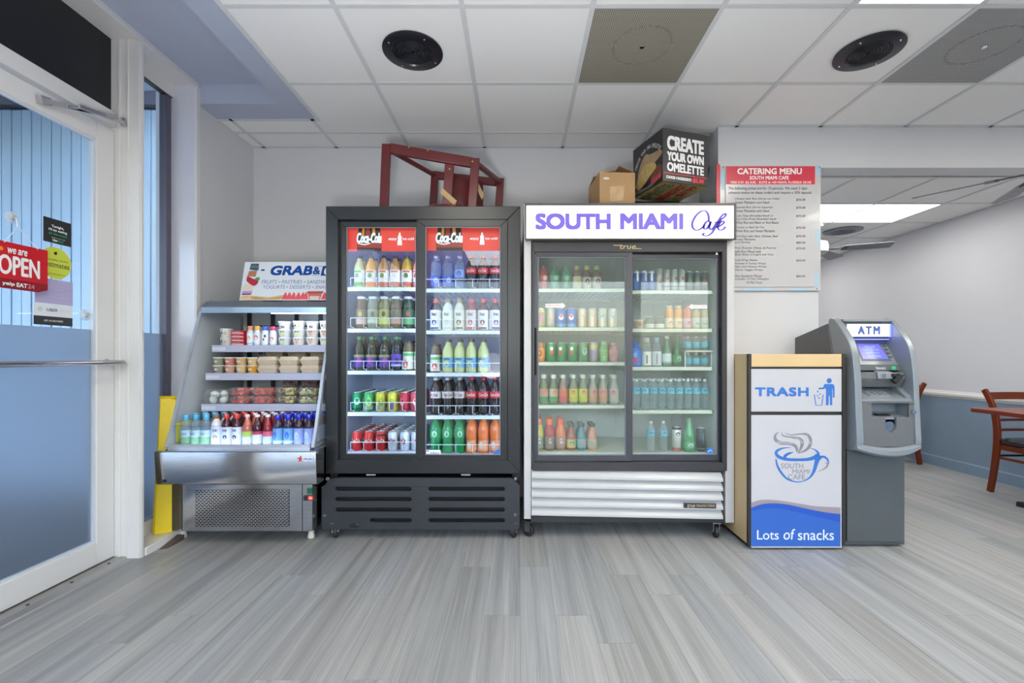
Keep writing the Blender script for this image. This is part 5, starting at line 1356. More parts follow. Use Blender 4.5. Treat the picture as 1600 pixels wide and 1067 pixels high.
define('wm', CM, 'clear box of watermelon chunks', w=.138, d=.11, h=.050, fill=[(226, 84, 66), (236, 110, 84), (214, 60, 56)], body=None, name='fruit_box')
define('pi', CM, 'clear box of pineapple and grapes', w=.139, d=.11, h=.050, fill=[(226, 206, 110), (236, 220, 150), (90, 40, 50), (206, 180, 80)], body=None, name='fruit_box')
define('fs', CM, 'clear box of mixed melon salad', w=.139, d=.11, h=.050, fill=[(206, 206, 130), (170, 186, 90), (236, 226, 190), (220, 140, 60), (70, 40, 44)], body=None, name='fruit_box')
define('rb', CM, 'clear box of dark berries', w=.120, d=.09, h=.050, fill=[(120, 24, 30), (90, 18, 28), (150, 40, 40)], body=None, name='fruit_box')
put('eg', 345, y3, z3, 'clear box of boiled eggs on the third shelf %s' % CC)
for k, px in (('st', 381), ('wm', 415.5), ('pi', 450.5), ('fs', 485.5)):
    for lv in range(2): put(k, px, y3, z3 + lv*.0520, '%s, %s of its pair, third shelf %s' % (DEF[k][1], ('lower', 'upper')[lv], CC), RND.uniform(-.04, .04))
for i, px in enumerate((457, 487)):
    for lv in range(3): put('rb', px, y3+.16, z3 + lv*.0520, 'clear box of dark berries, %s in %s rear stack from window, third shelf' % (('bottom', 'middle', 'topmost')[lv], ORD[i]))
# bottle deck: rows running back
def db(key, desc, sh, body, cap, lab, art, r=.0285, h=.183): define(key, BT, desc, sh=sh, r=r, h=h, body=body, cap=cap, lab=lab, art=art)
db('e1', 'clear coconut water with blue cap', 'square', ('clear', 232, 240, 246), (80, 176, 220), (.06, .50, (214, 232, 226)), [('band', .06, .28, (150, 196, 140)), ('word', 'coco', .34, .42, .5, (110, 130, 150))], .0285)
db('e2', 'white fruit drink with brown cap', 'bai', (226, 226, 226), (150, 90, 70), (.03, .62, (240, 238, 242)), [('word', 'bai', .46, .56, .4, (70, 66, 80)), ('dot', .28, .06, .4, (196, 160, 130))])
db('e3', 'dark berry drink with red cap', 'bai', (64, 20, 30), (214, 54, 50), (.03, .60, (238, 236, 240)), [('word', 'bai', .46, .56, .4, (60, 56, 70)), ('dot', .28, .07, .4, (60, 70, 130))])
db('e4', 'purple berry drink with red cap', 'bai', (70, 24, 36), (218, 60, 52), (.03, .60, (238, 236, 240)), [('word', 'bai', .46, .56, .4, (60, 56, 70)), ('dot', .28, .07, .4, (110, 60, 80))])
db('e5', 'coral drink with white cap', 'tall', (206, 112, 92), (226, 220, 226), (.06, .46, (196, 214, 90)), [('band', .06, .28, (214, 222, 236))])
db('e6', 'dark red drink with white cap', 'tall', (70, 18, 24), (222, 216, 228), (.06, .46, (226, 226, 232)), [('band', .36, .46, (206, 60, 80))])
db('e7', 'red drink with white cap', 'tall', (150, 20, 36), (224, 220, 230), (.06, .46, (226, 100, 110)), [('band', .06, .30, (206, 214, 232))])
db('e8', 'deep blue capped drink', 'square', (60, 40, 70), (30, 46, 190), (.06, .56, (120, 170, 206)), [('dot', .34, .12, .4, (70, 110, 190)), ('band', .06, .16, (206, 226, 240))])
db('e9', 'blue-topped dark drink', 'square', (50, 22, 40), (26, 40, 176), (.06, .56, (160, 170, 210)), [('dot', .34, .12, .4, (206, 214, 236))])
deck = list(zip((294, 309.5, 325, 341, 357, 373, 389, 405, 421, 437, 453, 469, 485), ('e1', 'e1', 'e1', 'e2', 'e3', 'e4', 'e5', 'e6', 'e7', 'e8', 'e8', 'e9', 'e9')))
for i, (px, k) in enumerate(deck):
    for j in range(4):
        y = 2.745 + j*.078
        place(k, W(px, 2.76) + j*.004 + RND.uniform(-.0008, .0008), y, .5785, '%s, %s from window, %s row, case deck' % (DEF[k][1], ORD[i], 'front' if j == 0 else ORD[j]), G3, RND.uniform(-.3, .3))
# ------------------------------------------------------------------ trash cabinet
m_maple = mat('maple_laminate', (214, 184, 136), 0.4, var=0.07, nscale=3, stretch=(1, 1, .25))
m_edge = mat('dark_edge_band', (48, 42, 40), 0.45, var=0.06)
m_panelw = mat('grey_white_panel', (192, 190, 194), 0.25, var=0.015)
m_bprint = mat('blue_print', (52, 110, 190), 0.4, var=0.02)
m_bdark = mat('dark_blue_print', (34, 82, 178), 0.4, var=0.02)
m_taupe = mat('taupe_print', (150, 138, 144), 0.4, var=0.02)
m_gprint = mat('grey_print', (132, 130, 136), 0.4, var=0.02)
TY = 2.62
rx0, rx1 = W(1168, TY)+.005, W(1321, TY)
trash = thing('trash_cabinet', 'maple trash cabinet with blue printed panels beside the white cooler', 'trash can', ((rx0+rx1)/2, 2.9, 0))
b = B()
b.box(rx0, rx0+.018, TY+.02, 3.20, .03, 1.127).box(rx1-.018, rx1, TY+.02, 3.20, .03, 1.127).box(rx0+.018, rx1-.018, 3.18, 3.20, .03, 1.127)
b.box(rx0+.018, rx1-.018, TY+.02, 3.18, 1.03, 1.045).box(rx0+.018, rx1-.018, TY+.02, 3.18, .03, .05)
b.build('cabinet', m_maple, trash, smooth=False)
b = B().box(rx0+.018, rx1-.018, TY+.004, TY+.02, Z(573, TY), 1.127); b.build('top_rail', m_maple, trash, bevel=.002)
b = B().box(rx0, rx0+.018, TY, TY+.02, .025, 1.128).box(rx1-.018, rx1, TY, TY+.02, .025, 1.128).box(rx0+.018, rx1-.018, TY+.010, TY+.02, .03, Z(573, TY))
b.box(rx0+.02, rx1-.02, TY+.05, 3.15, 0, .03)
b.build('edge_band', m_edge, trash, smooth=False)
fx0, fx1 = W(1173.5, TY), W(1314.5, TY)
fl = B().box(fx0, fx1, TY-.004, TY+.009, Z(643, TY), Z(576.5, TY)).build('swing_flap', m_panelw, trash, bevel=.0015)
dd = B().box(fx0, fx1, TY-.004, TY+.009, Z(855.5, TY), Z(648.5, TY)).build('cabinet_door', m_panelw, trash, bevel=.0015)
PY = TY - .004; O = (0, PY, 0)
def t6(x, y): return (W(1130 + x/2.736, PY), Z(480 + y/2.736, PY))
b = B(); a0 = t6(136, 381); a1 = t6(365, 342); letter(b, 'TRASH', O, XU, ZV, a0[0], a1[0], a0[1], a1[1], 0, .0008, bold=.06, space=1.1, res=5)
b.build('lettering', m_bprint, fl, smooth=False, fixn=False)
b = B()
b.poly([t6(*p) for p in circ(453, 314, 11, 20)], O, XU, ZV, 0, .0008)
b.poly([t6(*p) for p in [(432,328),(468,328),(474,333),(476,342),(476,386),(469,386),(468,348),(466,348),(466,419),(456,419),(455,378),(451,378),(450,419),(439,419),(439,352),(436,345),(430,350),(408,351),(407,344),(427,343)]], O, XU, ZV, 0, .0008)
for pts, w in (([(389,373),(396,419),(421,419),(427,373)], 4),):
    b.ribbon([t6(*p) for p in pts], w/2.736/F*PY, O, XU, ZV, 0, .0008)
for (x, y, s) in ((404,360,3.5),(413,371,3),(403,378,3.2),(409,388,3.2)):
    b.poly([t6(x-s, y-s*.7), t6(x+s*.7, y-s), t6(x+s, y+s*.7), t6(x-s*.7, y+s)], O, XU, ZV, 0, .0008)
b.build('litter_pictogram', m_bprint, fl, smooth=False, fixn=False)
def t5(x, y): return (W(1165 + x/5.08, PY), Z(650 + y/5.08, PY))
k5 = 1/5.08/F*PY
# waves
def wave(pts): return [t5(*p) for p in smooth2(pts, 6)]
bot = [t5(753, 1034), t5(44, 1034)]
b = B()
b.poly(wave([(44,686),(130,664),(250,668),(400,690),(560,715),(753,725)]) + bot, O, XU, ZV, 0, .0004)
b.poly(wave([(44,728),(130,699),(240,692),(350,705),(500,738),(640,765),(753,778)]) + bot, O, XU, ZV, 1, .0007)
b.poly(wave([(44,756),(130,736),(240,732),(380,755),(520,790),(640,815),(753,845)]) + bot, O, XU, ZV, 2, .0010)
b.build('wave_print', [m_taupe, m_bdark, mat('bright_blue_print', (48, 98, 182), .4, var=.02)], dd, smooth=False, fixn=False)
b = B(); a0 = t5(90, 1003); a1 = t5(262, 905)
for wd, xa, xb, ya, yb_ in (('Lots', 90, 262, 980, 905), ('of', 300, 392, 1004, 895), ('snacks', 414, 700, 984, 900)):
    p0 = t5(xa, ya if wd != 'of' else 980); p1 = t5(xb, yb_); letter(b, wd, O, XU, ZV, p0[0], p1[0], p0[1], p1[1], 0, .0014, bold=.008, shear=.12 if wd == 'of' else 0, res=5)
    b.build('lettering', mat('pale_lettering', (222, 230, 244), .5, var=0), dd, smooth=False, fixn=False); b = B()
# cup logo
def rib(bb, pts, wds, m, off=.0008):
    P = [t5(*p) for p in smooth2(pts, 6)]; k = len(P)
    ws = []
    for i in range(k):
        t = i/(k-1)*(len(wds)-1); j = min(int(t), len(wds)-2); ws.append(lerp(wds[j], wds[j+1], t-j)*k5)
    bb.ribbon(P, ws, O, XU, ZV, m, off)
b = B()
rib(b, [(362,250),(300,254),(252,274),(242,298),(268,326),(330,343),(420,347),(500,342),(552,326),(570,306)], [2,10,20,24,26,24,22,26,34,30], 0)
rib(b, [(578,318),(574,290),(548,266),(510,254)], [24,18,8,2], 0)
b.poly([t5(*p) for p in smooth2([(380,285),(335,290),(305,308),(300,322),(318,334),(330,316),(380,287)], 4)], O, XU, ZV, 0, .0008)
rib(b, [(240,338),(250,390),(280,445),(330,498),(400,522),(460,515),(510,486),(540,440),(556,390),(572,340),(600,326)], [8,16,18,14,8,7,14,24,30,40,26], 0, .0009)
rib(b, [(585,328),(620,322),(650,345),(660,382)], [20,18,16,4], 0, .0010)
rib(b, [(632,366),(650,380),(640,405),(610,425),(572,440)], [4,14,14,8,2], 1, .0011)
for (tx, xa, xb, ya, yb_) in (('SOUTH', 280, 456, 415, 375), ('MIAMI', 370, 508, 455, 422), ('CAFE', 335, 470, 503, 462)):
    p0 = t5(xa, ya); p1 = t5(xb, yb_); letter(b, tx, O, XU, ZV, p0[0], p1[0], p0[1], p1[1], 1, .0012, bold=.012, res=4)
rib(b, [(262,126),(236,150),(236,186),(275,212),(345,218),(392,236),(408,270),(404,288)], [3,16,26,26,24,26,20,3], 1)
rib(b, [(284,130),(298,156),(360,168),(420,178),(448,205),(440,250),(416,294)], [3,10,10,24,28,24,3], 1)
rib(b, [(312,134),(360,150),(430,142),(485,146),(512,180),(508,236),(470,274),(412,296)], [3,8,10,20,26,26,18,3], 1)
for wd, cx, cy, ang, ln, hh in (('BREAKFAST', 318, 213, -4, 140, 15), ('LUNCH', 425, 190, -38, 74, 17), ('DINNER', 498, 190, -66, 76, 15)):
    p = t5(cx, cy); a = math.radians(ang)
    U = Vector((math.cos(a), 0, math.sin(a))); V = Vector((-math.sin(a), 0, math.cos(a)))
    letter(b, wd, (p[0], PY, p[1]), U, V, -ln/2*k5, ln/2*k5, -hh/2*k5, hh/2*k5, 2, .0013, bold=.02)
b.build('cup_logo', [m_bprint, m_gprint, m_panelw], dd, smooth=False, fixn=False)

# ------------------------------------------------------------------ cash machine
m_atm = mat('atm_grey_steel', (90, 95, 97), 0.35, metal=.25, var=0.05, nscale=6)
m_atmd = mat('atm_side_grey', (86, 88, 92), 0.4, var=0.05)
m_bez = mat('atm_silver_plastic', (138, 144, 150), 0.32, metal=.2, var=0.04)
m_bezd = mat('atm_mid_grey_plastic', (102, 104, 106), 0.4, var=0.05)
m_bezk = mat('atm_dark_recess', (52, 54, 58), 0.4, var=0.05)
atm = thing('cash_machine', 'grey cash machine with lit sign and curved silver fascia', 'atm', (2.08, 2.9, 0))
b = B().box(1.905, 2.262, 2.66, 3.13, .012, .66).box(1.93, 2.24, 2.70, 3.10, 0, .012); b.build('safe_body', m_atm, atm, bevel=.003)
B().box(1.917, 2.25, 2.648, 2.66, .035, .60).build('safe_door', m_atm, atm, bevel=.002)
B().prism([(2.70, .66), (2.74, 1.05), (2.80, 1.315), (3.13, 1.24), (3.13, .66)], 'x', 1.905, 2.262).build('head_body', m_atmd, atm, bevel=.003)
oprof = smooth2([(2.80, 1.342), (2.752, 1.338), (2.650, 1.228), (2.604, 1.135), (2.584, 1.003), (2.576, .85), (2.568, .70), (2.566, .62), (2.60, .578), (2.66, .572)], 3)
iprof = [(2.69, .62), (2.69, .80), (2.73, 1.0), (2.775, 1.15), (2.81, 1.28)]
for xa, xb in ((1.912, 1.952), (2.246, 2.277)): B().prism(oprof + iprof, 'x', xa, xb).build('fascia_arm', m_bez, atm, ang=30, bevel=.004)
B().prism([(2.80, 1.340), (2.728, 1.337), (2.725, 1.322), (2.80, 1.318)], 'x', 1.952, 2.246).build('fascia_top', m_bez, atm, bevel=.003)
sb = B().box(1.952, 2.246, 2.745, 2.79, 1.225, 1.320).build('sign_box', m_bezd, atm, bevel=.002)
b = B().box(1.985, W(1391, 2.742), 2.741, 2.745, Z(525.5, 2.742), Z(506.5, 2.742))
letter(b, 'ATM', (0, 2.741, 0), XU, ZV, W(1340, 2.741), W(1375, 2.741), Z(522.5, 2.741), Z(509.5, 2.741), 1, .0008, bold=.065, space=1.35, res=5)
b.build('lit_sign', [mat('atm_sign_face', (240, 243, 255), .3, emit=1.1, var=0), mat('atm_sign_letters', (84, 104, 170), .4, var=0)], sb, smooth=False, fixn=False)
b = B().box(2.236, 2.244, 2.735, 2.743, 1.23, 1.305).box(1.985, 2.235, 2.738, 2.746, 1.213, 1.219)
b.build('blue_glow_light', mat('blue_led', (90, 100, 255), .4, emit=3.0, var=0), sb, smooth=False)
# screen panel
sp0, sp1 = Vector((0, 2.795, 1.222)), Vector((0, 2.692, 1.066))
d = (sp1 - sp0); up = -d.normalized(); nrm = Vector((0, up.z, -up.y)) * -1
b = B().prism([(2.795, 1.222), (2.692, 1.066), (2.76, 1.05), (2.82, 1.2)], 'x', 1.952, 2.246); scp = b.build('screen_panel', m_bez, atm, smooth=False)
b = B(); L_ = d.length
def on(u, t, off=.001): return Vector((u, 0, 0)) + sp0 + d*t + (0 if off == 0 else Vector((0, -up.z, up.y))*off)
U3 = Vector((1, 0, 0)); V3 = up
O3 = sp0 + Vector((0, 0, 0))
b.poly([(2.045, -L_*.88), (2.222, -L_*.88), (2.206, -L_*.14), (2.052, -L_*.14)], O3, U3, V3, 0, .001)
b.poly([(2.058, -L_*.80), (2.212, -L_*.80), (2.196, -L_*.20), (2.064, -L_*.20)], O3, U3, V3, 1, .0016)
for i, (wd, u0, u1) in enumerate((('WELCOME', 2.10, 2.165), ('PLEASE INSERT CARD', 2.085, 2.18), ('BALANCE INQUIRY', 2.09, 2.175), ('CASH WITHDRAWAL', 2.09, 2.175))):
    letter(b, wd, O3, U3, V3, u0, u1, -L_*(.36+.12*i), -L_*(.30+.12*i), 2, .0022)
b.build('screen', [m_bezd, mat('atm_screen_blue', (104, 104, 196), .2, emit=.5, var=.05), mat('atm_screen_text', (160, 190, 196), .3, emit=.4, var=0)], scp, smooth=False, fixn=False)
for k in range(4):
    c = on(2.226, .30 + .14*k, .003)
    B().obox(c, (.009, 0, 0), V3*.006, Vector((0, -up.z, up.y))*.003).build('side_key', m_bezd, scp, smooth=False)
# band, card reader, keypad
bd = B().box(1.952, 2.246, 2.672, 2.76, 1.030, 1.066).build('instruction_band', m_bezd, atm, bevel=.002)
b = B().poly([(W(1393, 2.672), 1.036), (W(1400, 2.672), 1.036), (W(1400, 2.672), 1.056), (W(1393, 2.672), 1.056)], (0, 2.672, 0), XU, ZV, 0, .001)
letter(b, 'TRANAX', (0, 2.672, 0), XU, ZV, W(1368, 2.672), W(1384, 2.672), 1.036, 1.050, 1, .001)
b.build('band_print', [mat('green_lamp', (60, 170, 110), .3, emit=.3, var=0), m_print], bd, smooth=False, fixn=False)
rd = B().prism([(2.64, 1.022), (2.632, .985), (2.66, .935), (2.76, .92), (2.76, 1.022)], 'x', 1.952, 2.24).build('reader_block', m_bezd, atm, bevel=.003)
b = B().prism([(2.655, 1.030), (2.622, 1.020), (2.618, .985), (2.64, .975)], 'x', W(1370, 2.63), W(1393, 2.63)); ct = b.build('card_slot', m_bez, rd, bevel=.003)
B().lathe([(.012, -.002), (.009, -.003), (.009, -.0015), (.012, -.0005)], (W(1381, 2.62), 2.619, 1.002), 14, axis='y', caps=False).build('card_mark', m_bezd, rd)
b = B().obox((W(1400, 2.62), 2.615, .985), (.022, .004, .02), (0, .012, 0), (-.010, 0, .010)).obox((W(1396, 2.62), 2.62, 1.005), (.012, 0, 0), (0, .014, 0), (0, 0, .008)).obox((W(1408, 2.62), 2.62, 1.003), (.014, 0, 0), (0, .006, 0), (0, 0, .004))
b.build('cable_lock', m_rubber, rd, bevel=.002)
B().box(1.952, 2.246, 2.735, 2.76, .87, .94).build('recess_back', m_bezk, atm, smooth=False)
kt = B().prism([(2.735, .925), (2.585, .868), (2.585, .856), (2.735, .856)], 'x', 1.952, 2.246).build('keypad_tray', m_bez, atm, bevel=.002)
kd = Vector((0, 2.585-2.735, .868-.925)); kv = -kd.normalized(); kn = Vector((0, -kv.z, kv.y))
pad = B().obox(Vector((2.09, 2.665, .8985)) + kn*.003, (.062, 0, 0), kv*.045, kn*.003).build('keypad', mat('keypad_steel', (168, 172, 176), .35, metal=.4, var=.06), kt, smooth=False)
for r in range(4):
    for c in range(4):
        B().obox(Vector((2.09 - .045 + c*.030, 2.665, .8985)) + kn*.008 + kv*(.032 - r*.0215), (.011, 0, 0), kv*.007, kn*.002).build('key', m_bez, pad, smooth=False)
B().prism([(2.745, .985), (2.60, .885), (2.60, .868), (2.745, .868)], 'x', 2.215, 2.246).build('receipt_cheek', m_bez, atm, smooth=False)
# lower front with cash tray
LY = 2.576
hx0_, hx1_ = W(1362.5, LY), W(1420.5, LY); hz0, hz1 = Z(652, LY), Z(630, LY)
cxm = W(1392.5, LY); rr = .031
slot = [(hx0_, hz1), (hx1_, hz1), (hx1_, hz0), (cxm+rr, hz0), (cxm+rr, hz0-.055)] + [(cxm + rr*math.cos(-a), hz0-.055 + rr*math.sin(-a)) for a in [k*math.pi/8 for k in range(1, 8)]] + [(cxm-rr, hz0-.055), (cxm-rr, hz0), (hx0_, hz0)]
low = B().holed([(1.952, .60), (2.246, .60), (2.246, .857), (1.952, .857)], [slot], 'y', LY, LY+.016).build('lower_front', m_bezd, atm, bevel=.002)
b = B().prism([(LY+.016, hz0-.004), (LY+.10, hz0+.022), (LY+.105, hz0+.012), (LY+.016, hz0-.014)], 'x', hx0_-.004, hx1_+.004)
b.box(hx0_-.006, hx0_-.001, LY+.016, LY+.10, hz0-.01, hz1+.003).box(hx1_+.001, hx1_+.006, LY+.016, LY+.10, hz0-.01, hz1+.003).box(hx0_-.006, hx1_+.006, LY+.095, LY+.10, hz0, hz1+.003).box(hx0_-.006, hx1_+.006, LY+.016, LY+.10, hz1+.003, hz1+.006)
b.build('cash_tray', m_bez, low, smooth=False)
B().box(W(1377, LY), W(1398, LY), LY+.03, LY+.06, hz0+.006, hz0+.014).build('cash_slot', m_hole, low, smooth=False)
b = B().lathe([(.030, 0), (.028, .02), (.018, .035), (0, .04)], (cxm, LY+.012, hz0-.055), 18, axis='y'); b.build('finger_cup', m_chrome, low)
B().box(1.98, 2.246, LY-.001, LY+.001, Z(631.6, LY), Z(630.8, LY)).build('joint_line', m_bezk, low, smooth=False)
b = B().lathe([(.012, -.010), (.012, .0), (.0, .0)], (W(1427.5, 2.57), 2.575, Z(644, 2.57)), 14, axis='y'); b.build('lock', m_chrome, atm)
# chin: a bowed lip
rings = []
for k in range(13):
    t = k/12; x = lerp(1.914, 2.275, t); w = 1 - (2*t-1)**2
    y = 2.566 - .030*w; zt = .612 - .026*w; zb = .582 - .034*w
    rings.append([(x, y+.02, zt+.012), (x, y, zt), (x, y, zb+.012), (x, y+.02, zb), (x, 2.66, zb+.004), (x, 2.66, zt+.012)])
B().loft(rings).build('chin', m_bez, atm, ang=30)

# ------------------------------------------------------------------ menu board on the column
m_menu = mat('menu_sheet', (204, 203, 206), 0.22, var=0.02, nscale=4, coat=.3)
m_mred = mat('menu_red', (222, 64, 84), 0.3, var=0.02)
m_mtx = mat('menu_grey_text', (104, 104, 112), 0.5, var=0)
m_msky = mat('menu_sky_print', (176, 206, 226), 0.35, var=0.05)
MY = 3.256
menu = thing('menu_board', 'catering menu board with red heading on the grey column', 'sign', (W(1203, MY), MY, Z(355, MY)))
def m5(x, y): return (W(1120 + x/5.08, MY-.006), Z(250 + y/5.08, MY-.006))
p0, p1 = m5(28, 1036), m5(826, 44)
b = B().box(p0[0], p1[0], MY-.004, MY+.006, p0[1], p1[1]); b.build('back_sheet', m_menu, menu, smooth=False)
MO = (0, MY-.004, 0)
b = B()
for poly_ in ([(40,240),(95,215),(150,60),(60,60),(30,120)], [(620,70),(826,44),(826,120),(700,90)], [(770,560),(815,545),(822,700),(790,640)], [(765,880),(812,900),(810,1000),(770,985)], [(180,1036),(440,1036),(420,1010),(230,1014)], [(560,1036),(740,1036),(720,1012),(600,1016)], [(30,420),(70,400),(70,600),(30,560)]):
    b.poly([m5(*p) for p in poly_], MO, XU, ZV, 0, .0004)
b.build('sky_print', m_msky, menu, smooth=False, fixn=False)
p0, p1 = m5(68, 1008), m5(776, 50)
fs = B().box(p0[0], p1[0], MY-.010, MY-.005, p0[1], p1[1]).build('front_sheet', m_menu, menu, smooth=False)
MO = (0, MY-.010, 0)
b = B(); b.poly([m5(72,195), m5(776,195), m5(778,52), m5(72,52)], MO, XU, ZV, 0, .0004)
def ml(tx, x0, x1, y0, y1, m, bold=.012, shear=0.0):
    a = m5(x0, y1); c = m5(x1, y0); letter(b, tx, MO, XU, ZV, a[0], c[0], a[1], c[1], m, .0009, bold, shear, 2)
ml('CATERING MENU', 160, 672, 66, 116, 1, .045); ml('SOUTH MIAMI CAFE', 258, 568, 128, 158, 1, .03)
ml('7000 S.W. 62 AVE - SUITE # 140 MIAMI, FLORIDA 33143', 105, 745, 169, 192, 1, .015)
ml('The following prices are for 10 persons. We need 3 days', 90, 715, 214, 244, 2, .025, .2)
ml('advance notice on these orders and require a 50% deposit.', 90, 752, 249, 277, 2, .025, .2)
for tx, xe, y in (('Chicken with Rice (Arroz con Pollo)', 495, 300), ('Sweet Plantains and Salad', 415, 327), ('Imperial Rice (Arroz Imperial)', 440, 368), ('Sweet Plantains and Salad', 415, 394),
                  ('Ropa Vieja (Shredded Beef) or', 448, 435), ('Vaca Frita (Fried Shredded Beef)', 468, 461), ('White Rice and Black or Red Beans', 488, 487), ('Chicken or Beef Stir Fry', 376, 527), ('White Rice and Sweet Plantains', 458, 553),
                  ('Fried Rice with Ham, Chicken, Beef', 486, 596), ('Sweet Plantains,', 308, 621), ('and Shrimp', 264, 645), ('Pork Shoulder (Paleta de Puerco)', 468, 690), ('with Rice Mixed with', 348, 717), ('Black Beans (Congri) and Yuca', 445, 742),
                  ('Cold Wrap Platter', 322, 787), ('Includes 4 Turkey Wraps', 388, 813), ('Ham and Cheese Wraps', 395, 838), ('Warm Veggie Wraps', 364, 864), ('Hot Sandwich Platter', 360, 910), ('includes: 10 Mini Midnights', 410, 936)):
    ml(tx, 140, xe, y, y+21, 2, .02, .2)
ml('10 Mini Tacos', 232, 358, 962, 982, 2, .02, .2)
for pr, y in (('$75.00', 308), ('$75.00', 371), ('$75.00', 437), ('$75.00', 530), ('$75.00', 597), ('$85.00', 648), ('$75.00', 694), ('$60.00', 789), ('$60.00', 914)):
    ml(pr, 626, 700, y, y+20, 2, .03, .2)
b.build('menu_print', [m_mred, m_print, m_mtx], fs, smooth=False, fixn=False)
p0, p1 = m5(0, 345), m5(26, 30)
B().box(p0[0], p1[0], MY-.002, MY+.008, m5(0, 1000)[1], p1[1]).build('red_sheet_edge', m_mred, menu, smooth=False)
b = B()
for x, y in ((50, 60), (815, 60), (795, 1022)): q = m5(x, y); b.lathe([(.005, -.006), (.004, -.008), (0, -.008)], (q[0], MY, q[1]), 8, axis='y')
o = b.build('screw', m_chrome, menu); o['kind'] = 'stuff'

# ------------------------------------------------------------------ on top of the coolers
m_card = mat('brown_cardboard', (190, 154, 110), 0.8, var=0.08, nscale=5)
m_cardd = mat('cardboard_inside', (140, 108, 70), 0.85, var=0.08)
cb = thing('cardboard_box', 'open brown cardboard box on top of the white cooler', 'box', (.66, 3.21, 2.031))
Q = [(.549, 3.05), (.79, 3.065), (.762, 3.37), (.522, 3.355)]
zt = 2.345
b = B(); t_ = .005
for i in range(4):
    a, c = Vector(Q[i]), Vector(Q[(i+1) % 4]); n = Vector((-(c-a).y, (c-a).x)).normalized()*t_
    b.prism([tuple(a), tuple(c), tuple(c+n), tuple(a+n)], 'z', 2.031, zt)
b.prism(Q, 'z', 2.031, 2.036)
b.build('carton', m_card, cb, smooth=False)
def flap(a, c, out, up, taper=.02):
    a = Vector(a + (zt,)); c = Vector(c + (zt,)); o_ = Vector(out); d_ = (c-a).normalized()*taper
    P = [a, c, c + o_ - d_, a + o_ + d_]; th = Vector((0, 0, .004))
    return B().add(P + [p + th for p in P], [(0,1,2,3), (7,6,5,4), (0,1,5,4), (1,2,6,5), (2,3,7,6), (3,0,4,7)])
flap(Q[0], Q[1], (.01, .11, .012), 0).build('flap', m_card, cb, smooth=False)
flap(Q[2], Q[3], (.0, -.10, .05), 0).build('flap', m_cardd, cb, smooth=False)
flap(Q[1], Q[2], (-.10, .0, .055), 0).build('flap', m_cardd, cb, smooth=False)
flap(Q[3], Q[0], (.11, .0, .02), 0).build('flap', m_card, cb, smooth=False)
b = B(); u = Vector((Q[1][0]-Q[0][0], Q[1][1]-Q[0][1], 0)).normalized()
b.poly(circ(.045, .275, .022, 18, .008), (Q[0][0], Q[0][1], 2.031), u, ZV, 0, .001)
b.poly([(.07, .12), (.16, .13), (.17, .23), (.07, .22)], (Q[0][0], Q[0][1], 2.031), u, ZV, 1, .001)
b.build('paper_label', [mat('label_paper', (226, 222, 214), .5, var=.03), mat('torn_tape_mark', (206, 174, 134), .6, var=.15, nscale=20)], cb, smooth=False, fixn=False)

m_omb = mat('omelette_box_charcoal', (58, 57, 58), 0.3, var=.04, coat=.4)
m_omk = mat('omelette_box_black', (28, 26, 28), 0.3, var=.06, coat=.3)
oc = thing('display_box', 'dark printed omelette advertising cube above the white cooler', 'box', (1.06, 3.17, 2.246))
Fp, Rp, Lp = Vector((.94, 2.95, 0)), Vector((1.28, 3.06, 0)), Vector((.832, 3.285, 0)); Bp = Rp + Lp - Fp
oz0, oz1 = 2.250, 2.597
b = B().prism([tuple(p[:2]) for p in (Fp, Rp, Bp, Lp)], 'z', oz0, oz1); b.build('carton', [m_omb], oc, bevel=.002)
uu = (Rp - Fp).normalized(); lw = (Rp - Fp).length; hh = oz1 - oz0
Of = Vector((Fp.x, Fp.y, oz0))
b = B()
b.poly([(.004, .004), (lw-.006, .004), (lw-.006, hh-.006), (.004, hh-.006)], Of, uu, ZV, 0, .0006)
for tx, x0, x1, y0, y1 in (('CREATE', .09, .90, .60, .87), ('YOUR OWN', .09, .90, .40, .57), ('OMELETTE', .09, .90, .20, .37)):
    letter(b, tx, Of, uu, ZV, x0*lw, x1*lw, y0*hh, y1*hh, 1, .0012, bold=.05, res=4)
b.poly([(.02*lw, .155*hh), (.97*lw, .155*hh), (.97*lw, .17*hh), (.02*lw, .17*hh)], Of, uu, ZV, 2, .0012)
letter(b, 'CHOOSE 4 INGREDIENTS', Of, uu, ZV, .07*lw, .62*lw, .06*hh, .115*hh, 1, .0012, bold=.04)
letter(b, '$5.99', Of, uu, ZV, .65*lw, .90*lw, .035*hh, .13*hh, 2, .0012, bold=.06)
b.build('front_print', [m_omb, m_print, mat('price_red', (232, 58, 70), .4, var=0)], oc, smooth=False, fixn=False)
vv = (Fp - Lp).normalized(); ll = (Fp - Lp).length; Ol = Vector((Lp.x, Lp.y, oz0))
b = B()
b.poly([(.004, .004), (ll-.006, .004), (ll-.006, hh-.006), (.004, hh-.006)], Ol, vv, ZV, 0, .0006)
def so(pts): return [(x*ll, y*hh) for x, y in pts]
b.poly(so(smooth2([(.18,.42),(.30,.62),(.46,.72),(.62,.66),(.92,.62),(.97,.52),(.74,.44),(.56,.36),(.38,.22),(.22,.24),(.18,.42)], 4)), Ol, vv, ZV, 1, .0012)
b.poly(so(smooth2([(.10,.20),(.24,.40),(.46,.52),(.72,.46),(.80,.34),(.60,.24),(.40,.14),(.20,.10),(.10,.20)], 4)), Ol, vv, ZV, 2, .0016)
b.poly(so(smooth2([(.62,.20),(.84,.36),(.97,.30),(.94,.16),(.74,.12),(.62,.20)], 4)), Ol, vv, ZV, 3, .0014)
b.poly(so([(.02,.02),(.66,.02),(.96,.12),(.96,.20),(.5,.06),(.02,.12)]), Ol, vv, ZV, 4, .0018)
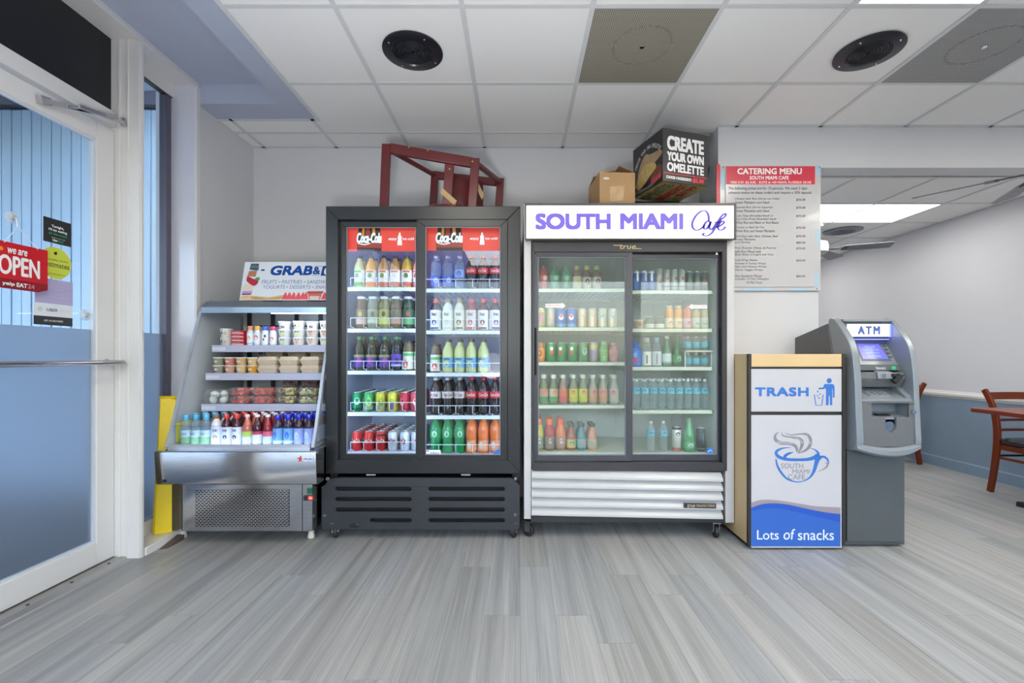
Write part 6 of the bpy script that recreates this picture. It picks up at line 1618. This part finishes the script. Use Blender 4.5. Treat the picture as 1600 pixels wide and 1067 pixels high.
letter(b, '$5.99', Ol, vv, ZV, .64*ll, .96*ll, .06*hh, .17*hh, 5, .0024, bold=.05)
wd = 'CREATE YOUR OWN OMELETTE'
for i, ch in enumerate(wd):
    if ch == ' ': continue
    t = i/(len(wd)-1); ang = math.radians(lerp(150, 42, t)); cx_, cy_ = .55 + .50*math.cos(ang), .30 + .52*math.sin(ang)
    ta = ang - math.pi/2; U_ = (vv*math.cos(ta) + Vector(ZV)*math.sin(ta)); V_ = (Vector(ZV)*math.cos(ta) - vv*math.sin(ta))
    letter(b, ch, Ol + vv*cx_*ll + Vector(ZV)*cy_*hh, U_, V_, -.008, .008, -.013, .013, 6, .002, bold=.03)
b.build('side_print', [m_omk, mat('folded_wrap_tan', (176, 150, 118), .5, var=.15, nscale=30), mat('egg_wrap_yellow', (206, 178, 110), .5, var=.2, nscale=40), mat('salsa_brown', (120, 70, 50), .5, var=.2, nscale=40), mat('slate_band', (116, 116, 122), .5), MATS['price_red'], mat('faded_print', (200, 196, 196), .5, var=0)], oc, smooth=False, fixn=False)
Ob = Vector((Lp.x, Lp.y, oz0)); dn = (Rp - Fp).normalized()
b = B()
b.poly([(.004, .004), (ll-.004, .004), (ll-.004, lw-.004), (.004, lw-.004)], Ob, vv, dn, 0, -.0006)
q = B()
Un, Vn = dn, vv          # read from below
Obn = Vector((Lp.x, Lp.y, oz0 - .0008))
letter(b, 'OMELETTE', Obn, vv, dn*-1, .05*ll, .9*ll, -.34*lw, -.12*lw, 1, .0006, bold=.04)
letter(b, 'BREAKFAST', Obn, vv, dn*-1, .10*ll, .95*ll, -.62*lw, -.42*lw, 2, .0006, bold=.05)
letter(b, '$5.99', Obn, vv, dn*-1, .4*ll, .95*ll, -.86*lw, -.68*lw, 2, .0006, bold=.06)
for i in range(26):
    cx_, cy_ = RND.uniform(.05, .95)*ll, RND.uniform(.05, .95)*lw
    b.poly(circ(cx_, cy_, RND.uniform(.012, .03), 9, RND.uniform(.008, .02)), Ob, vv, dn, 3 + i % 2, -.0007 - .00001*i)
b.build('bottom_print', [mat('bottom_print_yellow', (196, 180, 112), .5, var=.15, nscale=25), mat('bottom_print_grey', (110, 120, 106), .5), mat('bottom_print_red', (206, 66, 60), .5), mat('bottom_print_olive', (150, 146, 84), .5), mat('bottom_print_straw', (214, 204, 140), .5)], oc, smooth=False, fixn=False)

# upturned red stool on the black cooler
m_cherry = mat('red_lacquered_wood', (96, 24, 28), 0.3, var=0.16, nscale=10, stretch=(1, 1, .3))
m_web = mat('tan_webbing', (186, 160, 112), 0.7, var=.08)
st = thing('stool', 'dark red wooden stool turned upside down on the black cooler', 'stool', (-.48, 3.2, 2.033))
zb_ = 2.032
N0, N1, F0, F1 = Vector((-.846, 2.95, 2.488)), Vector((-.277, 2.985, 2.412)), Vector((-.613, 3.38, 2.484)), Vector((-.128, 3.40, 2.440))
def bar(p, q, w, d_, name, across=None, m=None):
    p, q = Vector(p), Vector(q); ax = (q-p); c = (p+q)/2; a = ax.normalized()
    s = across or Vector((0, 1, 0)); s = (s - a*s.dot(a)).normalized(); o_ = a.cross(s)
    b = B().obox(c, ax/2, s*d_/2, o_*w/2); return b.build(name, m or m_cherry, st, bevel=.004)
bar((-.868, 2.95, zb_), N0 + Vector((-.004, 0, -.002)), .056, .03, 'leg')
bar((-.303, 2.985, zb_), N1 + Vector((0, 0, -.002)), .056, .03, 'leg')
bar((-.640, 3.38, zb_), F0, .054, .03, 'leg')
bar((-.155, 3.40, zb_), F1, .054, .03, 'leg')
dz = Vector((0, 0, -.030))
bar(N0 + dz + Vector((.02, 0, 0)), N1 + dz + Vector((-.02, 0, 0)), .066, .026, 'foot_rail')
bar(F0 + dz + Vector((.02, 0, 0)), F1 + dz + Vector((-.02, 0, 0)), .056, .026, 'foot_rail')
bar(N0.lerp(F0, .04) + dz, N0.lerp(F0, .98) + dz, .024, .03, 'side_rail', Vector((1, 0, 0)))
bar(N1.lerp(F1, .05) + dz, N1.lerp(F1, .98) + dz, .030, .03, 'side_rail', Vector((1, 0, 0)))
pt = N0.lerp(N1, .705)
bar(pt + Vector((-.022, .012, -.40)), pt + Vector((0, .012, -.03)), .060, .028, 'inner_post')
ptf = F0.lerp(F1, .62)
bar(ptf + Vector((-.01, -.02, -.41)), ptf + Vector((0, -.02, -.03)), .040, .026, 'inner_post')
b = B(); rings = []
for k in range(7):
    t = k/6; x = lerp(-.46, -.24, t); y = 3.08 + .05*math.sin(math.pi*t) + .06*t
    rings.append([(x, y, zb_+.03), (x, y+.014, zb_+.03), (x, y+.014, 2.36 - .04*t), (x, y, 2.36 - .04*t)])
b.loft(rings).build('back_panel', m_cherry, st, ang=30)
b = B(); bowl = [(.03, .03), (.24, .02), (.27, .008), (.27, 0)]
b.lathe([(0, .034), (.22, .030), (.265, .018), (.27, .004), (.26, 0), (0, 0)], (-.48, 3.16, zb_), 32)
for v in b.v: v.z = zb_ + (v.z - zb_)*2.2
b.build('seat', mat('cherry_seat', (112, 28, 30), .3, var=.12), st)
for (p, q) in (((-.50, 2.965, 2.195), (-.405, 2.968, 2.110)), ((-.285, 3.06, 2.29), (-.235, 3.07, 2.185))):
    b = B().obox((Vector(p)+Vector(q))/2, (Vector(q)-Vector(p))/2, (0, .002, 0), (.008, 0, .016)); b.build('webbing_strap', m_web, st, smooth=False)
for (p) in (N0 + Vector((.145, -.016, -.026)), N0 + Vector((.265, -.008, -.045)), N1 + Vector((-.018, -.018, -.03)), pt + Vector((0, -.006, -.10))):
    B().lathe([(.006, -.002), (.005, -.004), (0, -.004)], p, 8, axis='y').build('brass_plug', mat('brass_plug_metal', (206, 170, 110), .35, metal=.5), st)

# ------------------------------------------------------------------ sign standing on the chilled case
gs_ = thing('tabletop_sign', 'white grab and go food sign on the curved case', 'sign', (-1.45, 3.02, 1.482))
sx0_, sx1_ = W(374, 3.0), -1.180
sn = Vector((0, .063, .266)).normalized(); SO = Vector((sx0_, 3.0, 1.4825)); sh_ = .272; sw_ = sx1_ - sx0_
m_sb = mat('sign_board_white', (226, 232, 240), .15, var=.02, coat=.5)
nn_ = Vector((0, -sn.z, sn.y))
b = B().obox(SO + Vector((sw_/2, 0, 0)) + sn*sh_/2 - nn_*.002, (sw_/2, 0, 0), sn*sh_/2, nn_*.002); b.build('board', m_sb, gs_, smooth=False)
b = B().prism([(3.01, 1.4825), (3.10, 1.4825), (3.055, 1.66), (3.05, 1.66)], 'x', -1.70, -1.60).prism([(3.01, 1.4825), (3.10, 1.4825), (3.055, 1.66), (3.05, 1.66)], 'x', -1.40, -1.30); b.build('easel', m_sb, gs_, smooth=False)
b = B(); 
def g8(x, y): return ((x-135)/10/F*3.03, (705-y)/10/F*3.03*1.03)
def gl(tx, x0, x1, y0, y1, m, bold, shear=.0):
    p = g8(x0, y1); q = g8(x1, y0); letter(b, tx, SO, XU, sn, p[0], q[0], p[1], q[1], m, .0010, bold, shear, 4)
gl('GRAB', 560, 1215, 145, 305, 0, .055, .15); gl('&', 1225, 1340, 165, 290, 0, .04)
b.poly([g8(1350, 310), g8(1640, 310), g8(1656, 150), g8(1372, 150)], SO, XU, sn, 0, .0008)
gl('GO', 1400, 1632, 165, 298, 1, .05, .15)
b.poly([g8(1212, 306), g8(1330, 306), g8(1330, 300), g8(1212, 300)], SO, XU, sn, 0, .001); b.poly([g8(1240, 158), g8(1355, 158), g8(1355, 152), g8(1240, 152)], SO, XU, sn, 0, .001)
b.poly([g8(405, 232), g8(460, 232), g8(465, 206), g8(412, 206)], SO, XU, sn, 0, .001)
gl('FRUITS • PASTRIES • SANDWICHES', 440, 1650, 380, 442, 2, .015, .15); gl('YOGURTS • DESSERTS • SNACKS', 475, 1570, 465, 522, 2, .015, .15)
def gp(pts, m, off): b.poly([g8(*p) for p in pts], SO, XU, sn, m, off)
gp([(236,112),(365,112),(360,150),(228,150)], 3, .0008); gp([(228,150),(362,150),(372,215),(340,232),(222,210)], 4, .0008); gp([(232,178),(352,185),(350,212),(225,205)], 5, .0011)
gp([(222,232),(345,232),(335,330),(205,320)], 6, .0009)
gp(smooth2([(205,320),(230,325),(300,360),(380,380),(385,430),(340,475),(280,455),(230,420),(200,385),(205,320)], 3), 7, .0012); gp(smooth2([(330,360),(370,335),(408,352),(395,385),(350,388),(330,360)], 3), 8, .0014)
gp([(185,440),(330,470),(320,545),(165,550)], 9, .0009); gp([(165,560),(318,555),(312,600),(160,610)], 10, .0010); gp([(160,600),(312,596),(300,618),(160,622)], 11, .0011)
gp(smooth2([(140,690),(160,640),(260,630),(400,640),(520,650),(620,650),(720,630),(800,625),(810,665),(700,690),(400,695),(140,690)], 3), 12, .0008)
gp(smooth2([(310,655),(380,648),(470,660),(560,680),(620,672),(700,655),(780,650),(760,690),(500,694),(330,690),(310,655)], 3), 13, .0011)
for x in (830, 895, 960, 1035, 1105, 1150, 1440, 1500, 1560): gp([(x-45, 690), (x+50, 692), (x+30, 610), (x+5, 570), (x-20, 620)], 14, .0010 + x*1e-8)
gp([(1175,560),(1420,560),(1400,620),(1380,690),(1215,692),(1190,610)], 15, .0013); gp([(1170,575),(1425,572),(1425,590),(1172,596)], 16, .0015); gp([(1215,640),(1375,640),(1360,690),(1230,690)], 9, .0015)
b.build('sign_print', [mat('grab_blue', (24, 76, 158), .25), m_print, mat('menu_lilac_text', (130, 140, 180), .4), mat('art_slate', (84, 90, 100), .4), mat('art_green_glass', (106, 128, 130), .4), mat('art_navy', (50, 76, 116), .4), mat('art_terracotta', (186, 126, 92), .4), mat('art_apple', (186, 40, 60), .4), mat('art_leaf', (76, 140, 96), .4), mat('art_cream', (226, 212, 190), .4), mat('art_lilac', (190, 150, 200), .4), mat('art_plum', (130, 50, 80), .4), mat('art_bread', (226, 186, 140), .4, var=.1, nscale=40), mat('art_crust', (196, 160, 90), .4, var=.2, nscale=60), mat('art_melon', (236, 88, 96), .4, var=.1, nscale=40), mat('art_glass_red', (206, 110, 106), .4), mat('art_dark_red', (190, 60, 60), .4)], gs_, smooth=False, fixn=False)

# ------------------------------------------------------------------ folded floor sign and wedge at the window
m_yel = mat('yellow_plastic', (236, 206, 24), .4, var=.06)
ws = thing('wet_floor_sign', 'folded yellow plastic floor sign leaning between window and curved case', 'sign', (-2.15, 2.76, .046))
def slab(x0, y0, x1, y1, th, lean, name, z1=.86):
    a, c = Vector((x0, y0, .046)), Vector((x1, y1, .046)); n = Vector((-(c-a).y, (c-a).x, 0)).normalized()*th
    tp = Vector((lean, .02, z1-.046)); m_ = (a+c)/2
    P = [a, c, c+n, a+n]; T = [p.lerp(m_, .18) + tp for p in (a, c)]; T = [T[0], T[1], T[1]+n, T[0]+n]
    b = B().add(P + T, [(3,2,1,0), (4,5,6,7), (0,1,5,4), (1,2,6,5), (2,3,7,6), (3,0,4,7)]); return b.build(name, m_yel, ws, bevel=.004)
slab(-2.172, 2.715, -2.093, 2.765, .014, .012, 'front_board')
slab(-2.198, 2.735, -2.115, 2.790, .012, .020, 'rear_board')
b = B().lathe([(.010, -.05), (.010, .05)], (-2.13, 2.775, .862), 10, axis='x'); b.build('hinge_pin', m_yel, ws)
wd_ = B().add([(-2.072, 2.62, 0), (-2.03, 2.64, 0), (-2.03, 2.77, 0), (-2.072, 2.77, 0), (-2.072, 2.77, .03), (-2.03, 2.77, .03)], [(0,1,2,3), (0,1,5,4), (2,3,4,5), (0,3,4), (1,2,5)])
tag(wd_.build('door_wedge', mat('brown_wedge_wood', (96, 82, 76), .7, var=.12), smooth=False), 'brown wooden door wedge on the floor by the window sill', 'wedge')

# ------------------------------------------------------------------ on the glass of the door
gx_ = -2.2395
def dz_(nm, lab, cat='sticker'): return lab
m_lav = mat('lavender_paper', (178, 170, 206), .5, var=.03); m_stw = mat('sticker_white', (226, 230, 236), .5, var=.02); m_blk = mat('sticker_black', (40, 40, 42), .4, var=.04)
def quadp(b, y0, y1, z0, z1, m, off): b.poly([(y0, z0), (y1, z0), (y1, z1), (y0, z1)], (gx_, 0, 0), YU, ZV, m, off)
def yl(b, tx, y0, y1, z0, z1, m, off=.0012, bold=.02, shear=0): letter(b, tx, (gx_, 0, 0), YU, ZV, y0, y1, z0, z1, m, off, bold, shear, 3)
b = B(); b.box(gx_, gx_+.0008, 2.148, 2.281, 1.661, 1.778)
yl(b, 'Tonight,', 2.185, 2.245, 1.733, 1.748, 1, bold=.03); yl(b, "I'll be eating", 2.172, 2.260, 1.716, 1.730, 1, bold=.03); yl(b, 'on the couch', 2.172, 2.260, 1.700, 1.713, 2, bold=.03)
yl(b, 'Order on your app', 2.185, 2.250, 1.684, 1.690, 1, bold=0); yl(b, 'Uber', 2.190, 2.215, 1.670, 1.681, 1, bold=.03); yl(b, 'Eats', 2.218, 2.243, 1.670, 1.681, 2, bold=.03)
tag(b.build('door_sticker', [m_blk, m_print, mat('sticker_green', (40, 150, 90), .5)], smooth=False, fixn=False), 'black square sticker with white and green writing on the door glass', 'sticker', 'stickers on the door glass')
b = B(); b.poly(circ(2.205, 1.566, .077, 32), (gx_, 0, 0), YU, ZV, 0, .0006)
yl(b, 'DELIVERS WITH', 2.150, 2.262, 1.576, 1.584, 1, bold=.01); yl(b, 'Postmates', 2.138, 2.272, 1.545, 1.571, 1, bold=.012); b.poly(circ(2.203, 1.612, .007, 10), (gx_, 0, 0), YU, ZV, 1, .0012)
b.poly([(2.196, 1.618), (2.210, 1.606), (2.212, 1.622)], (gx_, 0, 0), YU, ZV, 1, .0012); b.poly(circ(2.205, 1.512, .05, 16, .004), (gx_, 0, 0), YU, ZV, 2, .0012)
tag(b.build('door_sticker', [mat('lime_sticker', (206, 216, 70), .5, var=.03), mat('lime_sticker_print', (70, 70, 50), .5), mat('lime_dark', (176, 190, 60), .5)], smooth=False, fixn=False), 'round lime sticker half hidden by the red open sign', 'sticker', 'stickers on the door glass')
b = B(); b.box(gx_, gx_+.0006, 2.110, 2.290, 1.3675, 1.486)
yl(b, 'now accepting mobile orders', 2.18, 2.275, 1.448, 1.454, 1, bold=0); yl(b, 'here', 2.20, 2.24, 1.436, 1.443, 1, bold=0); yl(b, 'ask us how', 2.20, 2.24, 1.412, 1.418, 1, bold=0); yl(b, 'while supplies last', 2.18, 2.27, 1.398, 1.403, 1, bold=0)
tag(b.build('door_sticker', [m_lav, mat('pale_lilac_print', (206, 200, 222), .5)], smooth=False, fixn=False), 'plain lavender notice stuck under the lime sticker', 'sticker', 'stickers on the door glass')
b = B(); b.box(gx_, gx_+.0008, 2.104, 2.288, 1.306, 1.367); quadp(b, 2.104, 2.288, 1.264, 1.306, 1, .0010)
yl(b, 'UBER', 2.162, 2.215, 1.330, 1.344, 2, bold=.03); yl(b, 'EATS', 2.225, 2.275, 1.330, 1.344, 3, bold=.01); b.poly(circ(2.133, 1.338, .012, 14), (gx_, 0, 0), YU, ZV, 3, .0012)
yl(b, 'GET US DELIVERED', 2.150, 2.240, 1.281, 1.289, 4, .0016, .02)
tag(b.build('door_sticker', [m_stw, m_blk, mat('sticker_slate', (90, 96, 110), .5), mat('sticker_mint', (196, 214, 214), .5), m_print], smooth=False, fixn=False), 'white delivery sticker with black lower band on the door glass', 'sticker', 'stickers on the door glass')
m_suck = clear_mat('suction_vinyl', (226, 236, 242), 1.4, milk=.35)
sk = thing('suction_hook', 'pale suction cup alone on the door glass near the lock stile', 'hook', (-2.2395, 2.355, 1.329))
def cup_(t, y, z, R):
    b = B(); pr = [(R, .001), (R*.9, .004), (R*.5, .007), (R*.42, .012), (0, .013)]
    rings = [[(gx_ + h, y + r*math.cos(a), z + r*math.sin(a)) for a in [k*math.pi/10 for k in range(20)]] for r, h in ((max(r, 1e-4), h) for r, h in pr)]
    b.loft(rings).build('cup', m_suck, t)
    rings = [[(gx_ + h, y + r*math.cos(a), z + r*math.sin(a)) for a in [k*math.pi/7 for k in range(14)]] for r, h in ((R*.42, .011), (R*.40, .018), (.0003, .019))]
    B().loft(rings).build('button', mat('hook_grey', (190, 190, 186), .4), t)
cup_(sk, 2.355, 1.329, .030)
sg = thing('open_sign', 'red open sign hanging by a string from a hook on the door', 'sign', (-2.21, 2.035, 1.51))
cup_(sg, 2.012, 1.730, .027)
xs_ = -2.212
b = B(); out = [(1.925, 1.41), (2.100, 1.41), (2.142, 1.425), (2.142, 1.612), (1.925, 1.612)]
b.prism(out, 'x', xs_-.003, xs_); bo = b.build('board', mat('open_sign_red', (206, 30, 40), .3, var=.03), sg, smooth=False)
b = B()
def sl(tx, y0, y1, z0, z1, m, off=.0012, bold=.02, shear=0): letter(b, tx, (xs_, 0, 0), YU, ZV, y0, y1, z0, z1, m, off, bold, shear, 4)
b.poly([(1.9255, 1.4105), (2.0995, 1.4105), (2.1415, 1.4255), (2.1415, 1.452), (1.9255, 1.452)], (xs_, 0, 0), YU, ZV, 1, .0006)
sl('we are', 1.972, 2.052, 1.564, 1.588, 0, bold=.03, shear=.2); sl('OPEN', 1.936, 2.106, 1.470, 1.556, 0, bold=.029)
sl('yelp', 1.952, 2.000, 1.420, 1.440, 0, bold=.03); sl('EAT', 2.008, 2.052, 1.422, 1.441, 0, bold=.04); sl('24', 2.054, 2.082, 1.422, 1.441, 2, bold=.02)
b.poly(circ(1.947, 1.578, .009, 14), (xs_, 0, 0), YU, ZV, 3, .0012)
b.build('lettering', [m_print, mat('open_sign_dark_red', (142, 24, 34), .3), mat('open_sign_pink', (222, 150, 156), .4), mat('open_sign_orange', (246, 150, 40), .4)], bo, smooth=False, fixn=False)
b = B().tube([(xs_, 1.96, 1.606), (-2.216, 2.018, 1.690), (xs_, 2.098, 1.606)], .0016, 5).tube([(-2.216, 2.018, 1.690), (-2.222, 2.016, 1.725)], .003, 6); b.build('string', m_wire, sg)

# ------------------------------------------------------------------ dining side: table, chairs, fans
m_wood = mat('cherry_chair_wood', (108, 42, 13), .38, spec=.3, var=.14, nscale=8, stretch=(1, 1, .3))
m_wood2 = mat('red_table_wood', (118, 46, 24), .3, spec=.35, var=.10, nscale=5, stretch=(.4, 3, 3))
m_seat = mat('black_vinyl', (34, 37, 42), .25, var=.06)
m_iron = mat('black_cast_iron', (28, 28, 30), .5, var=.08)
tb = thing('dining_table', 'red-brown wooden dining table by the blue wainscot', 'table', (3.72, 2.9, 0))
B().box(3.18, 4.22, 2.58, 3.20, .722, .752).build('table_top', m_wood2, tb, bevel=.006)
B().lathe([(.035, .05), (.035, .70), (.12, .705), (.12, .722)], (3.78, 2.9, 0), 18).build('pedestal', m_iron, tb)
b = B()
for (x, y) in ((3.72, 3.38), (3.34, 2.86), (3.86, 2.45), (4.22, 2.96)):
    c = Vector((3.78, 2.9, .05)); e = Vector((x, y, .022)); d_ = (e-c); n_ = Vector((-d_.y, d_.x, 0)).normalized()
    b.loft([[c - n_*.03 + Vector((0,0,.02)), c + n_*.03 + Vector((0,0,.02)), c + n_*.03 - Vector((0,0,.02)), c - n_*.03 - Vector((0,0,.02))], [e - n_*.022 + Vector((0,0,.012)), e + n_*.022 + Vector((0,0,.012)), e + n_*.022 - Vector((0,0,.022)), e - n_*.022 - Vector((0,0,.022))]])
b.build('foot', m_iron, tb, smooth=False)

def dining_chair(label):
    t = thing('dining_chair', label, 'chair', group='cherry wood dining chairs'); local(t)
    prof_ = smooth2([(.238, 0), (.205, .20), (.183, .42), (.190, .58), (.225, .72), (.285, .835)], 5)
    for s in (-1, 1):
        b = B(); rings = []; n = len(prof_)
        for i, (y, z) in enumerate(prof_):
            a, c = prof_[max(i-1, 0)], prof_[min(i+1, n-1)]; d_ = Vector((c[0]-a[0], c[1]-a[1])).normalized(); q = Vector((-d_.y, d_.x))*(.024 - .008*abs(i/(n-1) - .45))
            x0, x1 = s*.185 - .013, s*.185 + .013
            rings.append([(x0, y-q.x, z-q.y), (x1, y-q.x, z-q.y), (x1, y+q.x, z+q.y), (x0, y+q.x, z+q.y)])
        b.loft(rings).build('rear_leg', m_wood, t, ang=40, bevel=.004)
        B().loft([[(s*.175 + dx, -.20 + dy, 0) for dx, dy in ((-.013, -.013), (.013, -.013), (.013, .013), (-.013, .013))], [(s*.172 + dx, -.185 + dy, .42) for dx, dy in ((-.019, -.019), (.019, -.019), (.019, .019), (-.019, .019))]]).build('front_leg', m_wood, t, bevel=.003)
        B().box(s*.178-.009, s*.178+.009, -.18, .19, .36, .40).build('side_rail', m_wood, t, bevel=.002)
        B().box(s*.178-.008, s*.178+.008, -.185, .20, .285, .305).build('stretcher', m_wood, t, bevel=.002)
    def slat(z0, z1, y, bow, name, m):
        b = B(); rings = []
        for k in range(9):
            x = lerp(-.175, .175, k/8); yy = y + bow*(1 - (2*k/8 - 1)**2)
            rings.append([(x, yy-.009, z0), (x, yy+.009, z0), (x, yy+.009, z1), (x, yy-.009, z1)])
        b.loft(rings).build(name, m, t, ang=30)
    slat(.755, .815, .255, .03, 'top_rail', m_wood); m_sl = mat('dark_cherry_slat', (96, 36, 24), .35, var=.1)
    slat(.585, .605, .195, .02, 'back_slat', m_sl); slat(.505, .525, .186, .02, 'back_slat', m_sl)
    B().box(-.165, .165, -.195, -.175, .37, .41).box(-.165, .165, .165, .185, .37, .41).build('seat_rail', m_wood, t, bevel=.002)
    b = B(); b.loft([[(x, y, .412) for x, y in rrect(-.19, .19, -.21, .185, .05, 4)], [(x, y, .44) for x, y in rrect(-.195, .195, -.215, .19, .05, 4)], [(x, y, .455) for x, y in rrect(-.17, .17, -.19, .165, .05, 4)]]).build('seat_cushion', m_seat, t, ang=60)
    B().box(-.17, .17, .185, .20, .30, .315).build('rear_stretcher', m_iron, t, smooth=False)
    return t
c1 = dining_chair('cherry dining chair with black seat behind the red-brown table'); c1.location = (4.065, 3.50, 0)
KIDS[c1] = list(c1.children)
c2 = copy_tree(c1); c2['label'] = 'cherry dining chair mostly hidden behind the cash machine'
c2.location = (3.885, 4.85, 0); c2.rotation_euler = (0, 0, -math.pi/2)

m_blade = mat('grey_fan_blade', (106, 112, 118), .4, var=.06, nscale=6); m_fanw = mat('fan_white_metal', (186, 186, 190), .35); m_fanb = mat('fan_dark_bracket', (70, 70, 72), .35, metal=.4)
def fan(cx, cy, cz, ceil_z, L, angles, label, pitch):
    t = thing('ceiling_fan', label, 'ceiling fan', (cx, cy, cz))
    B().lathe([(.012, ceil_z-cz-.03), (.012, .08)], (cx, cy, cz), 12).lathe([(.06, ceil_z-cz-.001), (.055, ceil_z-cz-.03), (.02, ceil_z-cz-.05), (.012, ceil_z-cz-.05)], (cx, cy, cz), 20).build('downrod', m_fanw, t)
    B().lathe([(.0, .09), (.04, .088), (.09, .07), (.10, .03), (.095, -.03), (.06, -.055), (0, -.06)], (cx, cy, cz), 24).build('motor', m_fanw, t)
    for a0 in angles:
        a = math.radians(a0); ux, uy = Vector((math.cos(a), math.sin(a), 0)), Vector((-math.sin(a), math.cos(a), 0))
        pw_ = uy*math.cos(pitch) + Vector((0, 0, math.sin(pitch))); c = Vector((cx, cy, cz)); nn = ux.cross(pw_)*.004
        rings = []
        for s, w in ((.22, .050), (.26, .058), (L-.03, .068), (L-.008, .062), (L, .045)):
            p = c + ux*s; rings.append([p - pw_*w - nn, p + pw_*w - nn, p + pw_*w + nn, p - pw_*w + nn])
        bl = B().loft(rings).build('blade', m_blade, t, smooth=False)
        b = B().obox(c + ux*.16, ux*.07, pw_*.014, nn*1.2).obox(c + ux*.235, ux*.03, pw_*.035, nn*2); b.build('blade_bracket', m_fanb, bl, smooth=False)
fan(3.06, 4.65, 2.20, DCEIL, .63, (-20, 40, 160, 220), 'ceiling fan in the dining room beyond the menu column', -.2)
fan(3.15, 2.70, 2.22, CEIL, .62, (128, 61, 236, 308), 'ceiling fan hanging nearest the viewer in front of the beam', -.25)
